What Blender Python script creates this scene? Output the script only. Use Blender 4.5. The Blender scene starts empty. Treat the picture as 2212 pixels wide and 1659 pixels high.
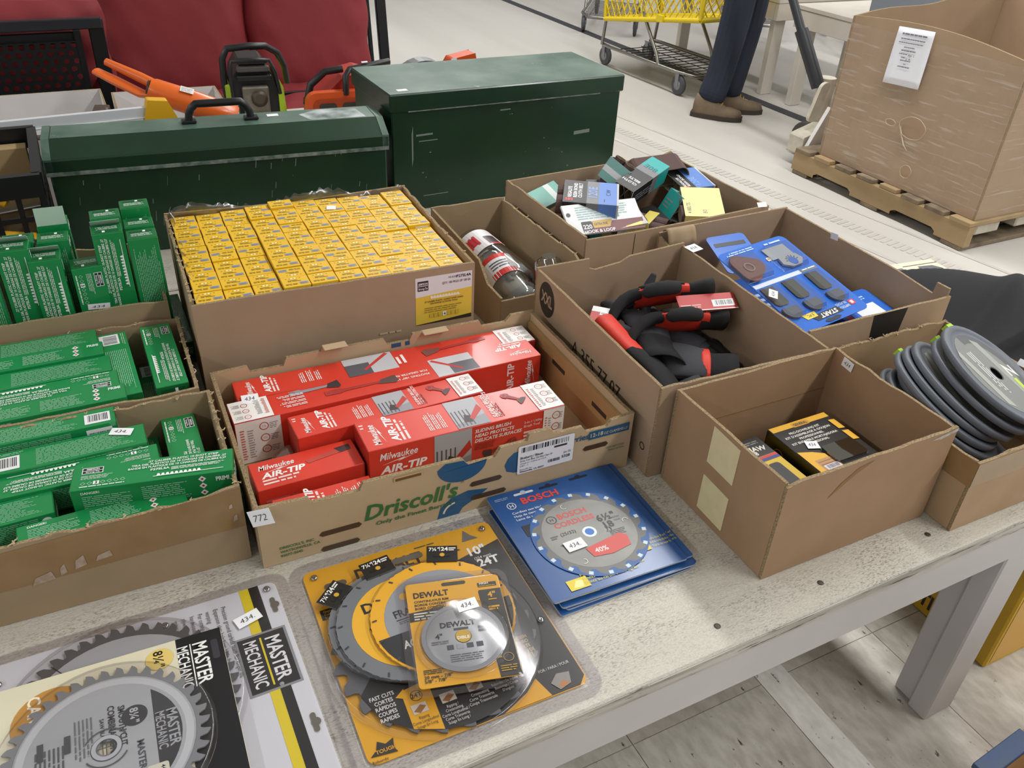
import bpy, math, random
import numpy as np
from mathutils import Matrix, Vector
random.seed(7)
sc = bpy.context.scene
PI = math.pi
TZ = 0.54                       # height of the white display tables (m)

# ------------------------------------------------------------------ camera
cam_d = bpy.data.cameras.new('camera'); cam = bpy.data.objects.new('camera', cam_d)
sc.collection.objects.link(cam)
cam_d.sensor_width = 36.0; cam_d.lens = 1815.94 * 36.0 / 2212.0
cam_d.clip_start = 0.02; cam_d.clip_end = 100
cam.matrix_world = Matrix(((0.889854, 0.216809, -0.401438, -0.175775),
                           (-0.453744, 0.512543, -0.728983, -0.477342),
                           (0.047704, 0.830839, 0.554464, 1.392008),
                           (0, 0, 0, 1)))
sc.camera = cam
# ------------------------------------------------------------------ light
world = bpy.data.worlds.new('store_light'); sc.world = world; world.use_nodes = True
world.node_tree.nodes['Background'].inputs[0].default_value = (0.97, 0.985, 1.0, 1)
world.node_tree.nodes['Background'].inputs[1].default_value = 0.62
def strip_light(x, y, sx, sy, power, z=3.7, col=(1.0, 0.995, 0.985)):
    d = bpy.data.lights.new('tube_light', 'AREA'); d.shape = 'RECTANGLE'
    d.size = sx; d.size_y = sy; d.energy = power; d.color = col
    o = bpy.data.objects.new('tube_light', d); o.location = (x, y, z); sc.collection.objects.link(o)
# ceiling of the hall above the tubes
for lx, pw in ((2.5, 150), (-4.2, 95), (8.0, 150)):        # rows of fluorescent tubes along the hall
    for ly in (-2.6, 1.4, 5.4):
        strip_light(lx, ly, 0.35, 3.4, pw)
sc.view_settings.view_transform = 'Standard'; sc.view_settings.look = 'None'
sc.view_settings.gamma = 1.0; sc.view_settings.use_curve_mapping = False
sc.view_settings.exposure = -0.44
sc.cycles.max_bounces = 5; sc.cycles.diffuse_bounces = 3; sc.cycles.glossy_bounces = 3; sc.cycles.transparent_max_bounces = 14
sc.cycles.adaptive_threshold = 0.04
sc.cycles.use_denoising = True
sc.cycles.caustics_reflective = False; sc.cycles.caustics_refractive = False

# ------------------------------------------------------------------ materials
def lin(h):
    h = h.lstrip('#'); r = []
    for i in (0, 2, 4):
        c = int(h[i:i + 2], 16) / 255
        r.append(c / 12.92 if c <= 0.04045 else ((c + 0.055) / 1.055) ** 2.4)
    return (*r, 1.0)
MATS = {}
def mat(name, hexc, rough=0.6, metal=0.0, noise=None, bump=None, coat=0.0, spec=0.5, stretch=None, wear=None):
    """noise=(scale, hex2, amount)  bump=(scale, strength)  wear=(scale, hex, threshold)"""
    if name in MATS: return MATS[name]
    m = bpy.data.materials.new(name); m.use_nodes = True
    nt = m.node_tree; b = nt.nodes['Principled BSDF']
    b.inputs['Base Color'].default_value = lin(hexc)
    b.inputs['Roughness'].default_value = rough; b.inputs['Metallic'].default_value = metal
    b.inputs['Specular IOR Level'].default_value = spec
    b.inputs['Coat Weight'].default_value = coat; b.inputs['Coat Roughness'].default_value = 0.1
    co = None
    if noise or bump or wear:
        tc = nt.nodes.new('ShaderNodeTexCoord'); mp = nt.nodes.new('ShaderNodeMapping')
        nt.links.new(tc.outputs['Object'], mp.inputs[0])
        if stretch: mp.inputs['Scale'].default_value = stretch
        co = mp.outputs[0]
    col = None
    if noise:
        n = nt.nodes.new('ShaderNodeTexNoise'); n.inputs['Scale'].default_value = noise[0]; n.inputs['Detail'].default_value = 6
        nt.links.new(co, n.inputs['Vector'])
        r = nt.nodes.new('ShaderNodeMapRange'); r.inputs[1].default_value = 0.35; r.inputs[2].default_value = 0.7
        r.inputs[4].default_value = noise[2]; nt.links.new(n.outputs[0], r.inputs[0])
        mx = nt.nodes.new('ShaderNodeMix'); mx.data_type = 'RGBA'
        mx.inputs[6].default_value = lin(hexc); mx.inputs[7].default_value = lin(noise[1])
        nt.links.new(r.outputs[0], mx.inputs[0]); col = mx.outputs[2]
    if wear:
        n = nt.nodes.new('ShaderNodeTexNoise'); n.inputs['Scale'].default_value = wear[0]; n.inputs['Detail'].default_value = 8
        n.inputs['Roughness'].default_value = 0.7
        nt.links.new(co, n.inputs['Vector'])
        r = nt.nodes.new('ShaderNodeMapRange'); r.inputs[1].default_value = wear[2]; r.inputs[2].default_value = wear[2] + 0.05
        nt.links.new(n.outputs[0], r.inputs[0])
        mx = nt.nodes.new('ShaderNodeMix'); mx.data_type = 'RGBA'
        mx.inputs[6].default_value = lin(hexc); mx.inputs[7].default_value = lin(wear[1])
        if col: nt.links.new(col, mx.inputs[6])
        nt.links.new(r.outputs[0], mx.inputs[0]); col = mx.outputs[2]
    if col: nt.links.new(col, b.inputs['Base Color'])
    if bump:
        n = nt.nodes.new('ShaderNodeTexNoise'); n.inputs['Scale'].default_value = bump[0]; n.inputs['Detail'].default_value = 4
        nt.links.new(co, n.inputs['Vector'])
        bp = nt.nodes.new('ShaderNodeBump'); bp.inputs['Strength'].default_value = bump[1]; bp.inputs['Distance'].default_value = 0.01
        nt.links.new(n.outputs[0], bp.inputs['Height']); nt.links.new(bp.outputs[0], b.inputs['Normal'])
    MATS[name] = m
    return m
def ink(h, rough=0.4):
    return mat('print_' + h.lstrip('#') + ('' if rough == 0.4 else '_%d' % (rough * 100)), h, rough)
def clear(name, tint='#ffffff', rough=0.08, amount=0.10, edge=0.55):
    """thin clear film: see-through with a glossy sheen that grows at grazing angles"""
    if name in MATS: return MATS[name]
    m = bpy.data.materials.new(name); m.use_nodes = True; nt = m.node_tree; nt.nodes.clear()
    out = nt.nodes.new('ShaderNodeOutputMaterial'); mx = nt.nodes.new('ShaderNodeMixShader')
    tr = nt.nodes.new('ShaderNodeBsdfTransparent'); tr.inputs[0].default_value = lin(tint)
    gl = nt.nodes.new('ShaderNodeBsdfGlossy'); gl.inputs['Roughness'].default_value = rough
    lw = nt.nodes.new('ShaderNodeLayerWeight'); lw.inputs[0].default_value = 0.35
    mr = nt.nodes.new('ShaderNodeMapRange'); mr.inputs[3].default_value = amount; mr.inputs[4].default_value = edge
    nt.links.new(lw.outputs['Facing'], mr.inputs[0]); nt.links.new(mr.outputs[0], mx.inputs[0])
    nt.links.new(tr.outputs[0], mx.inputs[1]); nt.links.new(gl.outputs[0], mx.inputs[2]); nt.links.new(mx.outputs[0], out.inputs[0])
    MATS[name] = m
    return m
def corrugated():
    """cut edge of corrugated board: fine flutes"""
    if 'card_edge' in MATS: return MATS['card_edge']
    m = mat('card_edge', '#a58f6c', 0.9, noise=(420, '#5f4d35', 0.9)); return m
def wood_paint(name, base, dark, scale, thr, rough=0.65, stretch=(1, 1, 1)):
    """white paint worn into the grain: speckled dirt and scuffs"""
    if name in MATS: return MATS[name]
    m = bpy.data.materials.new(name); m.use_nodes = True; nt = m.node_tree; b = nt.nodes['Principled BSDF']; b.inputs['Roughness'].default_value = rough
    tc = nt.nodes.new('ShaderNodeTexCoord'); mp = nt.nodes.new('ShaderNodeMapping'); mp.inputs['Scale'].default_value = stretch; nt.links.new(tc.outputs['Object'], mp.inputs[0])
    def nz(sc_, det, lo, hi, amt, v=None):
        n = nt.nodes.new('ShaderNodeTexNoise'); n.inputs['Scale'].default_value = sc_; n.inputs['Detail'].default_value = det; n.inputs['Roughness'].default_value = 0.65
        nt.links.new(mp.outputs[0] if v is None else v, n.inputs['Vector'])
        r = nt.nodes.new('ShaderNodeMapRange'); r.inputs[1].default_value = lo; r.inputs[2].default_value = hi; r.inputs[4].default_value = amt; nt.links.new(n.outputs[0], r.inputs[0]); return r.outputs[0]
    def mix(f, c1, c2):
        x = nt.nodes.new('ShaderNodeMix'); x.data_type = 'RGBA'; nt.links.new(f, x.inputs[0])
        for k, c in ((6, c1), (7, c2)):
            if isinstance(c, str): x.inputs[k].default_value = lin(c)
            else: nt.links.new(c, x.inputs[k])
        return x.outputs[2]
    def mul(p, q):
        x = nt.nodes.new('ShaderNodeMath'); x.operation = 'MULTIPLY'; nt.links.new(p, x.inputs[0]); nt.links.new(q, x.inputs[1]); return x.outputs[0]
    c = mix(nz(3.0, 4, .35, .7, .55), base, '#b9b4a9')
    c = mix(nz(scale * 16, 6, .46, .70, .60), c, dark)                    # fine grain showing through
    c = mix(mul(nz(7, 5, .42, .62, 1.0), nz(scale * 9, 8, .50, .62, .80)), c, '#726b60')   # dirt in worn patches
    nt.links.new(c, b.inputs['Base Color'])
    n = nt.nodes.new('ShaderNodeTexNoise'); n.inputs['Scale'].default_value = 160; nt.links.new(mp.outputs[0], n.inputs['Vector'])
    bp = nt.nodes.new('ShaderNodeBump'); bp.inputs['Strength'].default_value = .25; bp.inputs['Distance'].default_value = .004; nt.links.new(n.outputs[0], bp.inputs['Height']); nt.links.new(bp.outputs[0], b.inputs['Normal'])
    MATS[name] = m
    return m

# ------------------------------------------------------------------ mesh builder
class MB:
    def __init__(s): s.v = []; s.f = []; s.m = []; s.sm = []
    def add(s, vs, fs, m=0, smooth=False):
        b = len(s.v); s.v += [tuple(p) for p in vs]
        for f in fs:
            s.f.append([b + i for i in f]); s.m.append(m); s.sm.append(smooth)
        return s
    def quad(s, *p, m=0): return s.add(p, [list(range(len(p)))], m)
    def box(s, lo, hi, m=0, M=None):
        (a, b, c), (d, e, f) = lo, hi
        vs = [(a, b, c), (d, b, c), (d, e, c), (a, e, c), (a, b, f), (d, b, f), (d, e, f), (a, e, f)]
        if M is not None: vs = [M @ Vector(p) for p in vs]
        return s.add(vs, [(0, 3, 2, 1), (4, 5, 6, 7), (0, 1, 5, 4), (1, 2, 6, 5), (2, 3, 7, 6), (3, 0, 4, 7)], m)
    def prism(s, poly, z0, z1, m=0, fn=None, side=None, smooth=False):
        """poly in 2-D counter-clockwise, raised from z0 to z1; fn maps (a,b,c) to 3-D"""
        fn = fn or (lambda a, b, c: (a, b, c)); n = len(poly)
        vs = [fn(a, b, z0) for a, b in poly] + [fn(a, b, z1) for a, b in poly]
        s.add(vs, [list(range(n - 1, -1, -1)), list(range(n, 2 * n))], m)
        s.add(vs, [(i, (i + 1) % n, n + (i + 1) % n, n + i) for i in range(n)], m if side is None else side, smooth)
        return s
    def ringprism(s, outer, inner, z0, z1, m=0, side=None):
        """outer and inner polygons with the same number of points"""
        n = len(outer)
        vs = [(a, b, z) for z in (z0, z1) for P in (outer, inner) for a, b in P]
        o0, i0, o1, i1 = 0, n, 2 * n, 3 * n
        for i in range(n):
            j = (i + 1) % n
            s_ = [(o1 + i, o1 + j, i1 + j, i1 + i), (o0 + j, o0 + i, i0 + i, i0 + j)]
            s.add([], [], m)
            if i == 0: base = len(s.v); s.v += vs
            for f in s_: s.f.append([base + k for k in f]); s.m.append(m); s.sm.append(False)
            for f in [(o0 + i, o0 + j, o1 + j, o1 + i), (i0 + j, i0 + i, i1 + i, i1 + j)]:
                s.f.append([base + k for k in f]); s.m.append(m if side is None else side); s.sm.append(False)
        return s
    def tube(s, path, r, n=8, m=0, closed=False, caps=True, flat=1.0):
        P = [Vector(p) for p in path]; k = len(P); R = r if isinstance(r, (list, tuple)) else [r] * k
        vs = []; prev = None
        for i in range(k):
            a = P[i - 1] if (i or closed) else P[0]; b = P[(i + 1) % k] if (i < k - 1 or closed) else P[-1]
            t = (b - a).normalized()
            if prev is None:
                prev = t.cross(Vector((0, 0, 1)))
                if prev.length < 0.05: prev = t.cross(Vector((1, 0, 0)))
            u = (prev - t * prev.dot(t)).normalized(); w = t.cross(u); prev = u
            for j in range(n):
                an = 2 * PI * j / n
                vs.append(P[i] + (u * math.cos(an) + w * math.sin(an) * flat) * R[i])
        fs = []
        for i in range(k if closed else k - 1):
            for j in range(n):
                i2 = (i + 1) % k; fs.append((i * n + j, i * n + (j + 1) % n, i2 * n + (j + 1) % n, i2 * n + j))
        s.add(vs, fs, m, True)
        if caps and not closed:
            s.add(vs[:n], [list(range(n - 1, -1, -1))], m); s.add(vs[-n:], [list(range(n))], m)
        return s
    def lathe(s, prof, n=20, m=0, M=None, smooth=True, cap=True):
        vs = []
        for r, z in prof:
            for j in range(n):
                a = 2 * PI * j / n; p = Vector((r * math.cos(a), r * math.sin(a), z)); vs.append(M @ p if M is not None else p)
        fs = [(i * n + j, i * n + (j + 1) % n, (i + 1) * n + (j + 1) % n, (i + 1) * n + j) for i in range(len(prof) - 1) for j in range(n)]
        s.add(vs, fs, m, smooth)
        if cap:
            s.add(vs[:n], [list(range(n - 1, -1, -1))], m); s.add(vs[-n:], [list(range(n))], m)
        return s
    def grid(s, fn, nu, nv, m=0, smooth=True):
        vs = [fn(i / nu, j / nv) for j in range(nv + 1) for i in range(nu + 1)]
        fs = [(j * (nu + 1) + i, j * (nu + 1) + i + 1, (j + 1) * (nu + 1) + i + 1, (j + 1) * (nu + 1) + i) for j in range(nv) for i in range(nu)]
        return s.add(vs, fs, m, smooth)
    def ball(s, c, r, n=12, m=0, M=None):
        rx, ry, rz = r if isinstance(r, (list, tuple)) else (r, r, r)
        T = Matrix.Translation(c) @ Matrix.Diagonal((rx, ry, rz, 1))
        if M is not None: T = M @ T
        pr = [(max(0.001, math.sin(PI * i / 8)), -math.cos(PI * i / 8)) for i in range(9)]
        return s.lathe(pr, n, m, T)
    def mesh(s, name, mats):
        me = bpy.data.meshes.new(name); me.from_pydata(s.v, [], s.f)
        for q in mats: me.materials.append(q)
        me.polygons.foreach_set('material_index', s.m)
        me.polygons.foreach_set('use_smooth', s.sm); me.update()
        return me
    def pieces(s):
        """pieces that stand apart from one another: a list of builders"""
        n = len(s.v)
        if n < 6 or len(s.f) < 2 or len(s.f) > 9000: return [s]
        root = np.arange(n)
        def find(i):
            while root[i] != i: root[i] = root[root[i]]; i = root[i]
            return i
        for f in s.f:
            a0 = find(f[0])
            for q in f[1:]: root[find(q)] = a0
        lab = np.array([find(i) for i in range(n)]); ids, isl = np.unique(lab, return_inverse=True); k = len(ids)
        if k == 1 or k > 1500: return [s]
        P = np.array([tuple(p) for p in s.v]); lo = np.full((k, 3), np.inf); hi = np.full((k, 3), -np.inf)
        np.minimum.at(lo, isl, P); np.maximum.at(hi, isl, P); size = (hi - lo).max(axis=1)
        gap = np.maximum(0.0, np.maximum(lo[:, None, :] - hi[None, :, :], lo[None, :, :] - hi[:, None, :]))
        near = np.sqrt((gap ** 2).sum(axis=2)) <= np.maximum(0.0195, 0.48 * np.maximum(size[:, None], size[None, :]))
        pc = -np.ones(k, int); c = 0
        for i in range(k):
            if pc[i] >= 0: continue
            st = [i]; pc[i] = c
            while st:
                q = st.pop(); nb = np.nonzero(near[q] & (pc < 0))[0]; pc[nb] = c; st.extend(nb.tolist())
            c += 1
        if c == 1: return [s]
        out = []
        for g in range(c):
            b = MB(); mp = {}
            for f, m_, sm_ in zip(s.f, s.m, s.sm):
                if pc[isl[f[0]]] != g: continue
                for q in f:
                    if q not in mp: mp[q] = len(b.v); b.v.append(s.v[q])
                b.f.append([mp[q] for q in f]); b.m.append(m_); b.sm.append(sm_)
            out.append(b)
        return out
    def build(s, name, mats, parent=None, bevel=0, seg=1, subsurf=0, solid=0, smooth=False, split=True):
        if not isinstance(mats, (list, tuple)): mats = [mats]
        if split:
            pcs = s.pieces()
            if len(pcs) > 1: return [q.build(name, mats, parent, bevel, seg, subsurf, solid, smooth, False) for q in pcs][0]
        me = s.mesh(name, mats)
        if smooth: me.polygons.foreach_set('use_smooth', [True] * len(me.polygons))
        o = bpy.data.objects.new(name, me); sc.collection.objects.link(o)
        if parent is not None: o.parent = parent
        if solid:
            q = o.modifiers.new('thickness', 'SOLIDIFY'); q.thickness = solid; q.offset = 0
        if bevel:
            q = o.modifiers.new('bevel', 'BEVEL'); q.width = bevel; q.segments = seg; q.limit_method = 'ANGLE'; q.angle_limit = 0.6
        if subsurf:
            q = o.modifiers.new('subsurf', 'SUBSURF'); q.levels = q.render_levels = subsurf
        return o
def tag(o, label=None, cat=None, group=None, kind=None):
    if label: o['label'] = label
    if cat: o['category'] = cat
    if group: o['group'] = group
    if kind: o['kind'] = kind
    return o
def thing(name, label, cat, loc=(0, 0, 0), rotz=0.0, group=None, M=None):
    o = bpy.data.objects.new(name, None); sc.collection.objects.link(o); o.empty_display_size = 0.05
    if M is not None: o.matrix_world = M
    else: o.location = loc; o.rotation_euler = (0, 0, rotz)
    return tag(o, label, cat, group)
def frame(origin, xdir, up=(0, 0, 1)):
    """matrix with local x along xdir, local z as near to `up` as it can be"""
    X = Vector(xdir).normalized(); Z = Vector(up); Z = (Z - X * Z.dot(X)).normalized(); Y = Z.cross(X)
    return Matrix(((X.x, Y.x, Z.x, origin[0]), (X.y, Y.y, Z.y, origin[1]), (X.z, Y.z, Z.z, origin[2]), (0, 0, 0, 1)))
def copy_thing(root, label, M=None, group=None):
    """a copy of a thing with copies of its parts and sub-parts (mesh data shared)"""
    def cp(o, par):
        c = o.copy(); sc.collection.objects.link(c)
        if par is not None: c.parent = par; c.matrix_parent_inverse = o.matrix_parent_inverse.copy()
        for ch in o.children: cp(ch, c)
        return c
    c = cp(root, None)
    if M is not None: c.matrix_world = M
    c['label'] = label
    if group: c['group'] = group
    return c

# ------------------------------------------------------------------ flat print (lettering, pictograms) on a surface
_glyph = {}
def glyphs(txt, bold=0.0, shear=0.0, font=None):
    k = (txt, bold, shear)
    if k not in _glyph:
        cu = bpy.data.curves.new('t', 'FONT'); cu.body = txt; cu.offset = bold; cu.shear = shear; cu.resolution_u = 2
        ob = bpy.data.objects.new('t', cu); sc.collection.objects.link(ob)
        me = bpy.data.meshes.new_from_object(ob)
        vs = [(v.co.x, v.co.y) for v in me.vertices]; fs = [list(p.vertices) for p in me.polygons]
        bpy.data.objects.remove(ob); bpy.data.curves.remove(cu); bpy.data.meshes.remove(me)
        xs = [p[0] for p in vs] or [0]
        _glyph[k] = (vs, fs, min(xs), max(xs))
    return _glyph[k]
CAP = 0.70                                           # cap height of the built-in face at size 1
class Art:
    """print laid on a face: o = origin, U right, V up (3-D vectors, local); each shape a hair above the last"""
    def __init__(s, o, U, V, lift=0.0004, step=0.00006):
        s.o = Vector(o); s.U = Vector(U).normalized(); s.V = Vector(V).normalized(); s.N = s.U.cross(s.V)
        s.k = 0; s.lift = lift; s.step = step; s.mb = MB(); s.mats = []; s.fn = None
    def _p(s, u, v): 
        h = s.lift + s.k * s.step
        if s.fn: return s.fn(u, v, h)
        return s.o + s.U * u + s.V * v + s.N * h
    def _m(s, h, rough=0.4):
        q = h if not isinstance(h, str) else ink(h, rough)
        if q not in s.mats: s.mats.append(q)
        return s.mats.index(q)
    def poly(s, pts, c, hold=False):
        s.mb.add([s._p(u, v) for u, v in pts], [list(range(len(pts)))], s._m(c))
        if not hold: s.k += 1
        return s
    def rect(s, u, v, w, h, c, rot=0, hold=False):
        ca, sa = math.cos(rot), math.sin(rot)
        return s.poly([(u + a * ca - b * sa, v + a * sa + b * ca) for a, b in ((0, 0), (w, 0), (w, h), (0, h))], c, hold)
    def rrect(s, u, v, w, h, r, c):
        pts = []
        for cx, cy, a0 in ((u + w - r, v + r, -90), (u + w - r, v + h - r, 0), (u + r, v + h - r, 90), (u + r, v + r, 180)):
            for i in range(5):
                a = math.radians(a0 + i * 22.5); pts.append((cx + r * math.cos(a), cy + r * math.sin(a)))
        return s.poly(pts, c)
    def disc(s, u, v, r, c, n=24, ry=None):
        ry = ry or r
        return s.poly([(u + r * math.cos(2 * PI * i / n), v + ry * math.sin(2 * PI * i / n)) for i in range(n)], c)
    def ring(s, u, v, r0, r1, c, a0=0, a1=360, n=28):
        mi = s._m(c)
        for i in range(n):
            a = math.radians(a0 + (a1 - a0) * i / n); b = math.radians(a0 + (a1 - a0) * (i + 1) / n)
            s.mb.add([s._p(u + r * math.cos(t), v + r * math.sin(t)) for r, t in ((r0, a), (r1, a), (r1, b), (r0, b))], [(0, 1, 2, 3)], mi)
        s.k += 1
        return s
    def text(s, t, u, v, size, c, align='l', shear=0.0, bold=0.0, rot=0.0, width=None, sx=1.0):
        vs, fs, x0, x1 = glyphs(t, bold, shear)
        k = size / CAP; kx = k * sx
        if width: kx = width / max(1e-6, x1 - x0)
        off = {'l': -x0, 'c': -(x0 + x1) / 2, 'r': -x1}[align]
        ca, sa = math.cos(rot), math.sin(rot)
        q = [((x + off) * kx, y * k) for x, y in vs]
        s.mb.add([s._p(u + a * ca - b * sa, v + a * sa + b * ca) for a, b in q], fs, s._m(c)); s.k += 1
        return s
    def lines(s, u, v, w, h, n, c, rot=0.0, fill=0.5, seed=1, ragged=0.25):
        """n rows of print too small to read, as short bars; (u,v) is the lower left corner"""
        rd = random.Random(seed); mi = s._m(c); ca, sa = math.cos(rot), math.sin(rot); rh = h / n
        for i in range(n):
            x = 0.0; y = h - (i + 1) * rh; end = w * (1 - rd.random() * ragged)
            while x < end:
                L = min(end - x, rh * (1.2 + rd.random() * 3.5))
                s.mb.add([s._p(u + a * ca - b * sa, v + a * sa + b * ca) for a, b in ((x, y), (x + L, y), (x + L, y + rh * fill), (x, y + rh * fill))], [(0, 1, 2, 3)], mi)
                x += L + rh * 0.45
        s.k += 1
        return s
    def barcode(s, u, v, w, h, rot=0.0, white='#e9e9ea', seed=3, black='#1b1b1d', pad=0.12):
        ca, sa = math.cos(rot), math.sin(rot)
        T = lambda a, b: (u + a * ca - b * sa, v + a * sa + b * ca)
        if white: s.poly([T(0, 0), T(w, 0), T(w, h), T(0, h)], white)
        rd = random.Random(seed); x = w * pad; mi = s._m(black)
        while x < w * (1 - pad):
            b = w * rd.choice((0.012, 0.012, 0.024, 0.036)); g = w * rd.choice((0.014, 0.014, 0.026))
            s.mb.add([s._p(*T(*q)) for q in ((x, h * 0.2), (x + b, h * 0.2), (x + b, h * 0.9), (x, h * 0.9))], [(0, 1, 2, 3)], mi); x += b + g
        s.k += 1
        return s
    def build(s, parent, name='lettering'):
        return s.mb.build(name, s.mats, parent)
def sticker(parent, o, U, V, w, h, txt='434.', lift=0.001, bend=0.0):
    """small white price sticker with a handwritten number"""
    a = Art(o, U, V, lift)
    U_, V_, N_ = a.U, a.V, a.N
    mb = MB(); O = Vector(o)
    def P(u, v, z): return O + U_ * u + V_ * v + N_ * z
    mb.add([P(0, 0, lift), P(w, 0, lift), P(w, h, lift + bend), P(0, h, lift + bend), P(0, 0, lift - 0.0003), P(w, 0, lift - 0.0003), P(w, h, lift + bend - 0.0003), P(0, h, lift + bend - 0.0003)],
           [(0, 1, 2, 3), (7, 6, 5, 4), (0, 4, 5, 1), (1, 5, 6, 2), (2, 6, 7, 3), (3, 7, 4, 0)])
    st = mb.build('price_sticker', mat('sticker_paper', '#eeeef0', 0.5), parent)
    if txt:
        a.lift = lift + 0.0003; b = bend
        a.fn = lambda u, v, hh: P(u, v, hh + b * v / h)
        a.text(txt, w * 0.18, h * 0.3, h * 0.42, '#33343a', shear=0.15, bold=-0.008, width=w * 0.58)
        a.build(st, 'handwriting')
    return st
def rpoly(u, v, w, h, r, n=4):
    pts = []
    for cx, cy, a0 in ((u + w - r, v + r, -90), (u + w - r, v + h - r, 0), (u + r, v + h - r, 90), (u + r, v + r, 180)):
        for i in range(n + 1):
            a = math.radians(a0 + i * 90 / n); pts.append((cx + r * math.cos(a), cy + r * math.sin(a)))
    return pts
def circ(r, n, cx=0, cy=0, a0=0): return [(cx + r * math.cos(a0 + 2 * PI * i / n), cy + r * math.sin(a0 + 2 * PI * i / n)) for i in range(n)]

# ================================================================== the hall: floor
fl = MB().quad((-9, -6, 0), (16, -6, 0), (16, 18, 0), (-9, 18, 0))
floor = tag(fl.build('floor', mat('hall_floor', '#c9c5be', 0.42, noise=(2.2, '#b2ada6', 0.75), wear=(9, '#928d87', 0.69), stretch=(1.0, 0.10, 1))), kind='structure')
cl = MB().quad((-9, 18, 4.2), (16, 18, 4.2), (16, -6, 4.2), (-9, -6, 4.2))
tag(cl.build('ceiling', mat('ceiling_white', '#d9d9d6', 0.8)), kind='structure')
# vinyl tiles near the tables, each its own piece
m_tile = mat('vinyl_tile', '#ccc7bd', 0.4, noise=(60, '#aba59b', 0.8), wear=(64, '#3a3431', 0.63), stretch=(1, 0.45, 1))
m_tile2 = mat('vinyl_tile_grey', '#c3bdb3', 0.4, noise=(55, '#a29b92', 0.8), wear=(70, '#3a3431', 0.628), stretch=(1, 0.45, 1))
tile_me = [MB().box((0.0008, 0.0008, 0.0), (0.304, 0.304, 0.0025)).mesh('floor_tile', [q]) for q in (m_tile, m_tile2)]
for i in range(9):
    for j in range(-3, 5):
        o = bpy.data.objects.new('floor_tile', tile_me[(i * 3 + j * 5) % 7 == 0]); sc.collection.objects.link(o)
        o.parent = floor; o.location = (-0.42 + i * 0.305, j * 0.305 - 0.10, 0)
s = MB().box((0.80, -0.9, 0.0026), (0.868, 1.1, 0.0034))  # paler strip with the same speckle as the tiles
s.build('pale_stripe', mat('stripe_white', '#eeebe5', 0.4, noise=(60, '#d5d1c9', 0.8), wear=(64, '#4a4440', 0.635), stretch=(1, 0.45, 1)), floor)
# black joint line across the hall, painted patch beyond it, tyre marks
s = MB().box((3.70, -4, 0.0), (3.78, 16, 0.003)); s.build('floor_line', mat('line_black', '#34343a', 0.6), floor)
tm = MB()
def track(p0, p1, w, n, gap=0.55):
    a = Vector((p0[0], p0[1], 0)); b = Vector((p1[0], p1[1], 0)); d = (b - a) / n; q = Vector((-d.y, d.x, 0)).normalized() * w / 2
    for i in range(n):
        c = a + d * i; e = c + d * gap
        tm.add([(c - q) + Vector((0, 0, .0012)), (e - q) + Vector((0, 0, .0012)), (e + q) + Vector((0, 0, .0012)), (c + q) + Vector((0, 0, .0012))], [(0, 1, 2, 3)])
track((2.42, 4.2), (2.86, 1.25), 0.07, 95)
track((2.30, 4.2), (2.70, 1.25), 0.025, 1, 1.0)
track((2.60, 4.2), (3.02, 1.25), 0.02, 1, 1.0)
tm.build('tyre_mark', mat('tyre_grey', '#b5b0a8', 0.5, noise=(6, '#c6c1ba', 1.0)), floor)

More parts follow.
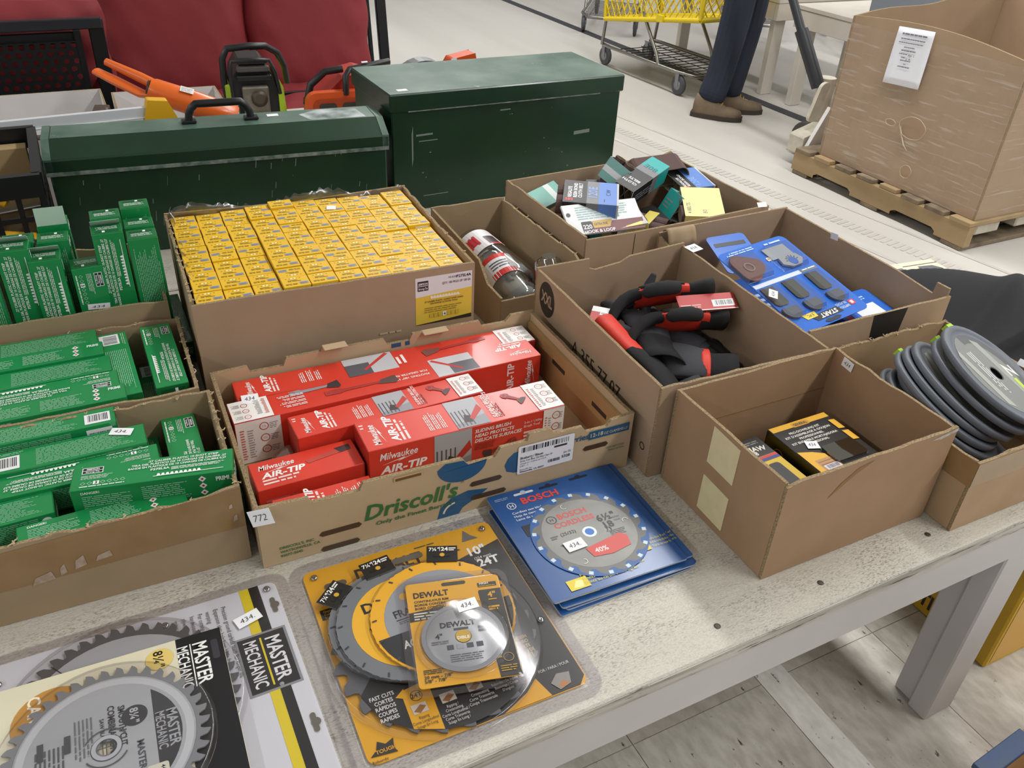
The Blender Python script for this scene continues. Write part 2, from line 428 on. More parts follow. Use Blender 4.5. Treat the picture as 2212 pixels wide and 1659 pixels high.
# ================================================================== white display tables
m_top = wood_paint('table_top_paint', '#d0cbbf', '#928b7f', 26, 0.60, 0.6, (0.8, 2.4, 1))
m_apron = mat('table_apron_paint', '#c8c4c3', 0.55, noise=(4, '#b6b1af', 0.6), wear=(40, '#6f6a66', 0.74))
m_edge = mat('table_edge_paint', '#c4bfb6', 0.7, noise=(22, '#948d82', 0.9), wear=(34, '#5b554d', 0.56), stretch=(.35, 1, 5))
m_screw = mat('screw_steel', '#5b554d', 0.5, 0.6)
def display_table(label, x0, x1, y0, y1, legs, planks=1, legw=0.077, z=TZ, group=None, screws=()):
    t = thing('display_table', label, 'table', ((x0 + x1) / 2, (y0 + y1) / 2, 0), group=group)
    cx, cy = (x0 + x1) / 2, (y0 + y1) / 2
    pw = (y1 - y0) / planks
    for i in range(planks):
        MB().box((x0 - cx, y0 + i * pw - cy + 0.0008, z - 0.02), (x1 - cx, y0 + (i + 1) * pw - cy - 0.0008, z)).build('tabletop_board', m_top, t, bevel=0.003)
    cuts = [x0 + 0.003] + [q for lx in sorted(legs) for q in (lx, lx + legw + 0.016)] + [x1 - 0.003]
    for yy in (y0 + 0.002, y1 - 0.030):
        for xa, xb in zip(cuts[0::2], cuts[1::2]):
            if xb - xa > 0.01: MB().box((xa - cx, yy - cy, z - 0.096), (xb - cx, yy + 0.028 - cy, z - 0.0205)).build('apron', m_apron, t, bevel=0.002)
    MB().box((x0 - cx, y0 - 0.0016 - cy, z - 0.019), (x1 - cx, y0 - 0.0002 - cy, z - 0.0015)).build('edge_band', m_edge, t)
    for xx in (x0 + 0.003, x1 - 0.031):
        MB().box((xx - cx, y0 + 0.031 - cy, z - 0.096), (xx + 0.028 - cx, y1 - 0.031 - cy, z - 0.0205)).build('apron', m_apron, t, bevel=0.002)
    for lx in legs:
        for yy, sg in ((y0 + 0.008, 1), (y1 - 0.008, -1)):
            b = MB(); b.box((lx - cx, min(yy, yy + sg * 0.040) - cy, 0.0028), (lx + legw - cx, max(yy, yy + sg * 0.040) - cy, z - 0.0205))
            lg = b.build('leg', m_apron, t, bevel=0.003)
            b = MB(); b.box((lx + 0.012 - cx, min(yy + sg * 0.041, yy + sg * 0.082) - cy, 0.0028), (lx + legw + 0.016 - cx, max(yy + sg * 0.041, yy + sg * 0.082) - cy, z - 0.0205))
            b.build('leg_board', m_apron, lg, bevel=0.003)
    for sx, sy in screws:
        b = MB(); b.lathe([(0.0001, 0), (0.0042, 0.0), (0.0046, 0.0008), (0.003, 0.0012), (0.0001, 0.0009)], 10, 0, Matrix.Translation((sx - cx, sy - cy, z - 0.0001)), cap=False)
        b.build('screw', m_screw, t)
    return t
display_table('worn white painted table in front, carrying the open cardboard boxes', -1.35, 1.205, 0.0, 1.238, (1.03, -1.25), 2,
              screws=((0.43, 0.035), (0.61, 0.035), (0.83, 0.04), (1.02, 0.045), (-0.9, 0.04), (0.62, 1.2), (-0.02, 1.21)))
display_table('white painted table behind, under the dark green tool boxes', -1.35, 1.30, 1.242, 2.46, (1.12, -1.25), 2)

# ================================================================== cardboard boxes
def card(name, h, h2, sc_=14):
    return mat(name, h, 0.78, noise=(sc_, h2, 0.6), bump=(30, 0.05), spec=0.3)
m_kraft = card('kraft_board', '#aa9178', '#9e866c')
m_kraft_b = card('kraft_brown', '#a28467', '#96795b')
m_kraft_o = card('kraft_olive', '#a18b6e', '#948063')
m_kraft_l = card('kraft_light', '#bea685', '#b49c7b')
m_edge_c = corrugated()
def rimline(n, L, amp, seed, base=0.0):
    rd = random.Random(seed)
    return [(L * i / n, base + (rd.random() - 0.5) * 2 * amp) for i in range(n + 1)]
def wall_panel(par, L, h, t, rim, place, m, name='side_panel', edge=None):
    """upright board: rim = list of (u, dz) left to right; place maps (u, depth, z) to local 3-D"""
    b = MB(); rim = sorted(rim, key=lambda q: q[0]) if rim else [(0, 0), (L, 0)]
    for (u0, d0), (u1, d1) in zip(rim[:-1], rim[1:]):
        A = [place(u0, 0, 0), place(u1, 0, 0), place(u1, 0, h + d1), place(u0, 0, h + d0)]
        B = [place(u0, t, 0), place(u1, t, 0), place(u1, t, h + d1), place(u0, t, h + d0)]
        if u1 - u0 > 1e-6:
            b.add(A + B, [(0, 1, 2, 3), (5, 4, 7, 6)], 0)
            b.add(A + B, [(1, 0, 4, 5)], 0)
        b.add(A + B, [(3, 2, 6, 7)], 1)
    for u, d, f in ((rim[0][0], rim[0][1], 0), (rim[-1][0], rim[-1][1], 1)):
        q = [place(u, 0, 0), place(u, 0, h + d), place(u, t, h + d), place(u, t, 0)]
        b.add(q, [(0, 1, 2, 3) if f == 0 else (3, 2, 1, 0)], 1)
    return b.build(name, [m, edge or m_edge_c], par)
def carton(label, x, y, yaw, w, d, h, m, t=0.005, front=None, back=None, left=None, right=None, group=None, z=TZ + 0.0008, name='cardboard_box', floor_t=0.005):
    o = thing(name, label, 'cardboard box', (x, y, z), yaw, group)
    e = 0.0004
    MB().box((t, t, 0.0006), (w - t, d - t, floor_t)).build('bottom_panel', m, o)
    wall_panel(o, w, h, t, front, lambda u, q, zz: (u, q, zz), m)
    wall_panel(o, w, h, t, back, lambda u, q, zz: (u, d - q, zz), m)
    wall_panel(o, d - 2 * t - 2 * e, h, t, left, lambda u, q, zz: (q, t + e + u, zz), m)
    wall_panel(o, d - 2 * t - 2 * e, h, t, right, lambda u, q, zz: (w - q, t + e + u, zz), m)
    return o
F = lambda o=(0, 0, 0): dict(o=o, U=(1, 0, 0), V=(0, 0, 1))          # print on a front wall
R_ = math.radians
# ---- 1 tall box with a few kits, front right
gen = carton('brown cardboard box with cream tape patches, holding two black and yellow kits', 0.537, 0.0745, R_(-0.3), 0.317, 0.239, 0.168, m_kraft_b,
             front=[(0, -0.004)] + rimline(14, 0.317, 0.0012, 1)[1:-1] + [(0.317, 0.002)], left=rimline(8, 0.229, 0.001, 2), right=rimline(10, 0.229, 0.002, 3), back=rimline(10, 0.317, 0.0015, 4))
tape = mat('cream_tape', '#d9cda4', 0.55, noise=(60, '#cdbf93', 0.5))
for z0, z1 in ((0.098, 0.163), (0.012, 0.076)):
    b = MB(); pts = [(-0.0012, 0.1145 + a, zz) for a, zz in ((-0.024, z0), (0.033, z0 + 0.002), (0.033, z1), (-0.024, z1 - 0.003))]
    b.add(pts + [(-0.0002, p[1], p[2]) for p in pts], [(3, 2, 1, 0), (0, 1, 5, 4), (1, 2, 6, 5), (2, 3, 7, 6), (3, 0, 4, 7)])
    b.build('tape_patch', tape, gen)
b = MB(); b.add([(0.285, -0.0006, 0.158), (0.317, -0.0006, 0.163), (0.317, -0.0006, 0.169), (0.265, -0.0006, 0.161)], [(0, 1, 2, 3)]); b.build('tape_strip', mat('worn_tape', '#cbc7c4', 0.3, noise=(80, '#93867a', 0.9)), gen)
b = MB(); b.add([(0.082, -0.0005, 0.118), (0.125, -0.0005, 0.147), (0.155, -0.0005, 0.162), (0.128, -0.0005, 0.158), (0.100, -0.0005, 0.139)], [(0, 1, 2, 3, 4)]); b.build('scuff', mat('paper_scuff', '#8d6a43', 0.85), gen)
for uu, vv, ww in ((0.005, 0.1, 0.307),):   # pressed fold line inside the back
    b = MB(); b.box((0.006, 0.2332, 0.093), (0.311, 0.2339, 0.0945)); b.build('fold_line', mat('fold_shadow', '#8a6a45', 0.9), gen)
sticker(gen, (0.3115, 0.214, 0.150), (0, -1, -0.10), (0, -0.1, 1), 0.022, 0.016, '434', 0.0012)
# ---- 2 box with gloves
xxl = carton('cardboard box printed XXL on its side, full of work gloves', 0.517, 0.3215, R_(-2.5), 0.325, 0.425, 0.169, m_kraft,
             back=[(0, 0.002), (0.11, 0.004), (0.112, -0.016), (0.125, -0.021), (0.18, -0.014), (0.20, -0.004), (0.325, 0.006)],
             left=rimline(16, 0.415, 0.0008, 6), right=rimline(20, 0.415, 0.001, 7), front=rimline(14, 0.325, 0.0015, 8))
a = Art((0, 0.425, 0), (0, -1, 0), (0, 0, 1))
a.disc(0.050, 0.128, 0.030, '#2a2724', 32, 0.034); a.text('XXL', 0.050, 0.118, 0.022, '#aa9178', 'c', bold=0.03, width=0.044)
a.text('A 355 77 07', 0.155, 0.078, 0.026, '#3b3128', width=0.165, bold=0.0); a.ring(0.40, 0.045, 0.005, 0.007, '#4a3d30'); a.build(xxl)
sticker(xxl, (0.3195, 0.383, 0.166), (1, 0.25, 0), (-0.25, 1, 0.1), 0.030, 0.024, '434', 0.006)
# ---- 3 box with blue cards
blu = carton('wide cardboard box with a torn flap, holding blue blade cards', 0.860, 0.372, R_(-0.4), 0.345, 0.446, 0.165, m_kraft,
             back=[(0, -0.005), (0.08, 0.0), (0.345, 0.004)], right=[(0, 0.012), (0.028, 0.012), (0.03, -0.012), (0.12, -0.004), (0.436, 0.002)],
             front=rimline(8, 0.345, 0.001, 9, -0.002), left=[(0, -0.03), (0.35, -0.03), (0.435, -0.012)])
a = Art((0, 0, 0), (1, 0, 0), (0, 0, 1)); a.poly([(0.155, 0.10), (0.225, 0.10), (0.232, 0.1635), (0.148, 0.1635)], '#232225'); a.build(blu)
b = MB(); b.grid(lambda u, v: (0.004 + 0.07 * u, 0.437 + 0.010 * math.sin(u * 9) * v * 0.3 - 0.03 * v, 0.166 + 0.012 * math.sin(v * 3.0) - 0.03 * v * v), 8, 6)
b.build('torn_flap', m_kraft_o, blu, solid=0.003)
sticker(blu, (0.337, 0.295, 0.158), (0, -1, 0.1), (-0.1, 0.1, 1), 0.020, 0.014, '', 0.003)
# ---- 4 box with sanding belts
snd = carton('large cardboard box at the back, heaped with sanding belts', 0.693, 0.826, R_(0.8), 0.480, 0.350, 0.170, m_kraft,
             front=[(0, -0.004), (0.12, -0.006), (0.30, -0.004), (0.48, 0.0)], back=[(0, -0.002), (0.24, 0.004), (0.44, 0.008), (0.465, 0.016), (0.48, 0.004)],
             left=rimline(14, 0.34, 0.0015, 10), right=rimline(14, 0.34, 0.001, 11))
a = Art((0, 0, 0), (1, 0, 0), (0, 0, 1)); a.rect(0.118, 0.02, 0.0016, 0.14, '#3a2b1e'); a.rect(0.30, 0.10, 0.0014, 0.06, '#3a2b1e')
for q in (0.222, 0.234):
    a.rect(q, 0.085, 0.0028, 0.030, '#33271c'); a.poly([(q - 0.003, 0.112), (q + 0.0058, 0.112), (q + 0.0014, 0.124)], '#33271c')
a.build(snd)
sticker(snd, (0.452, 0.004, 0.164), (0.9, -0.4, 0.1), (0.3, 0.8, 0.4), 0.020, 0.014, '', 0.006)
# ---- 5 narrow box with ear muffs
ear = carton('narrow cardboard box with a low front, holding ear muffs in clear packs', 0.492, 0.795, R_(0.8), 0.178, 0.345, 0.145, m_kraft_o,
             front=[(0, -0.062), (0.178, -0.060)], left=[(0, -0.058), (0.06, -0.055), (0.10, -0.02), (0.335, -0.002)],
             back=rimline(12, 0.178, 0.0018, 12), right=[(0, -0.012)] + rimline(16, 0.335, 0.0022, 13, -0.004)[1:])
a = Art((0, 0, 0), (1, 0, 0), (0, 0, 1)); a.rect(0.108, 0.004, 0.068, 0.080, '#dfe0e4'); a.text('Honey', 0.118, 0.073, 0.009, '#26262a', bold=0.02); a.text('R-0254', 0.118, 0.050, 0.011, '#26262a', bold=0.01)
a.text('EARMUFF IMPACT', 0.118, 0.038, 0.005, '#26262a', bold=0.02); a.lines(0.118, 0.020, 0.05, 0.012, 2, '#26262a'); a.rect(0.150, 0.008, 0.02, 0.008, '#26262a'); a.build(ear)
# ---- 6 box with yellow cartons
yel = carton('big cardboard box packed with small yellow cartons', -0.068, 0.770, R_(-2.24), 0.480, 0.388, 0.200, m_kraft,
             front=rimline(10, 0.48, 0.0008, 14), back=[(0, 0.002), (0.24, -0.004), (0.48, 0.004)],
             left=rimline(26, 0.378, 0.005, 15), right=rimline(18, 0.378, 0.003, 16))
a = Art((0, 0, 0), (1, 0, 0), (0, 0, 1))
LX, LY, LW, LH = 0.368, 0.092, 0.107, 0.094
a.rect(LX, LY, LW, LH, '#e4e2e4'); a.poly([(LX, LY), (LX + LW, LY), (LX + LW, LY + 0.062), (LX, LY + 0.056)], '#e6c246')
a.poly([(LX, LY), (LX + LW, LY), (LX + LW, LY + 0.008), (LX + LW * 0.5, LY + 0.004), (LX, LY + 0.001)], '#2a2824')
a.rect(LX + 0.004, LY + 0.068, 0.020, 0.019, '#2c2a2c'); a.text('SIMPSON', LX + 0.014, LY + 0.0795, 0.0042, '#e4e2e4', 'c', bold=0.02, width=0.017); a.rect(LX + 0.005, LY + 0.077, 0.018, 0.0012, '#e4e2e4'); a.text('Strong-Tie', LX + 0.014, LY + 0.0705, 0.0042, '#e4e2e4', 'c', bold=0.02, width=0.017)
a.text('MODEL', LX + 0.062, LY + 0.0855, 0.0035, '#3a383a'); a.text('P27SL4A', LX + 0.077, LY + 0.0845, 0.0052, '#232225', bold=0.02, width=0.028)
a.text('QTY: 100 PKGS OF 100 EA', LX + 0.050, LY + 0.0755, 0.0042, '#3a383a', width=0.054, bold=0.01)
for i in range(10): a.disc(LX + 0.030 + i * 0.0055, LY + 0.0535, 0.0028, '#f2ead2', 8)
a.rect(LX + 0.028, LY + 0.0505, 0.056, 0.002, '#f2ead2')
a.text('.27 CALIBER PLASTIC 10-SHOT STRIP LOADS', LX + 0.053, LY + 0.044, 0.0030, '#3a3322', 'c', bold=0.02, width=0.074); a.text('FOR POWDER ACTUATED TOOLS', LX + 0.053, LY + 0.0395, 0.0028, '#3a3322', 'c', bold=0.02, width=0.052)
a.lines(LX + 0.016, LY + 0.024, 0.074, 0.012, 3, '#8c7636', fill=0.35)
for i in range(7):
    a.rect(LX + 0.026 + i * 0.0082, LY + 0.013, 0.0070, 0.008, '#cfae3c' if i != 3 else '#f4f2ee')
a.text('4', LX + 0.0541, LY + 0.0145, 0.005, '#2a2824', 'c', bold=0.03)
a.lines(0.300, 0.088, 0.045, 0.006, 1, '#c9b08c', fill=0.6, seed=9)
a.build(yel)
# clear liner bag standing out along the back and left of the box
film = clear('bag_film', '#f3f1ee', 0.22, 0.10, 0.55)
rd = random.Random(21)
wob = [rd.random() for _ in range(200)]
b = MB(); b.grid(lambda u, v: (0.010 + 0.46 * u + 0.003 * math.sin(u * 47), 0.380 - 0.004 * math.sin(v * 2) + 0.006 * math.sin(u * 31) * v, 0.165 + v * (0.040 + 0.010 * math.sin(u * 13) + 0.010 * wob[int(u * 60)])), 60, 4)
b.grid(lambda u, v: (0.008 + 0.008 * v * math.sin(u * 23) ** 2, 0.012 + 0.365 * u, 0.165 + v * (0.028 + 0.012 * wob[100 + int(u * 40)] + 0.02 * max(0, u - 0.8) / 0.2)), 40, 4)
b.build('bag_liner', film, yel, solid=0.0003)
# ---- 7..9 boxes with green cartons on the left
def frayed(n, L, seed, amp=0.004): return rimline(n, L, amp, seed)
GA = carton('torn cardboard box with green cartons nearest the saw blades', -0.502, 0.412, R_(-1.6), 0.420, 0.246, 0.121, m_kraft_o, front=[(0, -0.006)] + frayed(30, 0.42, 31, 0.0025)[1:-3] + [(0.40, 0.006), (0.42, 0.008)],
            right=frayed(36, 0.236, 32, 0.005), back=frayed(26, 0.42, 33, 0.003))
GB = carton('middle cardboard box of green cartons on the left', -0.508, 0.6695, R_(-1.6), 0.420, 0.235, 0.120, m_kraft_o, front=frayed(20, 0.42, 34, 0.002), right=frayed(34, 0.225, 35, 0.006), back=frayed(20, 0.42, 36, 0.003))
GC = carton('rear cardboard box with green cartons standing on end', -0.512, 0.914, R_(-1.2), 0.420, 0.262, 0.148, m_kraft_o, front=frayed(20, 0.42, 37, 0.002), right=frayed(24, 0.252, 38, 0.004), back=frayed(16, 0.42, 39, 0.003))
brown_tape = mat('brown_tape', '#94764f', 0.3, noise=(25, '#876942', 0.7), coat=0.3)
b = MB(); b.add([(0.02, -0.0006, 0.052), (0.42, -0.0006, 0.060), (0.42, -0.0006, 0.1255), (0.02, -0.0006, 0.108)], [(0, 1, 2, 3)]); b.build('packing_tape', brown_tape, GA)
b = MB(); rd = random.Random(5)
for (u, v, w, h) in ((0.165, 0.052, 0.026, 0.016), (0.197, 0.057, 0.008, 0.018), (0.214, 0.061, 0.014, 0.02), (0.238, 0.066, 0.02, 0.012), (0.405, 0.072, 0.006, 0.012), (0.402, 0.095, 0.005, 0.008)):
    b.add([(u, -0.0011, v), (u + w, -0.0013, v + h * 0.2), (u + w * 0.9, -0.0011, v + h), (u + w * 0.2, -0.0012, v + h * 0.7)], [(0, 1, 2, 3)])
b.build('torn_tape', mat('tape_shine', '#b8a596', 0.15, noise=(90, '#8f7655', 0.8)), GA)
# torn paper tufts on the ragged rims
def tufts(par, pts, seed):
    rd = random.Random(seed); b = MB()
    for (x, y, z) in pts:
        for k in range(3):
            q = [Vector((x, y, z))]
            for i in range(4): q.append(q[-1] + Vector(((rd.random() - .5) * .006, (rd.random() - .5) * .006, rd.random() * .0016)))
            b.tube(q, [0.0013, 0.0012, 0.001, 0.0008, 0.0004], 4)
    o = b.build('torn_fibre', mat('fibre', '#b9a683', 0.95), par, split=False); o['kind'] = 'stuff'
tufts(GA, [(0.418, 0.02 + 0.024 * i, 0.120) for i in range(10)] + [(0.05 + 0.04 * i, 0.243, 0.120) for i in range(9)] + [(0.04 + 0.04 * i, 0.003, 0.119) for i in range(9)], 1)
tufts(GB, [(0.418, 0.02 + 0.025 * i, 0.119) for i in range(9)] + [(0.1 + 0.05 * i, 0.232, 0.119) for i in range(6)], 2)
tufts(GC, [(0.418, 0.03 + 0.03 * i, 0.148) for i in range(8)], 3)
tufts(yel, [(0.003, 0.02 + 0.03 * i, 0.199) for i in range(12)] + [(0.477, 0.05 + 0.04 * i, 0.199) for i in range(8)], 4)
tufts(ear, [(0.176, 0.03 + 0.05 * i, 0.140) for i in range(6)], 6)
# ---- 10 box with grey discs, far right
dsc = carton('battered cardboard box at the table corner, full of grey and lime discs', 0.866, 0.031, R_(-0.6), 0.308, 0.320, 0.130, card('kraft_tan', '#b09474', '#a18566'),
             front=rimline(14, 0.308, 0.003, 41), left=rimline(14, 0.31, 0.002, 42), back=rimline(20, 0.308, 0.004, 43, 0.002), right=rimline(14, 0.31, 0.002, 44))
b = MB(); b.add([(-0.0006, 0.10, 0.129), (-0.0006, 0.0, 0.128), (-0.0006, 0.0, 0.085), (-0.0006, 0.10, 0.084)], [(0, 3, 2, 1)]); b.add([(0, -0.0006, 0.128), (0.308, -0.0006, 0.127), (0.308, -0.0006, 0.086), (0, -0.0006, 0.085)], [(3, 2, 1, 0)]); b.build('packing_tape', brown_tape, dsc)
tufts(dsc, [(0.03 + 0.03 * i, 0.316, 0.131) for i in range(9)], 5)
sticker(dsc, (0.302, 0.165, 0.126), (0.2, -1, 0), (0.5, 0.1, 0.6), 0.020, 0.012, '', 0.003)

# ---- 11 berry tray
TW, TD, TH = 0.575, 0.352, 0.0975
tw = lambda L: [(u * TW, v) for u, v in L]
trim = [(0, .008), (.12, .004), (.127, -.005), (.24, -.006), (.25, .006), (.50, .004), (.515, -.009), (.59, -.009), (.605, .006), (.68, .006), (.684, .016), (.692, .018), (.742, .018), (.75, .015), (.755, .006), (.84, .006), (.855, -.006), (.915, -.006), (.93, .004), (1, .008)]
bkr = [(0, .004), (.10, .006), (.107, -.006), (.20, -.006), (.21, .008), (.31, .008), (.315, .016), (.385, .016), (.39, .008), (.50, .008), (.51, -.004), (.58, -.004), (.59, .008), (.81, .008), (.82, -.004), (.90, -.004), (.92, .008), (1, .008)]
tray = carton('shallow printed berry tray holding red vacuum accessory boxes', -0.0723, 0.3735, R_(-1.48), TW, TD, TH, m_kraft_l, t=0.006, front=tw(trim), back=tw(bkr),
              left=rimline(12, TD - 0.0128, 0.001, 51, 0.004), right=rimline(12, TD - 0.0128, 0.001, 52, 0.006), name='berry_tray')
m_kraft_in = card('kraft_inner', '#b08a5c', '#9d784c')
for x0, x1, zz in ((TW - 0.0125, TW - 0.0068, 0.088),): b = MB(); b.box((x0, 0.012, 0.006), (x1, TD - 0.012, zz)); b.build('inner_wall', [m_kraft_in], tray)
b = MB()
for yy in (0.055, 0.195): b.box((TW - 0.0132, yy, 0.058), (TW - 0.0124, yy + 0.045, 0.066))
b.build('hand_slot', mat('slot_dark', '#3a2a1b', 0.9), tray)
for (u0, u1, w) in ((.315, .385, .012), (.62, .70, .012)):          # folded-over tabs on the back rim
    b = MB(); b.box((u0 * TW, TD - 0.018, TH + (.014 if u0 < .5 else .006)), (u1 * TW, TD - 0.0005, TH + (.0165 if u0 < .5 else .009))); b.build('folded_tab', m_kraft_l, tray, bevel=0.001)
BLUE, GRN, SLOT = '#23557c', '#2f6b38', '#4a3523'
a = Art((0, 0, 0), (1, 0, 0), (0, 0, 1))
def slot(u, v, w, tilt=0.0):
    a.poly([(u + x, v + y + x * tilt) for x, y in ((0.004, 0), (w - .004, 0), (w, .004), (w - .004, .009), (.004, .009), (0, .004))], SLOT)
a.poly([(0.288 + 0.038 * math.cos(t), 0.0905 + 0.030 * math.sin(t)) for t in [PI + PI * i / 16 for i in range(17)]] + [(0.326, 0.0885), (0.297, 0.0885), (0.290, 0.098), (0.262, 0.100)], BLUE)
a.poly([(0.3555, 0.068), (0.360, 0.079), (0.370, 0.088), (0.395, 0.090), (0.395, 0.050), (0.372, 0.050), (0.359, 0.056)], BLUE)
a.poly([(0.250, 0.0), (0.255, 0.020), (0.272, 0.034), (0.298, 0.040), (0.330, 0.034), (0.312, 0.022), (0.290, 0.010), (0.284, 0.0)], BLUE)
a.ring(0.279, 0.004, 0.018, 0.021, '#e2d3b4', 95, 170)
slot(0.078, 0.028, 0.060); slot(0.078, -0.002 + 0.002, 0.056); slot(0.300, 0.045, 0.052); slot(0.302, 0.0185, 0.058); slot(0.488, 0.055, 0.045)
for i, t in enumerate(("DRISCOLL'S, INC.", 'WATSONVILLE, CA', '95077-5045')): a.text(t, 0.024, 0.026 - i * 0.0072, 0.0044, GRN, bold=0.02)
a.text("Driscoll's", 0.142, 0.036, 0.026, GRN, shear=0.22, bold=0.022, width=0.140); a.text('®', 0.286, 0.058, 0.005, GRN)
a.text('Only the Finest Berries', 0.158, 0.0225, 0.0066, GRN, bold=0.018, width=0.114); a.text('TM', 0.2735, 0.026, 0.003, GRN)
a.rect(0.186, 0.092, 0.042, 0.008, '#c3a579'); a.rect(0.188, 0.0925, 0.038, 0.0045, '#6b4c2c')
a.text('erries', 0.461, 0.0785, 0.0105, BLUE, bold=0.02); a.rect(0.496, 0.0755, 0.072, 0.0150, BLUE); a.text('12-18', 0.499, 0.0795, 0.0072, '#d9c49c', bold=0.015); a.text('OZ CLAMSHELLS', 0.5225, 0.0795, 0.0048, '#d9c49c', width=0.042)
a.text('100% RECYCLED', 0.531, 0.049, 0.0035, GRN, width=0.032); a.text('PRINT & PAN', 0.535, 0.043, 0.0035, GRN, width=0.028)
lx, ly, lw, lh = 0.376, 0.0455, 0.094, 0.052
a.rrect(lx, ly, lw, lh, 0.003, '#e8e8ec'); a.barcode(lx + 0.002, ly + 0.037, 0.085, 0.013, white=None, seed=8, pad=0.04); a.rect(lx + 0.060, ly + 0.0335, 0.022, 0.0035, '#2a2a2e')
a.text('Blueberry / Bleuet', lx + 0.004, ly + 0.0275, 0.0045, '#232327', bold=0.025, width=0.038); a.text('Dries Con Blue 12x18oz Clam SV', lx + 0.004, ly + 0.0225, 0.0034, '#3a3a40', bold=0.01, width=0.054)
a.text('Grown in / Cultivé en U.S.A.', lx + 0.004, ly + 0.0178, 0.0030, '#3a3a40', width=0.044); a.text('CAT - 1', lx + 0.004, ly + 0.0132, 0.0030, '#3a3a40'); a.text("Driscoll's Inc", lx + 0.004, ly + 0.0065, 0.0028, '#3a3a40'); a.text('Watsonville, CA 95077', lx + 0.004, ly + 0.0025, 0.0030, '#232327', bold=0.02)
a.text('Jan 25', lx + 0.077, ly + 0.019, 0.0035, '#232327'); a.text('5328', lx + 0.0745, ly + 0.0105, 0.0050, '#232327', bold=0.02); a.barcode(lx + 0.050, ly + 0.0065, 0.022, 0.008, white=None, seed=5, pad=0.05)
a.build(tray)
a = Art((0, TD, 0), (-1, 0, 0), (0, 0, 1)); a.k = 0
b = MB(); b.box((0.5225 * TW, TD - 0.0068, TH - .012), (0.552 * TW, TD - 0.0061, TH - .0042)); b.box((0.566 * TW, TD - 0.0068, TH - .012), (0.58 * TW, TD - 0.0061, TH - .0042)); b.build('blue_print', ink(BLUE), tray)
sticker(tray, (-0.005, -0.0055, 0.083), (1, -0.25, 0.15), (-0.2, 0.25, 1), 0.028, 0.024, '772', 0.002)

# ---- red boxes in the tray
RED, WH = '#d23427', '#eae6e2'
m_red = mat('red_carton', '#d63d2c', 0.35, noise=(3, '#cc3527', 0.6), coat=0.15)
def mil(a, u, v, s, rot=0.0):
    a.text('Milwaukee', u, v, s, '#f3efec', shear=0.25, bold=0.012, rot=rot, sx=0.78)
    ca, sa = math.cos(rot), math.sin(rot)
    T = lambda x, y: (u + (x * ca - y * sa) * s, v + (x * sa + y * ca) * s)
    a.poly([T(0.2, -0.75), T(3.2, -0.10), T(2.9, -0.32), T(4.6, 0.0), T(2.2, -0.62), T(2.6, -0.36)], '#f3efec')
def airtip(a, u, v, s, rot=0.0, w=None):
    a.text('AIR-TIP', u, v, s, '#f6f2ef', shear=0.22, bold=0.035, rot=rot, sx=1.15)
    ca, sa = math.cos(rot), math.sin(rot)
    for k in (1, 2): a.lines(u - sa * (-0.62 * k * s) if False else u + sa * 0.62 * k * s, v - ca * 0.62 * k * s, s * 4.6, s * 0.42, 1, '#eed5cf', rot, 0.75, k, 0.15)
def wand(a, u, v, L, ang, head='#4a3130', body='#8e2420'):
    ca, sa = math.cos(ang), math.sin(ang); T = lambda x, y: (u + x * ca - y * sa, v + x * sa + y * ca)
    a.poly([T(0, -.006), T(L * .22, -.007), T(L * .26, -.004), T(L * .8, -.0028), T(L * .8, .0028), T(L * .26, .004), T(L * .22, .007), T(0, .006)], body)
    a.poly([T(L * .76, -.005), T(L, -.011), T(L * 1.06, -.006), T(L * 1.04, .011), T(L * .82, .006)], head)
    a.ring(*T(L * .05, 0), .004, .0055, '#b14a3f', n=14)
def photo(a, u, v, w, h, flip=1):
    a.rect(u, v, w, h, '#a9a9ad'); a.poly([(u, v), (u + w, v), (u + w, v + h * .35), (u, v + h * .15)], '#8f8f94')
    cx = u + w * .5
    for i in range(5): a.poly([(u + w * (.05 + .12 * i), v + h * .05), (u + w * (.09 + .12 * i), v + h * .05), (u + w * (.09 + .12 * i), v + h * .62), (u + w * (.05 + .12 * i), v + h * .62)], '#4d4d55', True)
    a.k += 1
    a.poly([(cx - w * .22, v + h * .18), (cx + w * .02, v + h * .14), (cx + w * .10, v + h * .36), (cx - w * .12, v + h * .44)], '#35282a')
    a.poly([(cx, v + h * .30), (cx + w * .08, v + h * .20), (cx + w * .5, v + h * .52), (cx + w * .44, v + h * .72)], '#b92d28')
def white_end(a, u, v, w, h, vert=True):
    a.rect(u, v, w, h, WH)
    for i in range(3):
        cy = v + h * (.82 - .28 * i); a.ring(u + w * .62, cy, h * .075, h * .095, '#b5544a', n=16); a.lines(u + w * .74, cy - h * .08, w * .2, h * .16, 4, '#9c9492'); a.text('1¼', u + w * .62, cy - h * .02, h * .05, '#b5544a', 'c')
    a.lines(u + w * .08, v + h * .1, w * .10, h * .75, 12, '#c76a60'); a.lines(u + w * .24, v + h * .12, w * .14, h * .7, 12, '#a8a09d')
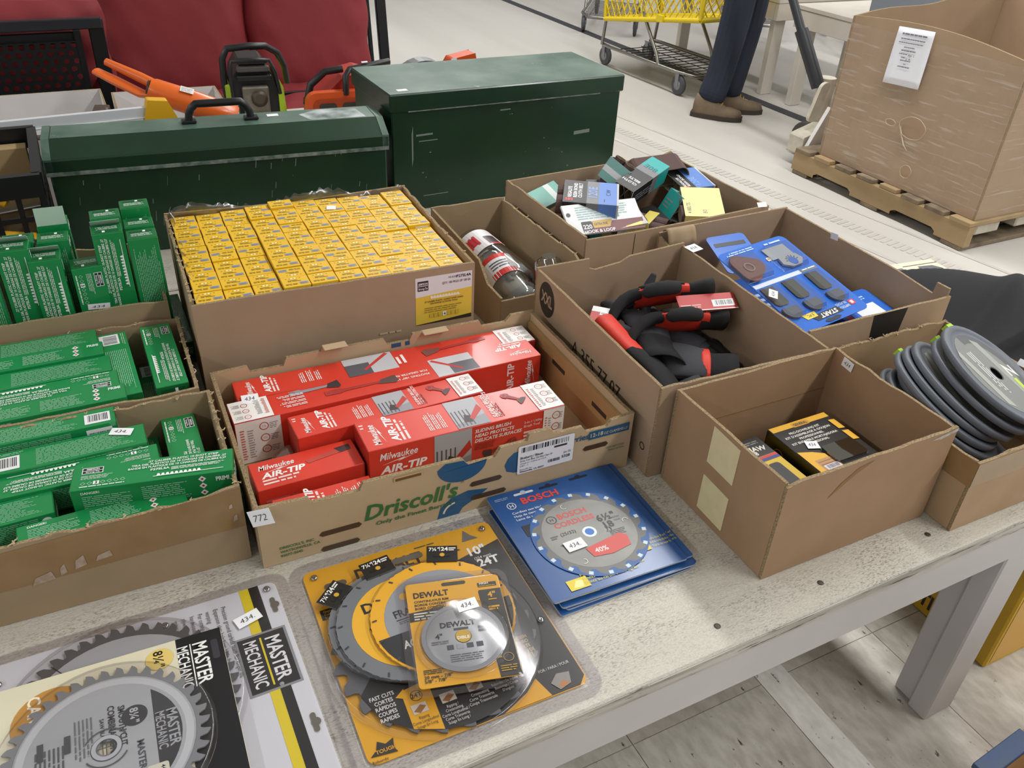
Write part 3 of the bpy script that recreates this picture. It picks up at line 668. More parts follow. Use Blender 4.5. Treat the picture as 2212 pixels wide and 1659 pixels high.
def art_top(a, L, W, pic=True):
    mil(a, L * .075, W * .12, W * .145, PI / 2); airtip(a, L * .165, W * .10, W * .16, PI / 2)
    a.lines(L * .012, W * .72, L * .02, W * .2, 2, '#e9c3bb')
    for k in range(3): a.lines(L * (.335 + .032 * k), W * .18, W * .62, L * .026, 3, '#f0ddd8', PI / 2, 0.5, k)
    if pic: photo(a, L * .44, 0.001, L * .165, W - .002)
    a.text('SLIDING BRUSH', L * .652, W * .12, W * .085, '#f3e4e0', rot=PI / 2, shear=.2, bold=.02); a.text('HEAD PROTECTS', L * .674, W * .12, W * .085, '#f3e4e0', rot=PI / 2, shear=.2, bold=.02); a.lines(L * .69, W * .12, W * .5, L * .03, 3, '#a2332a', PI / 2)
    wand(a, L * .745, W * .80, L * .11, -0.75)
    white_end(a, L * .865, 0.0005, L * .1345, W - .001)
def art_front(a, L, H, long=False):
    mil(a, L * .05, H * .72, H * .155); airtip(a, L * .05, H * .40, H * .165)
    photo(a, L * .315, 0.001, L * .19, H - .002)
    for i, t in enumerate(('SLIDING BRUSH', 'HEAD PROTECTS', 'DELICATE SURFACES')): a.text(t, L * .52, H * (.84 - .115 * i), H * .075, '#f2e2de', shear=.2, bold=.03)
    a.lines(L * .52, H * .42, L * .12, H * .16, 4, '#9c2c24')
    wand(a, L * .74, H * .44, L * .17, PI + 0.30)
    for i, t in enumerate(('2-in-1 Utility', 'Brush Tool')): a.text(t, L * .78, H * (.78 - .09 * i), H * .055, '#eed5cf', bold=.01)
    a.lines(L * .78, H * .12, L * .09, H * .50, 6, '#e6c4bd', 0, .6)
    white_end(a, L * .885, .0005, L * .1145, H - .001)
def art_crevice(a, L, H):
    mil(a, L * .07, H * .66, H * .17); airtip(a, L * .07, H * .36, H * .18)
    a.poly([(L * .50, H * .62), (L * .86, H * .78), (L * .86, H * .62), (L * .52, H * .50)], '#b8473c'); a.poly([(L * .80, H * .80), (L * .95, H * .84), (L * .95, H * .64), (L * .84, H * .60)], '#3f3032')
def red_box(label, x, y, z, yaw, L, W, H, top, front, back=None, end=False):
    o = thing('accessory_box', label, 'box', (x, y, z), yaw, 'red vacuum accessory boxes in the tray')
    MB().box((0, 0, 0), (L, W, H)).build('carton', m_red, o, bevel=0.0008)
    a = Art((0, 0, H), (1, 0, 0), (0, 1, 0), 0.0003, 0.00004); top(a, L, W); a.build(o)
    if front: a = Art((0, 0, 0), (1, 0, 0), (0, 0, 1), 0.0003, 0.00004); front(a, L, H); a.build(o)
    if back: a = Art((L, W, 0), (-1, 0, 0), (0, 0, 1), 0.0003, 0.00004); back(a, L, H); a.build(o)
    b = MB(); b.box((-0.0005, 0.0006, H * 0.10), (-0.0001, W - 0.0006, H - 0.001)); b.box((L + 0.0001, 0.0006, H * 0.10), (L + 0.0005, W - 0.0006, H - 0.001)); b.build('end_flap', mat('red_flap', '#a52a20', 0.4), o)
    return o
zt = TZ + 0.0072
def top_long(a, L, W):
    mil(a, L * .05, W * .12, W * .15, PI / 2); airtip(a, L * .105, W * .10, W * .17, PI / 2)
    for k in range(3): a.lines(L * (.215 + .024 * k), W * .25, W * .6, L * .018, 3, '#f0ddd8', PI / 2, .5, k)
    a.rect(L * .345, .001, L * .165, W - .002, '#bdbcc0'); a.rect(L * .345, .001, L * .08, W * .62, '#57565c'); a.poly([(L * .40, W * .30), (L * .405, W * .22), (L * .50, W * .9), (L * .49, W * .98)], '#c23b34')
    for k in range(2): a.lines(L * (.525 + .018 * k), W * .2, W * .5, L * .014, 1, '#f0ddd8', PI / 2, .7, k)
    wand(a, L * .84, W * .72, L * .22, PI + .10, '#7a4a42', '#a5302a'); white_end(a, L * .885, .0005, L * .1145, W - .001)
def top_long2(a, L, W):          # seen turned half round
    airtip(a, L * .03, W * .18, W * .17); mil(a, L * .02, W * .62, W * .15)
    a.rect(L * .22, .001, L * .145, W - .002, '#c4c3c7'); a.rect(L * .22, W * .4, L * .09, W * .55, '#5f5e66'); a.poly([(L * .27, W * .75), (L * .275, W * .82), (L * .36, W * .10), (L * .35, W * .04)], '#c23b34')
    a.text('PIVOTING 180° HEAD', L * .385, W * .62, W * .09, '#f2e2de', bold=.02); a.text('FOR GREATER REACH', L * .385, W * .44, W * .09, '#f2e2de', bold=.02)
    wand(a, L * .72, W * .55, L * .22, PI, '#5a4240', '#a5302a'); wand(a, L * .82, W * .2, L * .15, PI + .02, '#3b3133', '#8f8f94')
    for i in range(4): a.lines(L * .78, W * (.70 - .16 * i), L * .08, W * .12, 2, '#f0ddd8', 0, .5, i)
    white_end(a, L * .885, .0005, L * .1145, W - .001)
def back_long2(a, L, H):
    white_end(a, .0005, .0005, L * .13, H - .001); a.text('AIR-TIP', L * .90, H * .2, H * .16, '#f0ddd8', rot=PI / 2, bold=.03); mil(a, L * .965, H * .25, H * .14, PI / 2)
M1 = red_box('long red box lying along the back wall of the berry tray', -0.036, 0.6575, zt, R_(-1.55), 0.520, 0.056, 0.076, top_long, None)
M2 = red_box('long red box with its white end to the left, second from the back', -0.054 + 0.522, 0.5925 + 0.0575, zt, PI + R_(-0.2), 0.522, 0.0565, 0.078, top_long2, None, back_long2)
M3 = red_box('middle red box behind the large front one, with a cream end', 0.024, 0.530, zt, R_(0.8), 0.305, 0.058, 0.074, art_top, None)
M4 = red_box('largest red box at the front, showing a sliding brush', 0.106, 0.452, zt, R_(-1.8), 0.322, 0.0745, 0.080, art_top, art_front)
M5 = red_box('flat red box at the left showing a crevice tool', -0.053, 0.460, zt, R_(0.3), 0.155, 0.064, 0.054, art_crevice, lambda a, L, H: a.lines(L * .06, H * .4, L * .3, H * .3, 2, '#c76a60'))
M6 = red_box('lowest red box in the front left corner of the tray', -0.040, 0.3855, zt, R_(-0.8), 0.140, 0.058, 0.046, lambda a, L, W: (mil(a, L * .18, W * .1, W * .16, PI / 2), airtip(a, L * .40, W * .05, W * .19, PI / 2), [a.lines(L * (.66 + .08 * k), W * .2, W * .65, L * .06, 3, '#f0ddd8', PI / 2, .5, k) for k in range(4)]), None)
for M, x, z in ((M4, -0.004, 0.050), (M3, -0.004, 0.03)):           # clear hang tabs
    b = MB(); b.grid(lambda u, v: (x - 0.030 * u, 0.010 + 0.036 * v, z - 0.020 * u * u + 0.002), 4, 4); b.build('hang_tab', clear('tab_film', '#f2e6e4', 0.2, 0.25, 0.5), M, solid=0.0006)
sticker(M2, (0.500, 0.010, 0.0783), (-1, 0.1, 0), (-0.1, -1, 0), 0.026, 0.024, '434', 0.001)

# ================================================================== green strip-load cartons
GREEN = '#15793f'
m_green = mat('green_carton', '#198849', 0.26, noise=(5, '#157a3f', 0.5), coat=0.5)
GL, GW, GH = 0.196, 0.047, 0.040
def strong(a, u, v, w, h, rot=0.0):
    ca, sa = math.cos(rot), math.sin(rot); T = lambda x, y: (u + x * ca - y * sa, v + x * sa + y * ca)
    a.poly([T(0, 0), T(w, 0), T(w, h), T(0, h)], '#dfe4e0'); a.poly([T(w * .04, h * .08), T(w * .96, h * .08), T(w * .96, h * .46), T(w * .04, h * .46)], '#1b1d1c', True); a.poly([T(w * .04, h * .54), T(w * .96, h * .54), T(w * .96, h * .92), T(w * .04, h * .92)], '#1b1d1c')
    a.text('SIMPSON', *T(w / 2, h * .62), h * .22, '#e8ece9', 'c', rot=rot, bold=.03); a.text('Strong-Tie', *T(w / 2, h * .17), h * .22, '#e8ece9', 'c', rot=rot, bold=.02)
def green_proto():
    o = thing('green_carton', 'x', 'carton', group='green cartons in the boxes on the left')
    MB().box((0, 0, 0), (GL, GW, GH)).build('carton', m_green, o, bevel=0.0006)
    TX = '#d7e6da'
    a = Art((0, 0, GH), (1, 0, 0), (0, 1, 0), 0.0003, 0.00004)          # top: brand face
    strong(a, GL * .055, GW * .66, GL * .13, GW * .26)
    a.lines(GL * .055, GW * .42, GL * .20, GW * .18, 4, TX, fill=.35)
    for i in range(7):
        x = GL * (.055 + .040 * i); a.ring(x + GL * .018, GW * .24, .0026, .0031, TX, n=4) if i != 2 else a.rect(x, GW * .17, GL * .036, GW * .14, '#eef2ee')
    a.text('3', GL * .153, GW * .19, GW * .10, '#16301f', 'c', bold=.03); a.lines(GL * .055, GW * .08, GL * .28, GW * .05, 1, TX, fill=.8)
    for i, (t, x, w) in enumerate((('.27 CALIBER PLASTIC 10-SHOT STRIP', .46, .45), ('TIRA DEL PLÁSTICO DE 10 CARGAS DE CALIBRE .27', .36, .60), ('BANDE EN PLASTIQUE DE 10 CHARGES DE CALIBRE 0,27', .34, .62))):
        a.text(t, GL * x, GW * (.80 - .12 * i), GW * .078, TX, bold=.03, width=GL * w)
    a.text('P27SL3A', GL * .48, GW * .42, GW * .085, TX, bold=.04, width=GL * .12); a.lines(GL * .61, GW * .36, GL * .35, GW * .14, 3, TX, fill=.5)
    for i in range(10):
        x = GL * (.52 + .028 * i); a.poly([(x, GW * .16), (x + GL * .026, GW * .16), (x + GL * .019, GW * .26), (x + GL * .007, GW * .26)], '#eef2ee', True)
    a.k += 1; a.rect(GL * .50, GW * .145, GL * .44, GW * .02, '#eef2ee')
    a.build(o)
    a = Art((0, GW, 0), (1, 0, 0), (0, -1, 0), 0.0003, 0.00004)        # bottom: fine print
    a.lines(GL * .30, GW * .10, GL * .64, GW * .80, 14, '#8fc0a0', fill=.35); a.barcode(GL * .03, GW * .12, GL * .17, GW * .62)
    a.lines(GL * .03, GW * .82, GL * .2, GW * .12, 2, '#8fc0a0'); a.build(o)
    a = Art((0, 0, 0), (1, 0, 0), (0, 0, 1), 0.0003, 0.00004)          # front side
    a.text('DANGER!', GL * .06, GH * .80, GH * .09, TX, bold=.03); a.lines(GL * .06, GH * .15, GL * .30, GH * .60, 8, '#9ccaac', fill=.35); a.lines(GL * .42, GH * .15, GL * .30, GH * .70, 9, '#9ccaac', fill=.35, seed=4)
    for i in range(3):
        cx, cy = GL * .80, GH * (.80 - .28 * i); a.poly([(cx - .005, cy), (cx, cy - .005), (cx + .005, cy), (cx, cy + .005)], '#e8ece9'); a.disc(cx, cy, .0018, '#aa3333', 8)
    a.text('PRIMI', GL * .885, GH * .66, GH * .16, TX, bold=.04, width=GL * .085); a.build(o)
    a = Art((GL, GW, 0), (-1, 0, 0), (0, 0, 1), 0.0003, 0.00004)       # back side
    a.lines(GL * .10, GH * .10, GL * .66, GH * .80, 12, '#9ccaac', fill=.3, seed=7); a.barcode(GL * .80, GH * .15, GL * .17, GH * .6); a.ring(GL * .05, GH * .70, 0, GH * .16, '#e8ece9'); a.ring(GL * .05, GH * .28, 0, GH * .16, '#e8ece9'); a.build(o)
    for xx, U in ((GL, (0, 1, 0)), (0, (0, -1, 0))):
        a = Art((xx + (.0008 if xx else -.0008), 0 if xx else GW, 0), U, (0, 0, 1), 0.0003, 0.00004)
        for i in range(7): a.rect(GW * (.12 + .11 * i), GH * .70, GW * .09, GH * .16, '#0c4f28' if i != 4 else '#eef2ee', 0, True)
        a.k += 1; a.lines(GW * .15, GH * .30, GW * .7, GH * .32, 4, TX, fill=.4); a.build(o)
    b = MB(); b.box((GL, .001, GH * .02), (GL + .0007, GW - .001, GH * .97)); b.box((-.0007, .001, GH * .02), (0, GW - .001, GH * .97)); b.build('end_flap', mat('green_flap', '#0e6a34', .35), o)
    return o
gp = green_proto(); gp_used = False
def roll(k):          # turn the carton about its long axis so that face k is up: 0 brand, 1 front side, 2 fine print, 3 back side
    c = Matrix.Translation((0, GW / 2, GH / 2)); q = Matrix.Rotation(PI / 2 * k, 4, 'X') if k else Matrix.Identity(4)
    return c @ q @ c.inverted()
def green(label, x, y, z, yaw=0.0, k=0, flip=False, pitch=0.0, tilt=0.0, stand=False, L=None):
    """x,y,z = near left lower corner of the lying carton (or of the standing one)"""
    global gp_used
    M = Matrix.Translation((x, y, z)) @ Matrix.Rotation(yaw, 4, 'Z') @ Matrix.Rotation(pitch, 4, 'Y') @ Matrix.Rotation(tilt, 4, 'X')
    if stand:         # brand face toward the viewer, text running upward
        M = M @ Matrix(((0, -1, 0, GW), (0, 0, -1, GH), (1, 0, 0, 0), (0, 0, 0, 1))) if not flip else M @ Matrix(((0, 1, 0, 0), (0, 0, -1, GH), (-1, 0, 0, GL), (0, 0, 0, 1)))
        if k: M = M @ roll(k)
    else:
        if flip: M = M @ Matrix.Translation((GL, GW, 0)) @ Matrix.Rotation(PI, 4, 'Z')
        if k in (1, 3): M = M @ Matrix.Translation((0, (GH - GW) / 2, (GW - GH) / 2))
        M = M @ roll(k)
    if not gp_used: gp.matrix_world = M; gp['label'] = label; gp_used = True; return gp
    return copy_thing(gp, label, M)
G0 = TZ + 0.006
# front box A (nearest)
green('green carton lying against the back wall of the nearest box, text upside down', -0.405, 0.6125, 0.616, R_(-1.2), 1, True)
c = green('green carton bearing a 434 sticker, beside the back carton of the nearest box', -0.372, 0.5660, 0.613, R_(-0.8), 2); sticker(c, (0.150, 0.012, -0.0003), (0.9, 0.40, 0), (0.40, -0.9, 0), 0.030, 0.016, '434.', 0.0015)
green('green carton with an upside down logo, third from the back of the nearest box', -0.362, 0.5220, 0.607, R_(-1.6), 0, True)
green('dark green carton lying below the sticker carton of the nearest box', -0.395, 0.567, G0 + 0.001, R_(-1), 1)
green('dark green carton lying under the upside down logo carton', -0.385, 0.522, G0 + 0.001, R_(-1.5), 1)
green('green carton with a readable logo and the number 3, nearest box', -0.2760, 0.4715, 0.6305, R_(-11), 0)
green('green carton under the readable logo carton in the nearest box', -0.268, 0.472, G0 + 0.001, R_(-1), 1)
green('green carton lying slantwise along the front rim, barcode on its side', -0.341, 0.4245, 0.594, R_(2.0), 3, False, 0)
green('green carton buried under the slanting front carton', -0.322, 0.4215, G0 + 0.001, R_(0), 2)
green('green carton with a barcode label cut by the left picture edge, nearest box', -0.5350 + .04, 0.4720, 0.602, R_(1), 2)
M_ = Matrix.Translation((-0.107, 0.448, 0.590)) @ Matrix.Rotation(R_(89), 4, 'Z')
c = copy_thing(gp, 'green carton pointing away at the right end of the nearest box', M_ @ Matrix.Translation((GL, GW, 0)) @ Matrix.Rotation(PI, 4, 'Z'))
M_ = Matrix.Translation((-0.160, 0.452, 0.562)) @ Matrix.Rotation(R_(90), 4, 'Z')
c = copy_thing(gp, 'half hidden green carton between the stack and the right end carton', M_ @ roll(2))
# middle box B
zs = [0.624, 0.622, 0.622, 0.621, 0.619]; ks = [2, 3, 2, 0, 3]; nm = ['rearmost', 'second', 'third', 'fourth', 'foremost']
yb_ = [0.8505, 0.8095, 0.7615, 0.7135, 0.6755]
for i in range(5):
    y = yb_[i]
    c = green('green carton lying lengthwise in the middle box, %s of five' % nm[i], -0.408 + 0.006 * i, y, zs[i] - (0.003 if ks[i] in (1, 3) else 0), R_(-0.6), ks[i], ks[i] == 0)
    if i == 1: sticker(c, (0.120, 0.0475, 0.030), (-1, 0, -0.3), (0.3, 0, -1), 0.030, 0.018, '434', 0.0015)
    green('dark green carton lying in the lower layer of the middle box, %s of five' % nm[i], -0.420 + 0.006 * i, 0.8520 - .0435 * i, G0 + 0.002, R_(-0.6), 1)
M_ = Matrix.Translation((-0.165, 0.686, 0.618)) @ Matrix.Rotation(R_(91), 4, 'Z'); copy_thing(gp, 'green fine print carton pointing away beside the lying cartons of the middle box', M_ @ Matrix.Translation((GL, GW, 0)) @ Matrix.Rotation(PI, 4, 'Z') @ roll(2))
M_ = Matrix.Translation((-0.099, 0.684, 0.620)) @ Matrix.Rotation(R_(90), 4, 'Z'); copy_thing(gp, 'green carton at the right end of the middle box, strip picture up', M_ @ Matrix.Translation((GL, GW, 0)) @ Matrix.Rotation(PI, 4, 'Z'))
for k, xx in enumerate((-0.163, -0.118)):
    M_ = Matrix.Translation((xx, 0.684, G0 + 0.001)) @ Matrix.Rotation(R_(90), 4, 'Z'); copy_thing(gp, 'green carton in the gap of the middle box, %s one' % ('left', 'right')[k], M_ @ Matrix.Translation((GL, GW, 0)) @ Matrix.Rotation(PI, 4, 'Z') @ roll(2))
# rear box C: cartons on end
def flap_on(root, h, lean):
    b = MB(); b.add([(GL, 0.001, 0.0), (GL, GW - 0.001, 0.0), (GL + h, GW - 0.001, lean), (GL + h, 0.001, lean)], [(0, 1, 2, 3)])
    b.build('open_flap', mat('flap_inside', '#a9c2b0', 0.5), root, solid=0.0006)
def std(label, x, y, z, k=0, yaw=0.0, flip=False): return green(label, x, y, z, yaw, k, flip, stand=True)
flap_on(std('green carton on end with an open top, far left of the rear box', -0.324, 0.945, 0.602, 0, R_(-4)), .012, .012)
flap_on(std('green carton on end, second from the left in the rear box', -0.2825, 0.934, 0.583, 0, R_(-3)), .012, .012)
std('green carton on end behind the second one, rear box', -0.266, 0.990, 0.590, 2, R_(-3))
flap_on(std('green carton on end with a raised flap, rear box', -0.262, 1.040, 0.598, 2, R_(-2)), .030, .004)
c = std('short looking green carton with a price sticker, middle of the rear box', -0.225, 0.934, 0.560, 0, R_(2), True); sticker(c, (0.075, 0.010, GH), (0.1, 1, 0), (-1, 0.1, 0), 0.034, 0.010, '434', 0.001)
flap_on(std('tall green carton on end, third from the right in the rear box', -0.1835, 0.938, 0.612, 0, R_(-1)), .012, .012)
std('tall green carton on end behind the third from the right', -0.180, 1.004, 0.612, 2, R_(-1))
std('green carton on end with fine print at the right wall of the rear box', -0.133, 0.936, 0.596, 2, R_(-2))
std('green carton on end behind the fine print one, rear box', -0.131, 0.998, 0.592, 2, R_(-2))
std('rearmost green carton on end in the right corner of the rear box', -0.130, 1.050, 0.606, 2, R_(-2))
std('dark green carton on end at the back left of the rear box', -0.318, 1.000, 0.590, 2, R_(-3))
std('green carton on end half cut by the left picture edge, rear box', -0.378, 0.940, 0.566, 2, R_(-3))
std('wrapped green carton on end at the left back of the rear box', -0.378, 1.010, 0.602, 2, R_(-3))
# lower layer so that the standing ones have something to stand on
for i in range(5):
    M_ = Matrix.Translation((-0.385 + 0.070 * i + GW, 0.932, G0 + 0.0005)) @ Matrix.Rotation(R_(90), 4, 'Z')
    copy_thing(gp, 'green carton lying under the standing cartons of the rear box, %s from the left' % ('first', 'second', 'third', 'fourth', 'fifth')[i], M_ @ roll(2))

# ================================================================== yellow cartons (ten by ten)
m_yc = mat('yellow_carton', '#e3b51c', 0.45, noise=(8, '#d9a915', 0.5))
YW, YD, YH = 0.0440, 0.0352, 0.188
yc = thing('yellow_carton', 'x', 'carton', group='yellow cartons in the big box')
MB().box((0, 0, 0), (YW, YD, YH)).build('carton', m_yc, yc, bevel=0.0005)
a = Art((0, 0, YH), (1, 0, 0), (0, 1, 0), 0.0002, 0.00003)
for i in range(5): a.rect(YW * (.16 + .13 * i), YD * .80, YW * .05, YD * .05, '#7d6a1c', 0, True)
a.k += 1; a.disc(YW * .40, YD * .83, YW * .05, '#efe6c0', 8); a.disc(YW * .52, YD * .83, YW * .05, '#efe6c0', 8)
a.lines(YW * .22, YD * .50, YW * .5, YD * .20, 2, '#6f621f', fill=.5, seed=2); a.lines(YW * .10, YD * .16, YW * .5, YD * .18, 2, '#6f5f1a', fill=.45, seed=3)
a.rect(YW * .62, YD * .16, YW * .32, YD * .24, '#8f94a3'); a.lines(YW * .65, YD * .19, YW * .26, YD * .16, 2, '#5d6274', fill=.5); a.build(yc)
a = Art((0, 0, 0), (1, 0, 0), (0, 0, 1), 0.0002, 0.00003); a.rect(YW * .32, YH - .014, YW * .6, .010, '#ded9c8'); a.lines(YW * .1, YH - .06, YW * .7, .036, 6, '#8f7d25', fill=.35); a.build(yc)
ORD = ('first', 'second', 'third', 'fourth', 'fifth', 'sixth', 'seventh', 'eighth', 'ninth', 'tenth')
rd = random.Random(11); Ty = Matrix.Translation((-0.068, 0.770, TZ)) @ Matrix.Rotation(R_(-2.24), 4, 'Z'); first = True
dh = [[0.0] * 10 for _ in range(10)]
for i in range(10):
    base = (rd.random() - .5) * .004 + (.004 if 3 <= i <= 6 else 0)
    for j in range(10): dh[i][j] = base + (rd.random() - .5) * .003 + (.003 if (i, j) in ((3, 8), (4, 9)) else 0)
for i in (8, 9):
    for j in range(5): dh[i][j] -= .013
for i in range(10):
    for j in range(10):
        x = 0.0085 + i * 0.0459 + (rd.random() - .5) * .0012; y = 0.0075 + j * 0.0366 + (rd.random() - .5) * .0006
        z = 0.0112 + dh[i][j]
        M = Ty @ Matrix.Translation((x, y, max(.0058, z)))
        if rd.random() < 0.12: M = M @ Matrix.Translation((YW, YD, 0)) @ Matrix.Rotation(PI, 4, 'Z')
        lab = 'small yellow carton in the big box, %s row from the front, %s from the left' % (ORD[j], ORD[i])
        if first: yc.matrix_world = M; yc['label'] = lab; first = False; c = yc
        else: c = copy_thing(yc, lab, M)
        if (i, j) == (6, 8): sticker(c, (0.010, 0.012, YH), (1, -.3, 0), (.3, 1, .3), .018, .012, '', .001)

# ================================================================== ear muffs in clear packs
m_cup = mat('cup_grey', '#8d8b80', .5); m_dk = mat('insert_grey', '#6d706d', .5); film2 = clear('pack_clear', '#f4f5f5', .06, .10, .6)
def muff_pack(label, M, R, Ln, style):
    o = thing('earmuff_pack', label, 'ear muffs', M=M, group='ear muffs in the narrow box')
    b = MB(); b.lathe([(R * .72, 0), (R * .95, .006), (R, .02), (R, Ln - .03), (R * .9, Ln - .012), (R * .55, Ln - .003), (R * .5, Ln)], 24); b.build('clear_shell', film2, o)
    b = MB(); r2 = R * .82
    for s in (-1, 1): b.ball((s * R * .42, 0, Ln * .30), (R * .34, R * .62, R * .62), 14)
    b.build('ear_cup', m_cup, o)
    b = MB(); b.tube([(R * .75 * math.cos(t), 0, Ln * .30 + Ln * .42 * math.sin(t)) for t in [PI * i / 12 for i in range(13)]], .006, 8); b.build('headband', mat('band_grey', '#6f6e68', .5), o)
    b = MB(); b.lathe([(R * .7, .002), (R * .86, .008), (R * .86, Ln * .14)], 20, cap=False); b.build('tray_insert', m_dk, o)
    # wrapped label
    R1 = R + .0007; z0, z1 = (Ln * .52, Ln * .86) if style == 0 else (Ln * .40, Ln * .78)
    a = Art((0, 0, 0), (1, 0, 0), (0, 0, 1), 0, .00008)
    a.fn = lambda u, v, h: Vector(((R1 + h) * math.cos(u / R1), (R1 + h) * math.sin(u / R1), v))
    def band(u0, u1, v0, v1, c, n=10):
        for k in range(n): a.rect(u0 + (u1 - u0) * k / n, v0, (u1 - u0) / n, v1 - v0, c, 0, True)
        a.k += 1
    H = z1 - z0
    band(-R1 * 1.9, R1 * 1.9, z0, z1, '#dcdadb', 24)
    if style == 0:
        band(-.016, .012, z0 + H * .08, z0 + H * .55, '#38272c', 6); band(-.060, -.030, z0 + H * .30, z0 + H * .70, '#b8252b', 5); band(-.010, .016, z0 + H * .0, z0 + H * .10, '#b8252b', 4)
        for k in range(3): band(-.056 + .010 * k, -.050 + .010 * k, z0 + H * (.25 + .05 * (k % 2)), z0 + H * .75, '#c03036', 2)
        for k in range(5): band(.022, .050, z0 + H * (.1 + .15 * k), z0 + H * (.16 + .15 * k), '#8d8c90', 3)
    else:
        band(-.030, .030, z0, z0 + H * .25, '#c2302c', 8); band(-.030, .030, z1 - H * .2, z1, '#c2302c', 8)
        for k in range(3): band(-.022, .018, z0 + H * (.36 + .12 * k), z0 + H * (.42 + .12 * k), '#55565c', 4)
    a.build(o); return o
muff_pack('clear pack of ear muffs with a wrapped label, rearmost in the narrow box', frame((0.573, 0.875, 0.600), (0.25, -0.05, 1.0), (-0.11, 0.95, 0.16)), .049, .20, 0)
muff_pack('clear pack of ear muffs with a red bordered card, in the narrow box', frame((0.556, 0.812, 0.590), (-0.3, -0.2, 1.0), (-0.05, 0.9, 0.22)), .042, .17, 1)
muff_pack('small clear pack of ear muffs standing upright in the narrow box', frame((0.632, 0.850, 0.547), (-0.6, -0.8, 0), (0, 0.1, 1)), .028, .125, 0)

# ================================================================== work gloves
m_gb = mat('glove_black', '#161618', .9, bump=(160, .05)); m_gg = mat('glove_charcoal', '#3a3b40', .8, bump=(160, .05)); m_gr = mat('glove_red', '#d63a28', .6, bump=(120, .04)); m_fl = mat('glove_fleece', '#232327', .95, bump=(90, .08)); m_tagr = mat('tag_red', '#b9302d', .45)
def glove(label, M, palm, back, fing, cuffm, curl=.35, spread=.10, cufflen=.055, cuffr=.040, band=True, thumb=.9, lift=None):
    o = thing('work_glove', label, 'glove', M=M, group='work gloves in the XXL box')
    b = MB()
    def P(u, v):
        an = 2 * PI * u; w = .044 - .012 * (1 - v) ** 2; th = .0125 + .004 * math.sin(PI * v)
        return Vector((-.004 + .102 * v, w * math.cos(an), th * math.sin(an) + .004 * math.sin(v * PI)))
    b.grid(P, 20, 8); b.add([P(i / 20, 1) for i in range(20)], [list(range(20))]); b.build('palm', palm, o, smooth=True)
    if band:
        b = MB(); b.grid(lambda u, v: P(.02 + .46 * u, .08 + .8 * v) * 1.0 + Vector((0, 0, .0016)), 12, 6); b.build('back_panel', back, o, solid=.002)
    for k in range(4):
        y = -.033 + .022 * k; Ln = (.062, .076, .080, .068)[k]; c = curl * (1 + .15 * k) if lift is None or k != lift else -0.9
        pts = [Vector((.088, y, 0))]; ang = -c * .25
        for s in range(5):
            pts.append(pts[-1] + Vector((math.cos(ang) * Ln / 4, spread * (k - 1.5) * Ln / 4, math.sin(ang) * Ln / 4))); ang -= c * .35
        b = MB(); b.tube(pts, [.0108, .0115, .0112, .0108, .0098, .0060], 10); b.ball(pts[-1], .006, 8); b.build('finger', fing, o, smooth=True)
    b = MB(); b.tube([(.020, .034, 0), (.040, .052, -.004), (.060, .064, -.008), (.080, .066, -.012), (.088, .066, -.014)], [.012, .0135, .0125, .011, .006], 10); b.build('thumb', fing, o, smooth=True)
    b = MB()
    pr = [(cuffr * .98, .012), (cuffr * .93, 0), (cuffr * .9, -.010), (cuffr * 1.0, -cufflen * .6), (cuffr * 1.08, -cufflen), (cuffr * .98, -cufflen), (cuffr * .88, -.012)]
    b.lathe([(r, z) for r, z in pr], 20, 0, Matrix.Rotation(PI / 2, 4, 'Y') @ Matrix.Diagonal((.52, 1, 1, 1)), cap=False); b.build('cuff', cuffm, o, smooth=True)
    return o
XX = lambda x, y, z, d, up: frame((x, y, z), d, up)
g1 = glove('black and red work glove on top of the pile, cuff opening to the right', XX(0.775, 0.604, 0.682, (-1, 0.42, -.20), (0.0, .80, .60)), m_gr, m_gb, m_gb, m_gb, .5, .08, .050, .031)
g2 = glove('charcoal work glove with one finger pointing up', XX(0.668, 0.535, 0.628, (0.30, 0.95, .08), (0.2, -0.2, 1)), m_gg, m_gg, m_gg, m_gb, .25, .1, lift=1, band=False)
g3 = glove('red edged work glove below the top one, beside the red tag', XX(0.786, 0.553, 0.645, (-1, 0.36, -.04), (0, .80, .60)), m_gr, m_gb, m_gb, m_gb, .45, .1, .040, .030)
g4 = glove('black fleece glove with its fingers toward the front right corner', XX(0.722, 0.600, 0.606, (0.52, -0.84, -.08), (0.1, 0.1, 1)), m_fl, m_fl, m_fl, m_fl, .45, .16)
g5 = glove('charcoal glove with red trim lying palm up near the front wall', XX(0.742, 0.470, 0.606, (-0.80, 0.52, .02), (0.1, -0.35, 1)), m_gg, m_gg, m_gg, m_gb, .12, .14, .05, .034)
b = MB(); b.grid(lambda u, v: (.000 + .016 * u, -.036 + .070 * v, .0185 - .05 * abs(v - .5) ** 2), 4, 10); b.build('red_trim', m_gr, g5, solid=.003)
g6 = glove('glove with a ribbed red cuff in the near left corner', XX(0.618, 0.525, 0.632, (0.22, -0.95, -.32), (0.5, 0.2, 1)), m_gb, m_gb, m_gb, m_gr, .6, .05, .085, .030, band=False)
g7 = glove('all black glove at the bottom of the pile, left side', XX(0.640, 0.668, 0.575, (0.7, -0.5, 0), (0, 0, 1)), m_gb, m_gb, m_gb, m_gb, .3, .1)
g8 = glove('all black glove at the bottom of the pile, right side', XX(0.805, 0.600, 0.572, (-0.1, -1, 0), (0, 0, 1)), m_gb, m_gb, m_gb, m_gb, .35, .12)
g9 = glove('all black glove under the charcoal glove, near the front wall', XX(0.765, 0.425, 0.572, (-1, 0.2, 0), (0, 0, 1)), m_gb, m_gb, m_gb, m_gb, .3, .1)
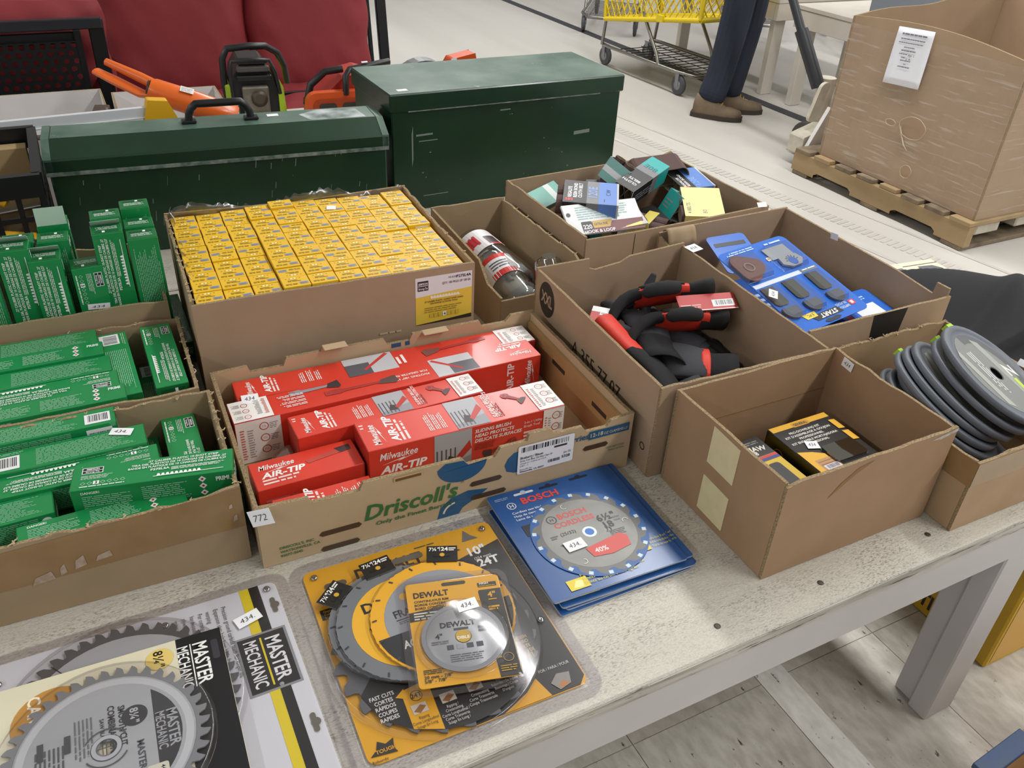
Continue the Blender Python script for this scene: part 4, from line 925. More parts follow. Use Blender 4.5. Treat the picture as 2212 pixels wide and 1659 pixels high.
def hangtag(par, Mw, w, h, bc, white=0.0):
    q = par.matrix_world.inverted() @ Mw
    b = MB(); b.box((0, 0, -.0012), (w, h, .0012), 0, q); t = b.build('cardboard_tag', m_tagr, par, bevel=.0003)
    O = q @ Vector((0, 0, .0012)); a = Art(O, q.to_3x3() @ Vector((1, 0, 0)), q.to_3x3() @ Vector((0, 1, 0)), .0002, .00005)
    if bc: a.barcode(w * .58, h * .18, w * .38, h * .42)
    if white: a.rect(w * (1 - white), 0, w * white, h, '#dcdcdc')
    a.lines(w * .03, h * .18, w * .36, h * .26, 2, '#dfa7a2', fill=.5); a.rect(0, h * .0, w, h * .05, '#e6e0df'); a.build(t)
bpy.context.view_layer.update()
hangtag(g1, frame((0.728, 0.552, 0.676), (0.97, -0.26, .012), (-.15, -.45, 1)), .112, .036, True)
hangtag(g6, frame((0.592, 0.575, 0.660), (0.55, 0.60, .08), (-.25, -.3, 1)), .060, .040, True, .28)

# ================================================================== sanding belts
m_belt = mat('belt_brown', '#57423f', .9, bump=(300, .05)); m_belt_in = mat('belt_back', '#8b7a63', .8); m_slv = mat('sleeve_board', '#c9c6c1', .6)
def stadium(w, h, n=8):
    r = h / 2; pts = []
    for cx, a0 in ((w / 2 - r, -90), (-w / 2 + r, 90)):
        for i in range(n + 1): a_ = math.radians(a0 + 180 * i / n); pts.append((cx + r * math.cos(a_), r * math.sin(a_)))
    return pts
def belt_loop(par, x0, x1, w, h, y=0, z=0, n=8, dent=0.0):
    o_ = stadium(w, h, n); i_ = stadium(w - .003, h - .003, n)
    if dent: o_ = [(a, b * (1 - dent * math.cos(a / w * PI) ** 2)) for a, b in o_]; i_ = [(a, b * (1 - dent * math.cos(a / w * PI) ** 2)) for a, b in i_]
    b = MB(); N = len(o_)
    for P0, s in ((o_, 1), (i_, -1)):
        for i in range(N):
            p, q = P0[i], P0[(i + 1) % N]; f = [(x0, y + p[0], z + p[1]), (x1, y + p[0], z + p[1]), (x1, y + q[0], z + q[1]), (x0, y + q[0], z + q[1])]
            b.add(f, [(0, 1, 2, 3) if s < 0 else (3, 2, 1, 0)], 0 if s > 0 else 1, True)
    for xx in (x0, x1):
        for i in range(N):
            j = (i + 1) % N; b.add([(xx, y + o_[i][0], z + o_[i][1]), (xx, y + o_[j][0], z + o_[j][1]), (xx, y + i_[j][0], z + i_[j][1]), (xx, y + i_[i][0], z + i_[i][1])], [(0, 1, 2, 3)], 1)
    b.build('abrasive_belt', [m_belt, m_belt_in], par)
def belt_pack(label, M, L, W, H, bands, txt=(), belts=((-.03, .4),), loops=2, group='sanding belts in the large box'):
    """card sleeve (open tube along x, width W, height H) round brown abrasive belts"""
    o = thing('sanding_belt_pack', label, 'sanding belt', M=M, group=group)
    t = .0012; b = MB(); O = [(-W / 2, -H / 2), (W / 2, -H / 2), (W / 2, H / 2), (-W / 2, H / 2)]; I = [(p[0] * (1 - 2 * t / W), p[1] * (1 - 2 * t / H)) for p in O]
    for i in range(4):
        j = (i + 1) % 4
        for Pq, s in ((O, 1), (I, -1)):
            f = [(0, *Pq[i]), (L, *Pq[i]), (L, *Pq[j]), (0, *Pq[j])]; b.add(f, [(0, 3, 2, 1) if s > 0 else (0, 1, 2, 3)], 0)
        for xx in (0, L): b.add([(xx, *O[i]), (xx, *O[j]), (xx, *I[j]), (xx, *I[i])], [(0, 1, 2, 3)], 0)
    sl = b.build('sleeve', m_slv, o)
    for (oo, U, V, w) in (((0, -W / 2, H / 2), (1, 0, 0), (0, 1, 0), W), ((0, -W / 2, -H / 2), (1, 0, 0), (0, 0, 1), H), ((L, W / 2, -H / 2), (-1, 0, 0), (0, 0, 1), H)):
        a = Art(oo, U, V, .0003, .00006); rev = U[0] < 0
        for (u0, u1, c) in bands: a.rect((L - u1) if rev else u0, .0002, u1 - u0, w - .0004, c)
        if V == (0, 1, 0):
            for q in txt: a.text(*q[:5], **(q[5] if len(q) > 5 else {}))
        else: a.lines(L * .1, w * .25, L * .5, w * .45, 3, '#8e8e92', fill=.4)
        a.build(sl)
    for (x0, x1) in belts:
        for k in range(loops): belt_loop(o, x0, x1, (W - .006) / loops - .001, H - .006, -W / 2 + .003 + (W - .006) / loops * (k + .5))
    return o
BK, GY, BL, TL, CR = '#1d1d1f', '#77787c', '#5b82c9', '#1fa3a0', '#e7cf6a'
belt_pack('open black, grey and blue sleeve of sanding belts marked 120, large one on top', frame((0.768, 1.050, 0.700), (0.84, -0.54, 0.0), (0.10, -0.22, 1)), .122, .100, .044, ((0, .052, BK), (.052, .078, GY), (.078, .118, BL)),
          (('3M', .004, .008, .010, '#d8372c', dict(bold=.04)), ('REGALITE', .018, .022, .008, '#e8e8ea', dict(rot=PI / 2, bold=.03)), ('RESIN BOND', .030, .022, .008, '#e8e8ea', dict(rot=PI / 2, bold=.03)), ('CLOTH BELT', .041, .022, .008, '#e8e8ea', dict(rot=PI / 2, bold=.03)), ('120E', .074, .026, .019, '#7fa0da', dict(rot=PI / 2, bold=.02)), ('1', .090, .010, .013, '#22346a', {}), ('C.W', .104, .040, .010, '#22346a', dict(rot=PI / 2))), ((-.014, .062),))
belt_pack('turquoise ended black sleeve of sanding belts in the middle', frame((0.905, 1.020, 0.703), (0.90, 0.42, 0.12), (-0.1, -0.35, 1)), .160, .050, .046, ((0, .085, BK), (.085, .110, GY), (.110, .160, TL)),
          (('80E', .122, .008, .016, '#0e5f63', dict(rot=PI / 2, bold=.02)), ('CLOTH', .03, .01, .008, '#dfe0e2', dict(rot=PI / 2, bold=.03)), ('BELTS', .045, .01, .008, '#dfe0e2', dict(rot=PI / 2, bold=.03))), ((.01, .14),))
belt_pack('black and blue sleeve of sanding belts by the right wall', frame((1.074, 1.055, 0.688), (0.97, -0.05, 0.0), (0.0, -0.15, 1)), .090, .092, .036, ((0, .036, BK), (.036, .085, BL)), (('3M', .004, .006, .008, '#d8372c', dict(bold=.04)), ('REGALITE', .014, .010, .007, '#e8e8ea', dict(rot=PI / 2, bold=.03)), ('RESIN BOND', .025, .010, .007, '#e8e8ea', dict(rot=PI / 2, bold=.03)), ('120E', .055, .012, .015, '#8eb0ea', dict(rot=PI / 2))), ((.005, .08),))
belt_pack('short turquoise sleeve opening toward the viewer', frame((1.030, 0.985, 0.680), (-0.15, -1, -.05), (0.5, -0.1, 1)), .060, .062, .055, ((0, .060, TL),), (), ((.005, .035),))
belt_pack('pale yellow sleeve of sanding belts at the right with a hang hole', frame((1.003, 0.925, 0.694), (0.86, -0.46, 0.02), (0.02, -0.30, 1)), .088, .108, .036, ((0, .088, '#e5d080'),), (('80', .050, .012, .010, '#4b4b2c', dict(rot=PI / 2)), ('4 BELTS', .015, .010, .008, '#4b4b2c', dict(rot=PI / 2, bold=.02))), ((-.006, .078),))
belt_pack('pale yellow sleeve of brown belts in the centre, half hidden', frame((0.842, 0.968, 0.668), (0.92, -0.05, 0.05), (0.05, -0.35, 1)), .075, .080, .030, ((.02, .062, CR),), (), ((-.004, .080),))
belt_pack('small roll of belts with a green and white label standing at the back', frame((0.925, 1.098, 0.700), (0.42, -0.15, 0.75), (-0.7, -0.6, 0.5)), .052, .062, .046, ((0, .052, '#7fb5ac'), (.018, .032, '#e3e6e4')), (), ((-.010, .060),))
belt_pack('flat green labelled belt pack by the left wall', frame((0.722, 1.108, 0.672), (0.95, 0.42, 0.05), (0.2, -0.5, 1)), .105, .052, .018, ((0, .105, '#77b0a4'), (.060, .080, '#d5dcd9')), (), ((-.008, .112),), 1)
belt_pack('bare brown sanding belts lying in the middle front', frame((0.930, 0.960, 0.655), (0.55, -0.75, -.02), (0, 0, 1)), .024, .074, .034, ((0, .024, '#d2c253'),), (), ((-.050, .052),))
belt_pack('blue ended belt pack between the rear belts', frame((0.865, 1.105, 0.684), (0.9, -0.3, 0), (0, -.5, 1)), .060, .050, .030, ((0, .03, '#33343a'), (.03, .060, '#4d6fc0')), (), ((.004, .05),))
belt_pack('dark belt pack with a turquoise edge deep by the left wall', frame((0.735, 1.020, 0.615), (0.9, -0.3, -.05), (-.5, -.2, 1)), .110, .070, .030, ((0, .08, '#26272a'), (.08, .110, '#1c8c8a')), (), ((.004, .1),))
belt_pack('dark belt pack at the bottom of the large box, right half', frame((0.96, 1.00, 0.612), (0.9, 0.2, 0), (0, 0, 1)), .150, .120, .050, ((0, .15, '#2c2b2e'),), (), ((-.01, .155),))
belt_pack('dark belt pack at the bottom of the large box, front half', frame((0.80, 0.895, 0.602), (0.95, 0.05, 0), (0, 0, 1)), .180, .090, .050, ((0, .18, '#2a2730'),), (), ((-.01, .185),))
o = thing('sanding_belt', 'wide bare brown sanding belt folded over in the far corner', 'sanding belt', M=frame((1.075, 1.125, 0.705), (0.3, 0.95, 0.10), (-0.2, -0.2, 1)), group='sanding belts in the large box'); belt_loop(o, -.045, .035, .135, .050, 0, 0, 10, .45)
o = thing('sanding_belt', 'narrow bare brown sanding belt under the pale yellow sleeve', 'sanding belt', M=frame((1.02, 0.895, 0.640), (0.8, -0.45, 0.0), (0, 0, 1)), group='sanding belts in the large box'); belt_loop(o, -.01, .09, .095, .040, 0, 0, 10, .3)
# flat hook and loop packet at the front
o = thing('sandpaper_packet', 'white and maroon 220 extra fine hook and loop packet', 'sandpaper', M=frame((0.722, 0.930, 0.668), (0.94, -0.06, -.01), (0.12, -0.75, 1)), group=None)
MB().box((0, 0, -.006), (.185, .075, 0)).build('packet', mat('packet_white', '#dfe3e4', .4), o, bevel=.001)
a = Art((0, 0, 0), (1, 0, 0), (0, 1, 0), .0003, .00006)
a.rect(.045, .0, .14, .026, '#6b2228'); a.rrect(.033, .004, .026, .026, .003, '#1d1c1e'); a.text('220', .046, .012, .010, '#f1f1f1', 'c', bold=.02); a.poly([(.060, .012), (.100, .012), (.110, .030), (.060, .030)], '#c9a548'); a.text('EXTRA FINE', .064, .018, .006, '#37230f', bold=.02, width=.032)
a.text('HOOK & LOOP', .035, -.0 + .001, .0075, '#f1f1f1', bold=.02, width=.075); a.lines(.03, .036, .13, .034, 6, '#9bbfbd', fill=.4); a.rect(.10, .034, .03, .036, '#57a09b'); a.disc(.010, .050, .005, '#26282b', 10); a.build(o)

# ================================================================== blue blade cards
m_blue = mat('blue_card', '#1f66c8', .3, coat=.3); m_bl2 = mat('steel_light', '#a9acb0', .35, .3); m_bld = mat('blade_dark', '#34352f', .45, .2)
m_bkm_ = mat('slot_black', '#26272b', .5)
def nblade(par, cx, cy, ang, dark=True, s=1.0):
    M = Matrix.Translation((cx, cy, .0012)) @ Matrix.Rotation(ang, 4, 'Z') @ Matrix.Diagonal((s, s, 1, 1))
    b = MB(); b.prism([(-.017, .012), (-.017, .056), (.017, .056), (.017, .012), (.011, .006), (-.011, .006)], 0, .0015, 0, lambda a_, b_, c_: M @ Vector((a_, b_, c_))); b.build('cutting_blade', m_bld if dark else m_bl2, par)
    b = MB(); oc = [(.020 * math.cos(t), -.012 + .020 * math.sin(t)) for t in [PI * (.15 - 1.3 * i / 15) for i in range(16)]]
    b.prism(oc[::-1], .0, .004, 0, lambda a_, b_, c_: M @ Vector((a_, b_, c_))); b.build('blade_mount', mat('mount_dark', '#565c66', .35, .2) if dark else m_bl2, par)
def blister(par, pts, h=.012):
    b = MB(); n = len(pts); cx = sum(p[0] for p in pts) / n; cy = sum(p[1] for p in pts) / n
    top = [(cx + (p[0] - cx) * .86, cy + (p[1] - cy) * .86, h) for p in pts]; bot = [(p[0], p[1], .0008) for p in pts]
    b.add(bot + top, [(i, (i + 1) % n, n + (i + 1) % n, n + i) for i in range(n)] + [list(range(n, 2 * n))], 0); b.build('blister', clear('blister_clear', '#f6f8fb', .05, .07, .5), par)
CWd, CHt = .196, .235
o = thing('blade_card', 'large blue card of oscillating tool blades with clear blisters', 'tool blades', M=frame((0.910, 0.4235, 0.660), (0.987, 0.160, 0.0), (0.041, -0.251, 0.967)))
b = MB(); b.prism(rpoly(0, 0, CWd, CHt, .014), -.0012, .0004); b.build('card', m_blue, o)
a = Art((CWd, CHt, .0004), (-1, 0, 0), (0, -1, 0), .0003, .00005)                   # printed upside down as seen here
a.rect(.008, .098, .120, .010, '#c9d3e2'); a.rect(.008, .098, .050, .010, '#5f6a78'); a.lines(.012, .100, .04, .005, 1, '#dde4ee'); a.rect(.128, .098, .066, .010, '#c9d3e2')
a.rrect(.018, .203, .016, .013, .003, '#c9383b'); a.text('IB', .026, .206, .007, '#ffffff', 'c', bold=.03); a.text('IMPERIAL', .038, .211, .0062, '#bcd4f4', bold=.01, width=.036); a.text('BLADES', .040, .202, .0062, '#bcd4f4', bold=.01, width=.030)
a.poly([(.070, .206), (.150, .206), (.140, .221), (.064, .221)], '#1a1b1f'); a.text('START', .076, .209, .0095, '#f2f4f8', shear=.15, bold=.03, width=.050); a.poly([(.128, .198), (.165, .198), (.160, .211), (.130, .211)], '#e4c742'); a.text('5 PC', .136, .201, .006, '#2b2b22', bold=.02)
a.poly([(.080, .228), (.090, .2235), (.100, .2235), (.105, .2255), (.110, .2235), (.120, .2235), (.128, .228), (.118, .2325), (.090, .2325)], '#0d1730'); a.lines(.10, .006, .08, .010, 2, '#b8d0f2'); a.lines(.020, .010, .05, .008, 1, '#b8d0f2')
for q in ((.090, .045), (.102, .122), (.036, .122)): a.rrect(q[0], q[1], .010, .010, .002, '#e6e0d0'); a.rect(q[0] + .002, q[1] + .002, .006, .005, '#c98a45')
a.build(o)
for cx in (.152, .083, .022): nblade(o, cx, .066, -.04, True, 1.0)
b = MB(); b.box((.106, .178, .0014), (.170, .211, .0028)); b.build('scraper_blade', m_bl2, o)
b = MB(); b.prism([(.118, .176), (.168, .176), (.174, .160), (.160, .147), (.132, .146), (.114, .158)], .0014, .0060); b.build('blade_mount', m_bl2, o)
b = MB(); b.prism(circ(.011, 14, .145, .160), .0061, .0064); b.build('mount_hole', m_blue, o)
for k in range(7):
    t_ = PI * (.1 + .8 * k / 6); b = MB(); b.box((-.0008, .0135, .0061), (.0008, .0180, .0065), 0, Matrix.Translation((.145, .158, 0)) @ Matrix.Rotation(t_ - PI / 2, 4, 'Z')); b.build('mount_slot', m_bkm_, o)
q = [(.030 + .034 * math.cos(t) * (1 + .14 * math.cos(3 * t)), .176 + .034 * math.sin(t) * (1 + .14 * math.cos(3 * t))) for t in [2 * PI * i / 36 + .3 for i in range(36)]]
for k in range(3):
    b = MB(); b.prism([(x + .004 * k, y + .003 * k) for x, y in q], .0012 + .0024 * (2 - k), .0034 + .0024 * (2 - k)); b.build('sanding_pad', mat('pad_brown', '#7b5550', .9, bump=(250, .06)), o)
b = MB(); b.lathe([(.012, .0083), (.012, .0100), (.009, .0100), (.009, .0083)], 20, 0, Matrix.Translation((.030, .176, 0)), cap=False); b.build('pad_ring', mat('pad_ring', '#9a7872', .5), o)
for cx in (.152, .083, .022): blister(o, [(cx - .021, .034), (cx + .021, .034), (cx + .023, .06), (cx + .020, .125), (cx - .020, .125), (cx - .023, .06)])
blister(o, [(-.004, .142), (.072, .142), (.074, .212), (.0, .216)], .014); blister(o, [(.102, .142), (.178, .142), (.178, .215), (.102, .215)])
sticker(o, (.006, .082, .013), (.75, .65, 0), (-.65, .75, 0), .024, .017, '434', .0008)
def bluecard(label, M, w, h, kind):
    o = thing('blade_card', label, 'tool blades', M=M); b = MB(); b.prism(rpoly(0, 0, w, h, .010), -.001, .0004); b.build('card', m_blue if kind != 1 else mat('blue_card_dark', '#184f9f', .3), o)
    a = Art((0, 0, .0004), (1, 0, 0), (0, 1, 0), .0003, .00005)
    if kind == 0: a.rect(w * .18, h * .12, w * .6, h * .55, '#e2e6ee'); a.lines(w * .25, h * .78, w * .5, h * .1, 2, '#b8d0f2')
    elif kind == 1: a.poly([(w * .1, h * .2), (w * .9, h * .3), (w * .9, h * .45), (w * .1, h * .35)], '#a8343c'); a.lines(w * .2, h * .6, w * .6, h * .2, 3, '#9fb8e0'); a.disc(w * .5, h * .88, .008, '#141820', 12)
    else: a.rrect(w * .3, h * .1, w * .6, h * .4, .006, '#a5753c'); a.lines(w * .35, h * .16, w * .5, h * .26, 3, '#e2cfa5'); a.poly([(w * .1, h * .7), (w * .9, h * .7), (w * .9, h * .8), (w * .1, h * .8)], '#1a1b22')
    a.build(o); return o
bluecard('blue card with a white panel under the large blue card', frame((1.083, 0.400, 0.630), (0.90, 0.05, 0.02), (-.1, -.12, 1)), .100, .130, 0)
bluecard('dark blue card with a red band leaning at the right wall', frame((1.118, 0.450, 0.600), (0.93, 0.15, 0.12), (-.2, -.1, 1)), .075, .170, 1)
bluecard('blue card with a brown label sticking out behind the large card', frame((0.968, 0.700, 0.640), (0.95, -0.1, 0.03), (0.1, -.35, 1)), .095, .110, 2)
bluecard('dark blue card lying at the bottom of the wide box', frame((0.905, 0.440, 0.585), (0.99, 0.1, 0.0), (0, 0, 1)), .240, .300, 1)

# ================================================================== dowelling kits
o = thing('tool_kit_box', 'black and yellow doweling kit box with a clear window and a 434 sticker', 'tool kit', M=frame((0.686, 0.142, 0.546), (1, 0.005, 0), (0, 0, 1)))
KW, KD, KH = .120, .116, .082
MB().box((0, 0, 0), (KW, KD, KH)).build('carton', mat('kit_black', '#161514', .3, coat=.2), o, bevel=.0008)
a = Art((0, 0, KH), (1, 0, 0), (0, 1, 0), .0003, .00005); YLW = '#e0a91e'
a.rect(.002, KD - .012, KW - .004, .0115, YLW); a.rrect(.042, KD - .0135, .036, .0105, .004, '#c9941a'); a.text('GENERAL', .060, KD - .0110, .0055, '#1c1813', 'c', bold=.03, width=.028)
for i, t in enumerate(('PRO-DOWELING KIT', "KIT D'ASSEMBLAGE À GOUJON", 'PROFESSIONNEL', 'KIT ENSAMBLE MORTAJADORA', 'PROFESIONAL')): a.text(t, .055, KD - .0255 - .0078 * i, .0046, '#e6e2da', 'c', bold=.02)
a.poly([(.0015, .052), (.024, .044), (.046, .030), (.046, .002), (.0015, .002)], YLW); a.rrect(.040, .006, .066, .042, .006, '#0c0b0b'); a.rect(.012, .002, .034, .024, '#b98a58'); a.rect(.014, .012, .030, .003, '#8f6538'); a.rect(.014, .019, .030, .002, '#8f6538'); a.barcode(.016, .001, .028, .011, white='#dcd3dd')
for k in range(2): a.poly([(KW - .0125, .042 + .030 * k), (KW - .001, .040 + .030 * k), (KW - .001, .064 + .030 * k), (KW - .0125, .066 + .030 * k)], YLW)
a.build(o)
b = MB(); b.prism(rpoly(.042, .008, .062, .038, .006), KH + .0008, KH + .0042); b.build('clear_window', clear('window_clear', '#3a3835', .04, .22, .7), o)
a = Art((0, KD, 0), (0, -1, 0), (0, 0, 1), .0003, .00005); a.ring(KD * .28, KH * .68, .009, .0096, YLW); a.rrect(KD * .58, KH * .2, .034, .044, .004, '#3a3122'); 
for i in range(6): a.disc(KD * .58 + .008 + .008 * (i % 3), KH * .2 + .022 + .010 * (i // 3), .003, '#a08d5a', 8)
a.poly([(KD * .15, KH * .5), (KD * .2, KH * .62), (KD * .27, KH * .48)], '#b9b4ab'); a.build(o)
a = Art((0, 0, 0), (1, 0, 0), (0, 0, 1), .0003, .00005); a.rect(.002, .002, KW - .004, .016, YLW); a.text('GENERAL', .06, .04, .012, '#e6e2da', 'c', bold=.02); a.build(o)
sticker(o, (.024, .052, KH), (.9, -.35, 0), (.35, .9, 0), .020, .018, '434', .0016)
o = thing('tool_kit_box', 'narrow yellow and black drill bit kit beside the doweling kit', 'tool kit', M=frame((0.632, 0.118, 0.546), (0.995, 0.03, 0), (0, 0, 1)))
MB().box((0, 0, 0), (.044, .145, .070)).build('carton', mat('kit_yellow', '#d8b52c', .35), o, bevel=.0008)
a = Art((0, 0, .070), (1, 0, 0), (0, 1, 0), .0003, .00005); a.rect(.001, .102, .042, .042, '#161515'); a.text('JAW', .022, .114, .010, '#e8e4da', 'c', bold=.03, rot=-.15); a.text('8', .010, .106, .008, '#e8e4da', bold=.03); a.lines(.006, .130, .03, .008, 2, '#8d8a84'); a.rect(.001, .096, .042, .005, '#c9302c'); a.rect(.001, .090, .042, .006, '#2b3c86'); a.rrect(.008, .010, .022, .072, .006, '#1b1a18'); a.build(o)

# ================================================================== grey round packs
m_gp = mat('pack_grey', '#666b74', .4, noise=(20, '#565b64', .6)); m_gd = mat('disc_dark', '#3c3f40', .55, noise=(40, '#5b5d5c', .8)); m_lime = mat('lime_plastic', '#9fd01f', .4)
def round_pack(label, M, R=.104, full=True):
    o = thing('disc_pack', label, 'disc pack', M=M, group='grey disc packs in the corner box')
    b = MB(); b.lathe([(R * .80, -.004), (R * .98, -.0055), (R, -.004), (R, .004), (R * .98, .0055), (R * .90, .0055), (R * .89, .003), (R * .80, .003)], 44, cap=False); b.build('rim', m_gp, o)
    b = MB(); b.lathe([(.012, -.0035), (R * .84, -.0035), (R * .84, .0028), (.012, .0028)], 40, cap=False); b.build('disc', m_gd, o)
    a = Art((0, 0, .0030), (0, -1, 0), (1, 0, 0), .0003, .00006)
    a.ring(0, 0, .014, R * .80, '#7d7f7b', 0, 360, 36); a.ring(0, 0, R * .62, R * .80, '#55585a', 10, 190, 24); a.poly([(-.07, .020), (.07, .030), (.06, .048), (-.06, .040)], '#9a9c96'); a.text('Z', -.012, .044, .026, '#d9d9d4', shear=.2, bold=.03); a.lines(-.05, -.035, .09, .022, 3, '#c9cbc7'); a.rect(.020, .040, .022, .012, '#b9cf3e'); a.poly([(-.06, -.055), (.06, -.045), (.05, -.063), (-.05, -.068)], '#a3a69f'); a.build(o)
    if full:
        b = MB(); b.box((-.010, R * .955, -.0053), (.012, R * 1.03, .0053)); b.build('lime_clip', m_lime, o)
    return o
rd = random.Random(17); n_ = Vector((.40, -.30, .866)).normalized(); fan0 = Vector((0.972, 0.190, 0.6150))
for i in range(10):
    jx, jy = (rd.random() - .5) * .022, (rd.random() - .5) * .026
    if i < 2: M_ = frame((0.985 + jx, 0.170 + jy, 0.5535 + .0125 * i), (1, .3 * i, 0), (0, 0, 1))
    else:
        c_ = fan0 + n_ * (.0126 * (i - 2)) + Vector((.866, 0, -.40)) * (jx + .004 * (i - 2)) + Vector((0, .94, .33)) * jy
        nn = n_
        if i > 7: nn = (n_ + Vector((-.05 * (i - 7), -.03, .03))).normalized(); c_ = c_ + n_ * (.007 * (i - 7)) + Vector((.012 * (i - 7), 0, 0))
        x_ = Vector((1, rd.random() - .5, -.45)); M_ = frame(c_, x_ - nn * x_.dot(nn), nn)
    round_pack('grey round disc pack in the corner box, %s from the bottom of the fan' % ORD[i], M_, .1 + .004 * (i % 2), i > 2)

# ================================================================== saw blades and their packs at the front
m_saw = mat('saw_steel', '#b4b6b8', .34, .1, noise=(3, '#9a9c9f', .6), stretch=(1, 6, 1)); m_sawd = mat('saw_dark', '#57585b', .42, .15); m_tip = mat('carbide_tip', '#b9bcc0', .3, .9)
m_shell = clear('clamshell', '#fbfafc', .15, .03, .40)
def tooth_outline(R, n, depth=.0085, hook=.35):
    pts = []
    for i in range(n):
        a0 = 2 * PI * i / n; st = 2 * PI / n
        for f, r in ((0.0, R), (.20, R - .0012), (.42, R - depth * .35), (.60, R - depth), (.82, R - depth * 1.02), (.93, R - depth * .7), (.985, R - .001)):
            a_ = a0 - f * st; pts.append((r * math.cos(-a_ * -1), r * math.sin(-a_ * -1)))
    # order counter-clockwise
    pts.sort(key=lambda p: math.atan2(p[1], p[0])); return pts
def saw(par, R, teeth, z, x=0, y=0, mats=None, depth=.0085, ring=None, rot=0.0, name='toothed_disc', t=.0018):
    o_ = tooth_outline(R, teeth, depth); n = len(o_); i_ = [(.0079 * math.cos(math.atan2(q[1], q[0])), .0079 * math.sin(math.atan2(q[1], q[0]))) for q in o_]
    M = Matrix.Translation((x, y, z)) @ Matrix.Rotation(rot, 4, 'Z'); b = MB(); b.ringprism(o_, i_, 0, t, 0, 0); b.v = [tuple(M @ Vector(p)) for p in b.v]
    s_ = b.build(name, mats or m_sawd, par)
    return s_
def shell(par, u, v, w, h, r, z0, z1, flange=.012, name='clear_shell'):
    """clear clamshell: flat flange and a raised lid"""
    b = MB(); b.ringprism(rpoly(u - flange, v - flange, w + 2 * flange, h + 2 * flange, r + flange), rpoly(u, v, w, h, r), z0, z0 + .0012); b.build('shell_flange', m_shell, par)
    b = MB(); P0 = rpoly(u, v, w, h, r); P1 = rpoly(u + .004, v + .004, w - .008, h - .008, r); n = len(P0)
    b.add([(p[0], p[1], z0 + .0006) for p in P0] + [(p[0], p[1], z1) for p in P1], [(i, (i + 1) % n, n + (i + 1) % n, n + i) for i in range(n)] + [list(range(n, 2 * n))]); b.build(name, m_shell, par, bevel=.0012, seg=2)
def dome(par, x, y, R, z0, z1):
    b = MB(); b.lathe([(R + .006, z0), (R + .0045, z0 + .001), (R + .003, z1 - .001), (R + .001, z1), (.001, z1)], 48, 0, Matrix.Translation((x, y, 0)), cap=False); b.build('blister_dome', m_shell, par)
def rivets(par, pts, z):
    for x, y in pts:
        b = MB(); b.lathe([(.0048, 0), (.0042, .0016), (.002, .0022), (.0002, .0016)], 12, 0, Matrix.Translation((x, y, z)), cap=False); b.build('plastic_rivet', clear('rivet_clear', '#8f8f92', .1, .35, .7), par)
YB, BB = '#e2a51c', '#1f1e20'
def rotart(o, z): return Art((o[0], o[1], z), (0, -1, 0), (1, 0, 0), .0003, .00006)
# ---- large white carded blade, lower left
o = thing('saw_blade_pack', 'large white carded saw blade in a clear shell, lower left, striped yellow and black', 'saw blade', (-0.400, 0.030, TZ + .0006))
CW, CH = .334, .314                                       # card
b = MB(); b.prism(rpoly(0, 0, CW, CH, .010), .0014, .0022); b.build('card', mat('card_white', '#d9d9dd', .35), o)
a = rotart((0, CH), .0022)
a.rect(0, .288, CH, .012, '#e3cc2a'); a.rect(0, .300, CH, .0125, BB); a.rect(.078, .266, .090, .062, '#8f9194'); a.rect(.081, .269, .084, .056, '#201f21')
a.text('MASTER', .123, .301, .0175, '#ecebea', 'c', bold=.02, width=.068); a.rect(.086, .2945, .074, .0022, '#e3cc2a'); a.text('MECHANIC', .123, .275, .0155, '#ecebea', 'c', bold=.015, width=.072); a.text('®', .160, .301, .005, '#ecebea')
for i, t in enumerate(('Precision ground carbide teeth for longer life', 'Expansion slots help keep blade from', 'warping', 'For cutting softwood,', 'hardwood, chip board,', 'plywood using a', 'miter saw')): a.text(t, .018, .262 - .0095 * i, .0056, '#55565c', sx=.80)
for uu in (.028, .215): a.rrect(uu, .321, .026, .006, .003, '#6b665c'); a.disc(uu + .013, .3255, .0055, '#6b665c', 12)
a.build(o)
bx, by = .135, .186
saw(o, .127, 44, .0045, bx, by, m_sawd, .011)
a = Art((bx, by, .0064), (1, 0, 0), (0, 1, 0), .0002, .00005); a.ring(0, 0, .030, .108, m_saw, n=48)
for k in range(4):
    t = .6 + k * PI / 2; a.rect(.098 * math.cos(t), .098 * math.sin(t), .020, .0012, '#232325', t); a.disc(.096 * math.cos(t), .096 * math.sin(t), .0025, '#232325', 8)
a.build(o)
dome(o, bx, by, .1285, .0022, .0115); shell(o, -.004, -.004, CW + .008, CH + .008, .010, 0, .0040, .012)
rivets(o, [(CW - .012, CH - .012), (.195, CH - .020), (.012, CH - .030)], .0040)
sticker(o, (.276, .250, .0042), (.95, .25, 0), (-.25, .95, 0), .032, .018, '434.', .0006)
# ---- smaller carded blade on top of it
o = thing('saw_blade_pack', 'carded 8 1/4 inch saw blade with black card edge, lying on the white pack', 'saw blade', (-0.425, 0.040, TZ + .0128), R_(-2.2))
CW, CH = .270, .256
b = MB(); b.prism(rpoly(0, 0, CW, CH, .006), 0, .0012); b.build('card', mat('card_cream', '#ddd6ba', .35), o)
a = rotart((0, CH), .0012); a.rect(0, CW - .052, CH, .0515, '#17171a')
a.text('MASTER', .045, CW - .034, .0160, '#ecebe6', 'c', bold=.02, width=.062); a.rect(.013, CW - .0375, .064, .0013, '#ecebe6'); a.text('MECHANIC', .045, CW - .052, .0125, '#ecebe6', 'c', bold=.015, width=.062)
a.rrect(.016, CW - .014, .030, .008, .003, '#35353a'); a.rrect(.200, CW - .014, .030, .008, .003, '#35353a')
a.disc(.022, CW - .072, .0155, '#e0c673', 24); a.text('8¼"', .022, CW - .078, .0105, '#1c1a16', 'c', bold=.02)
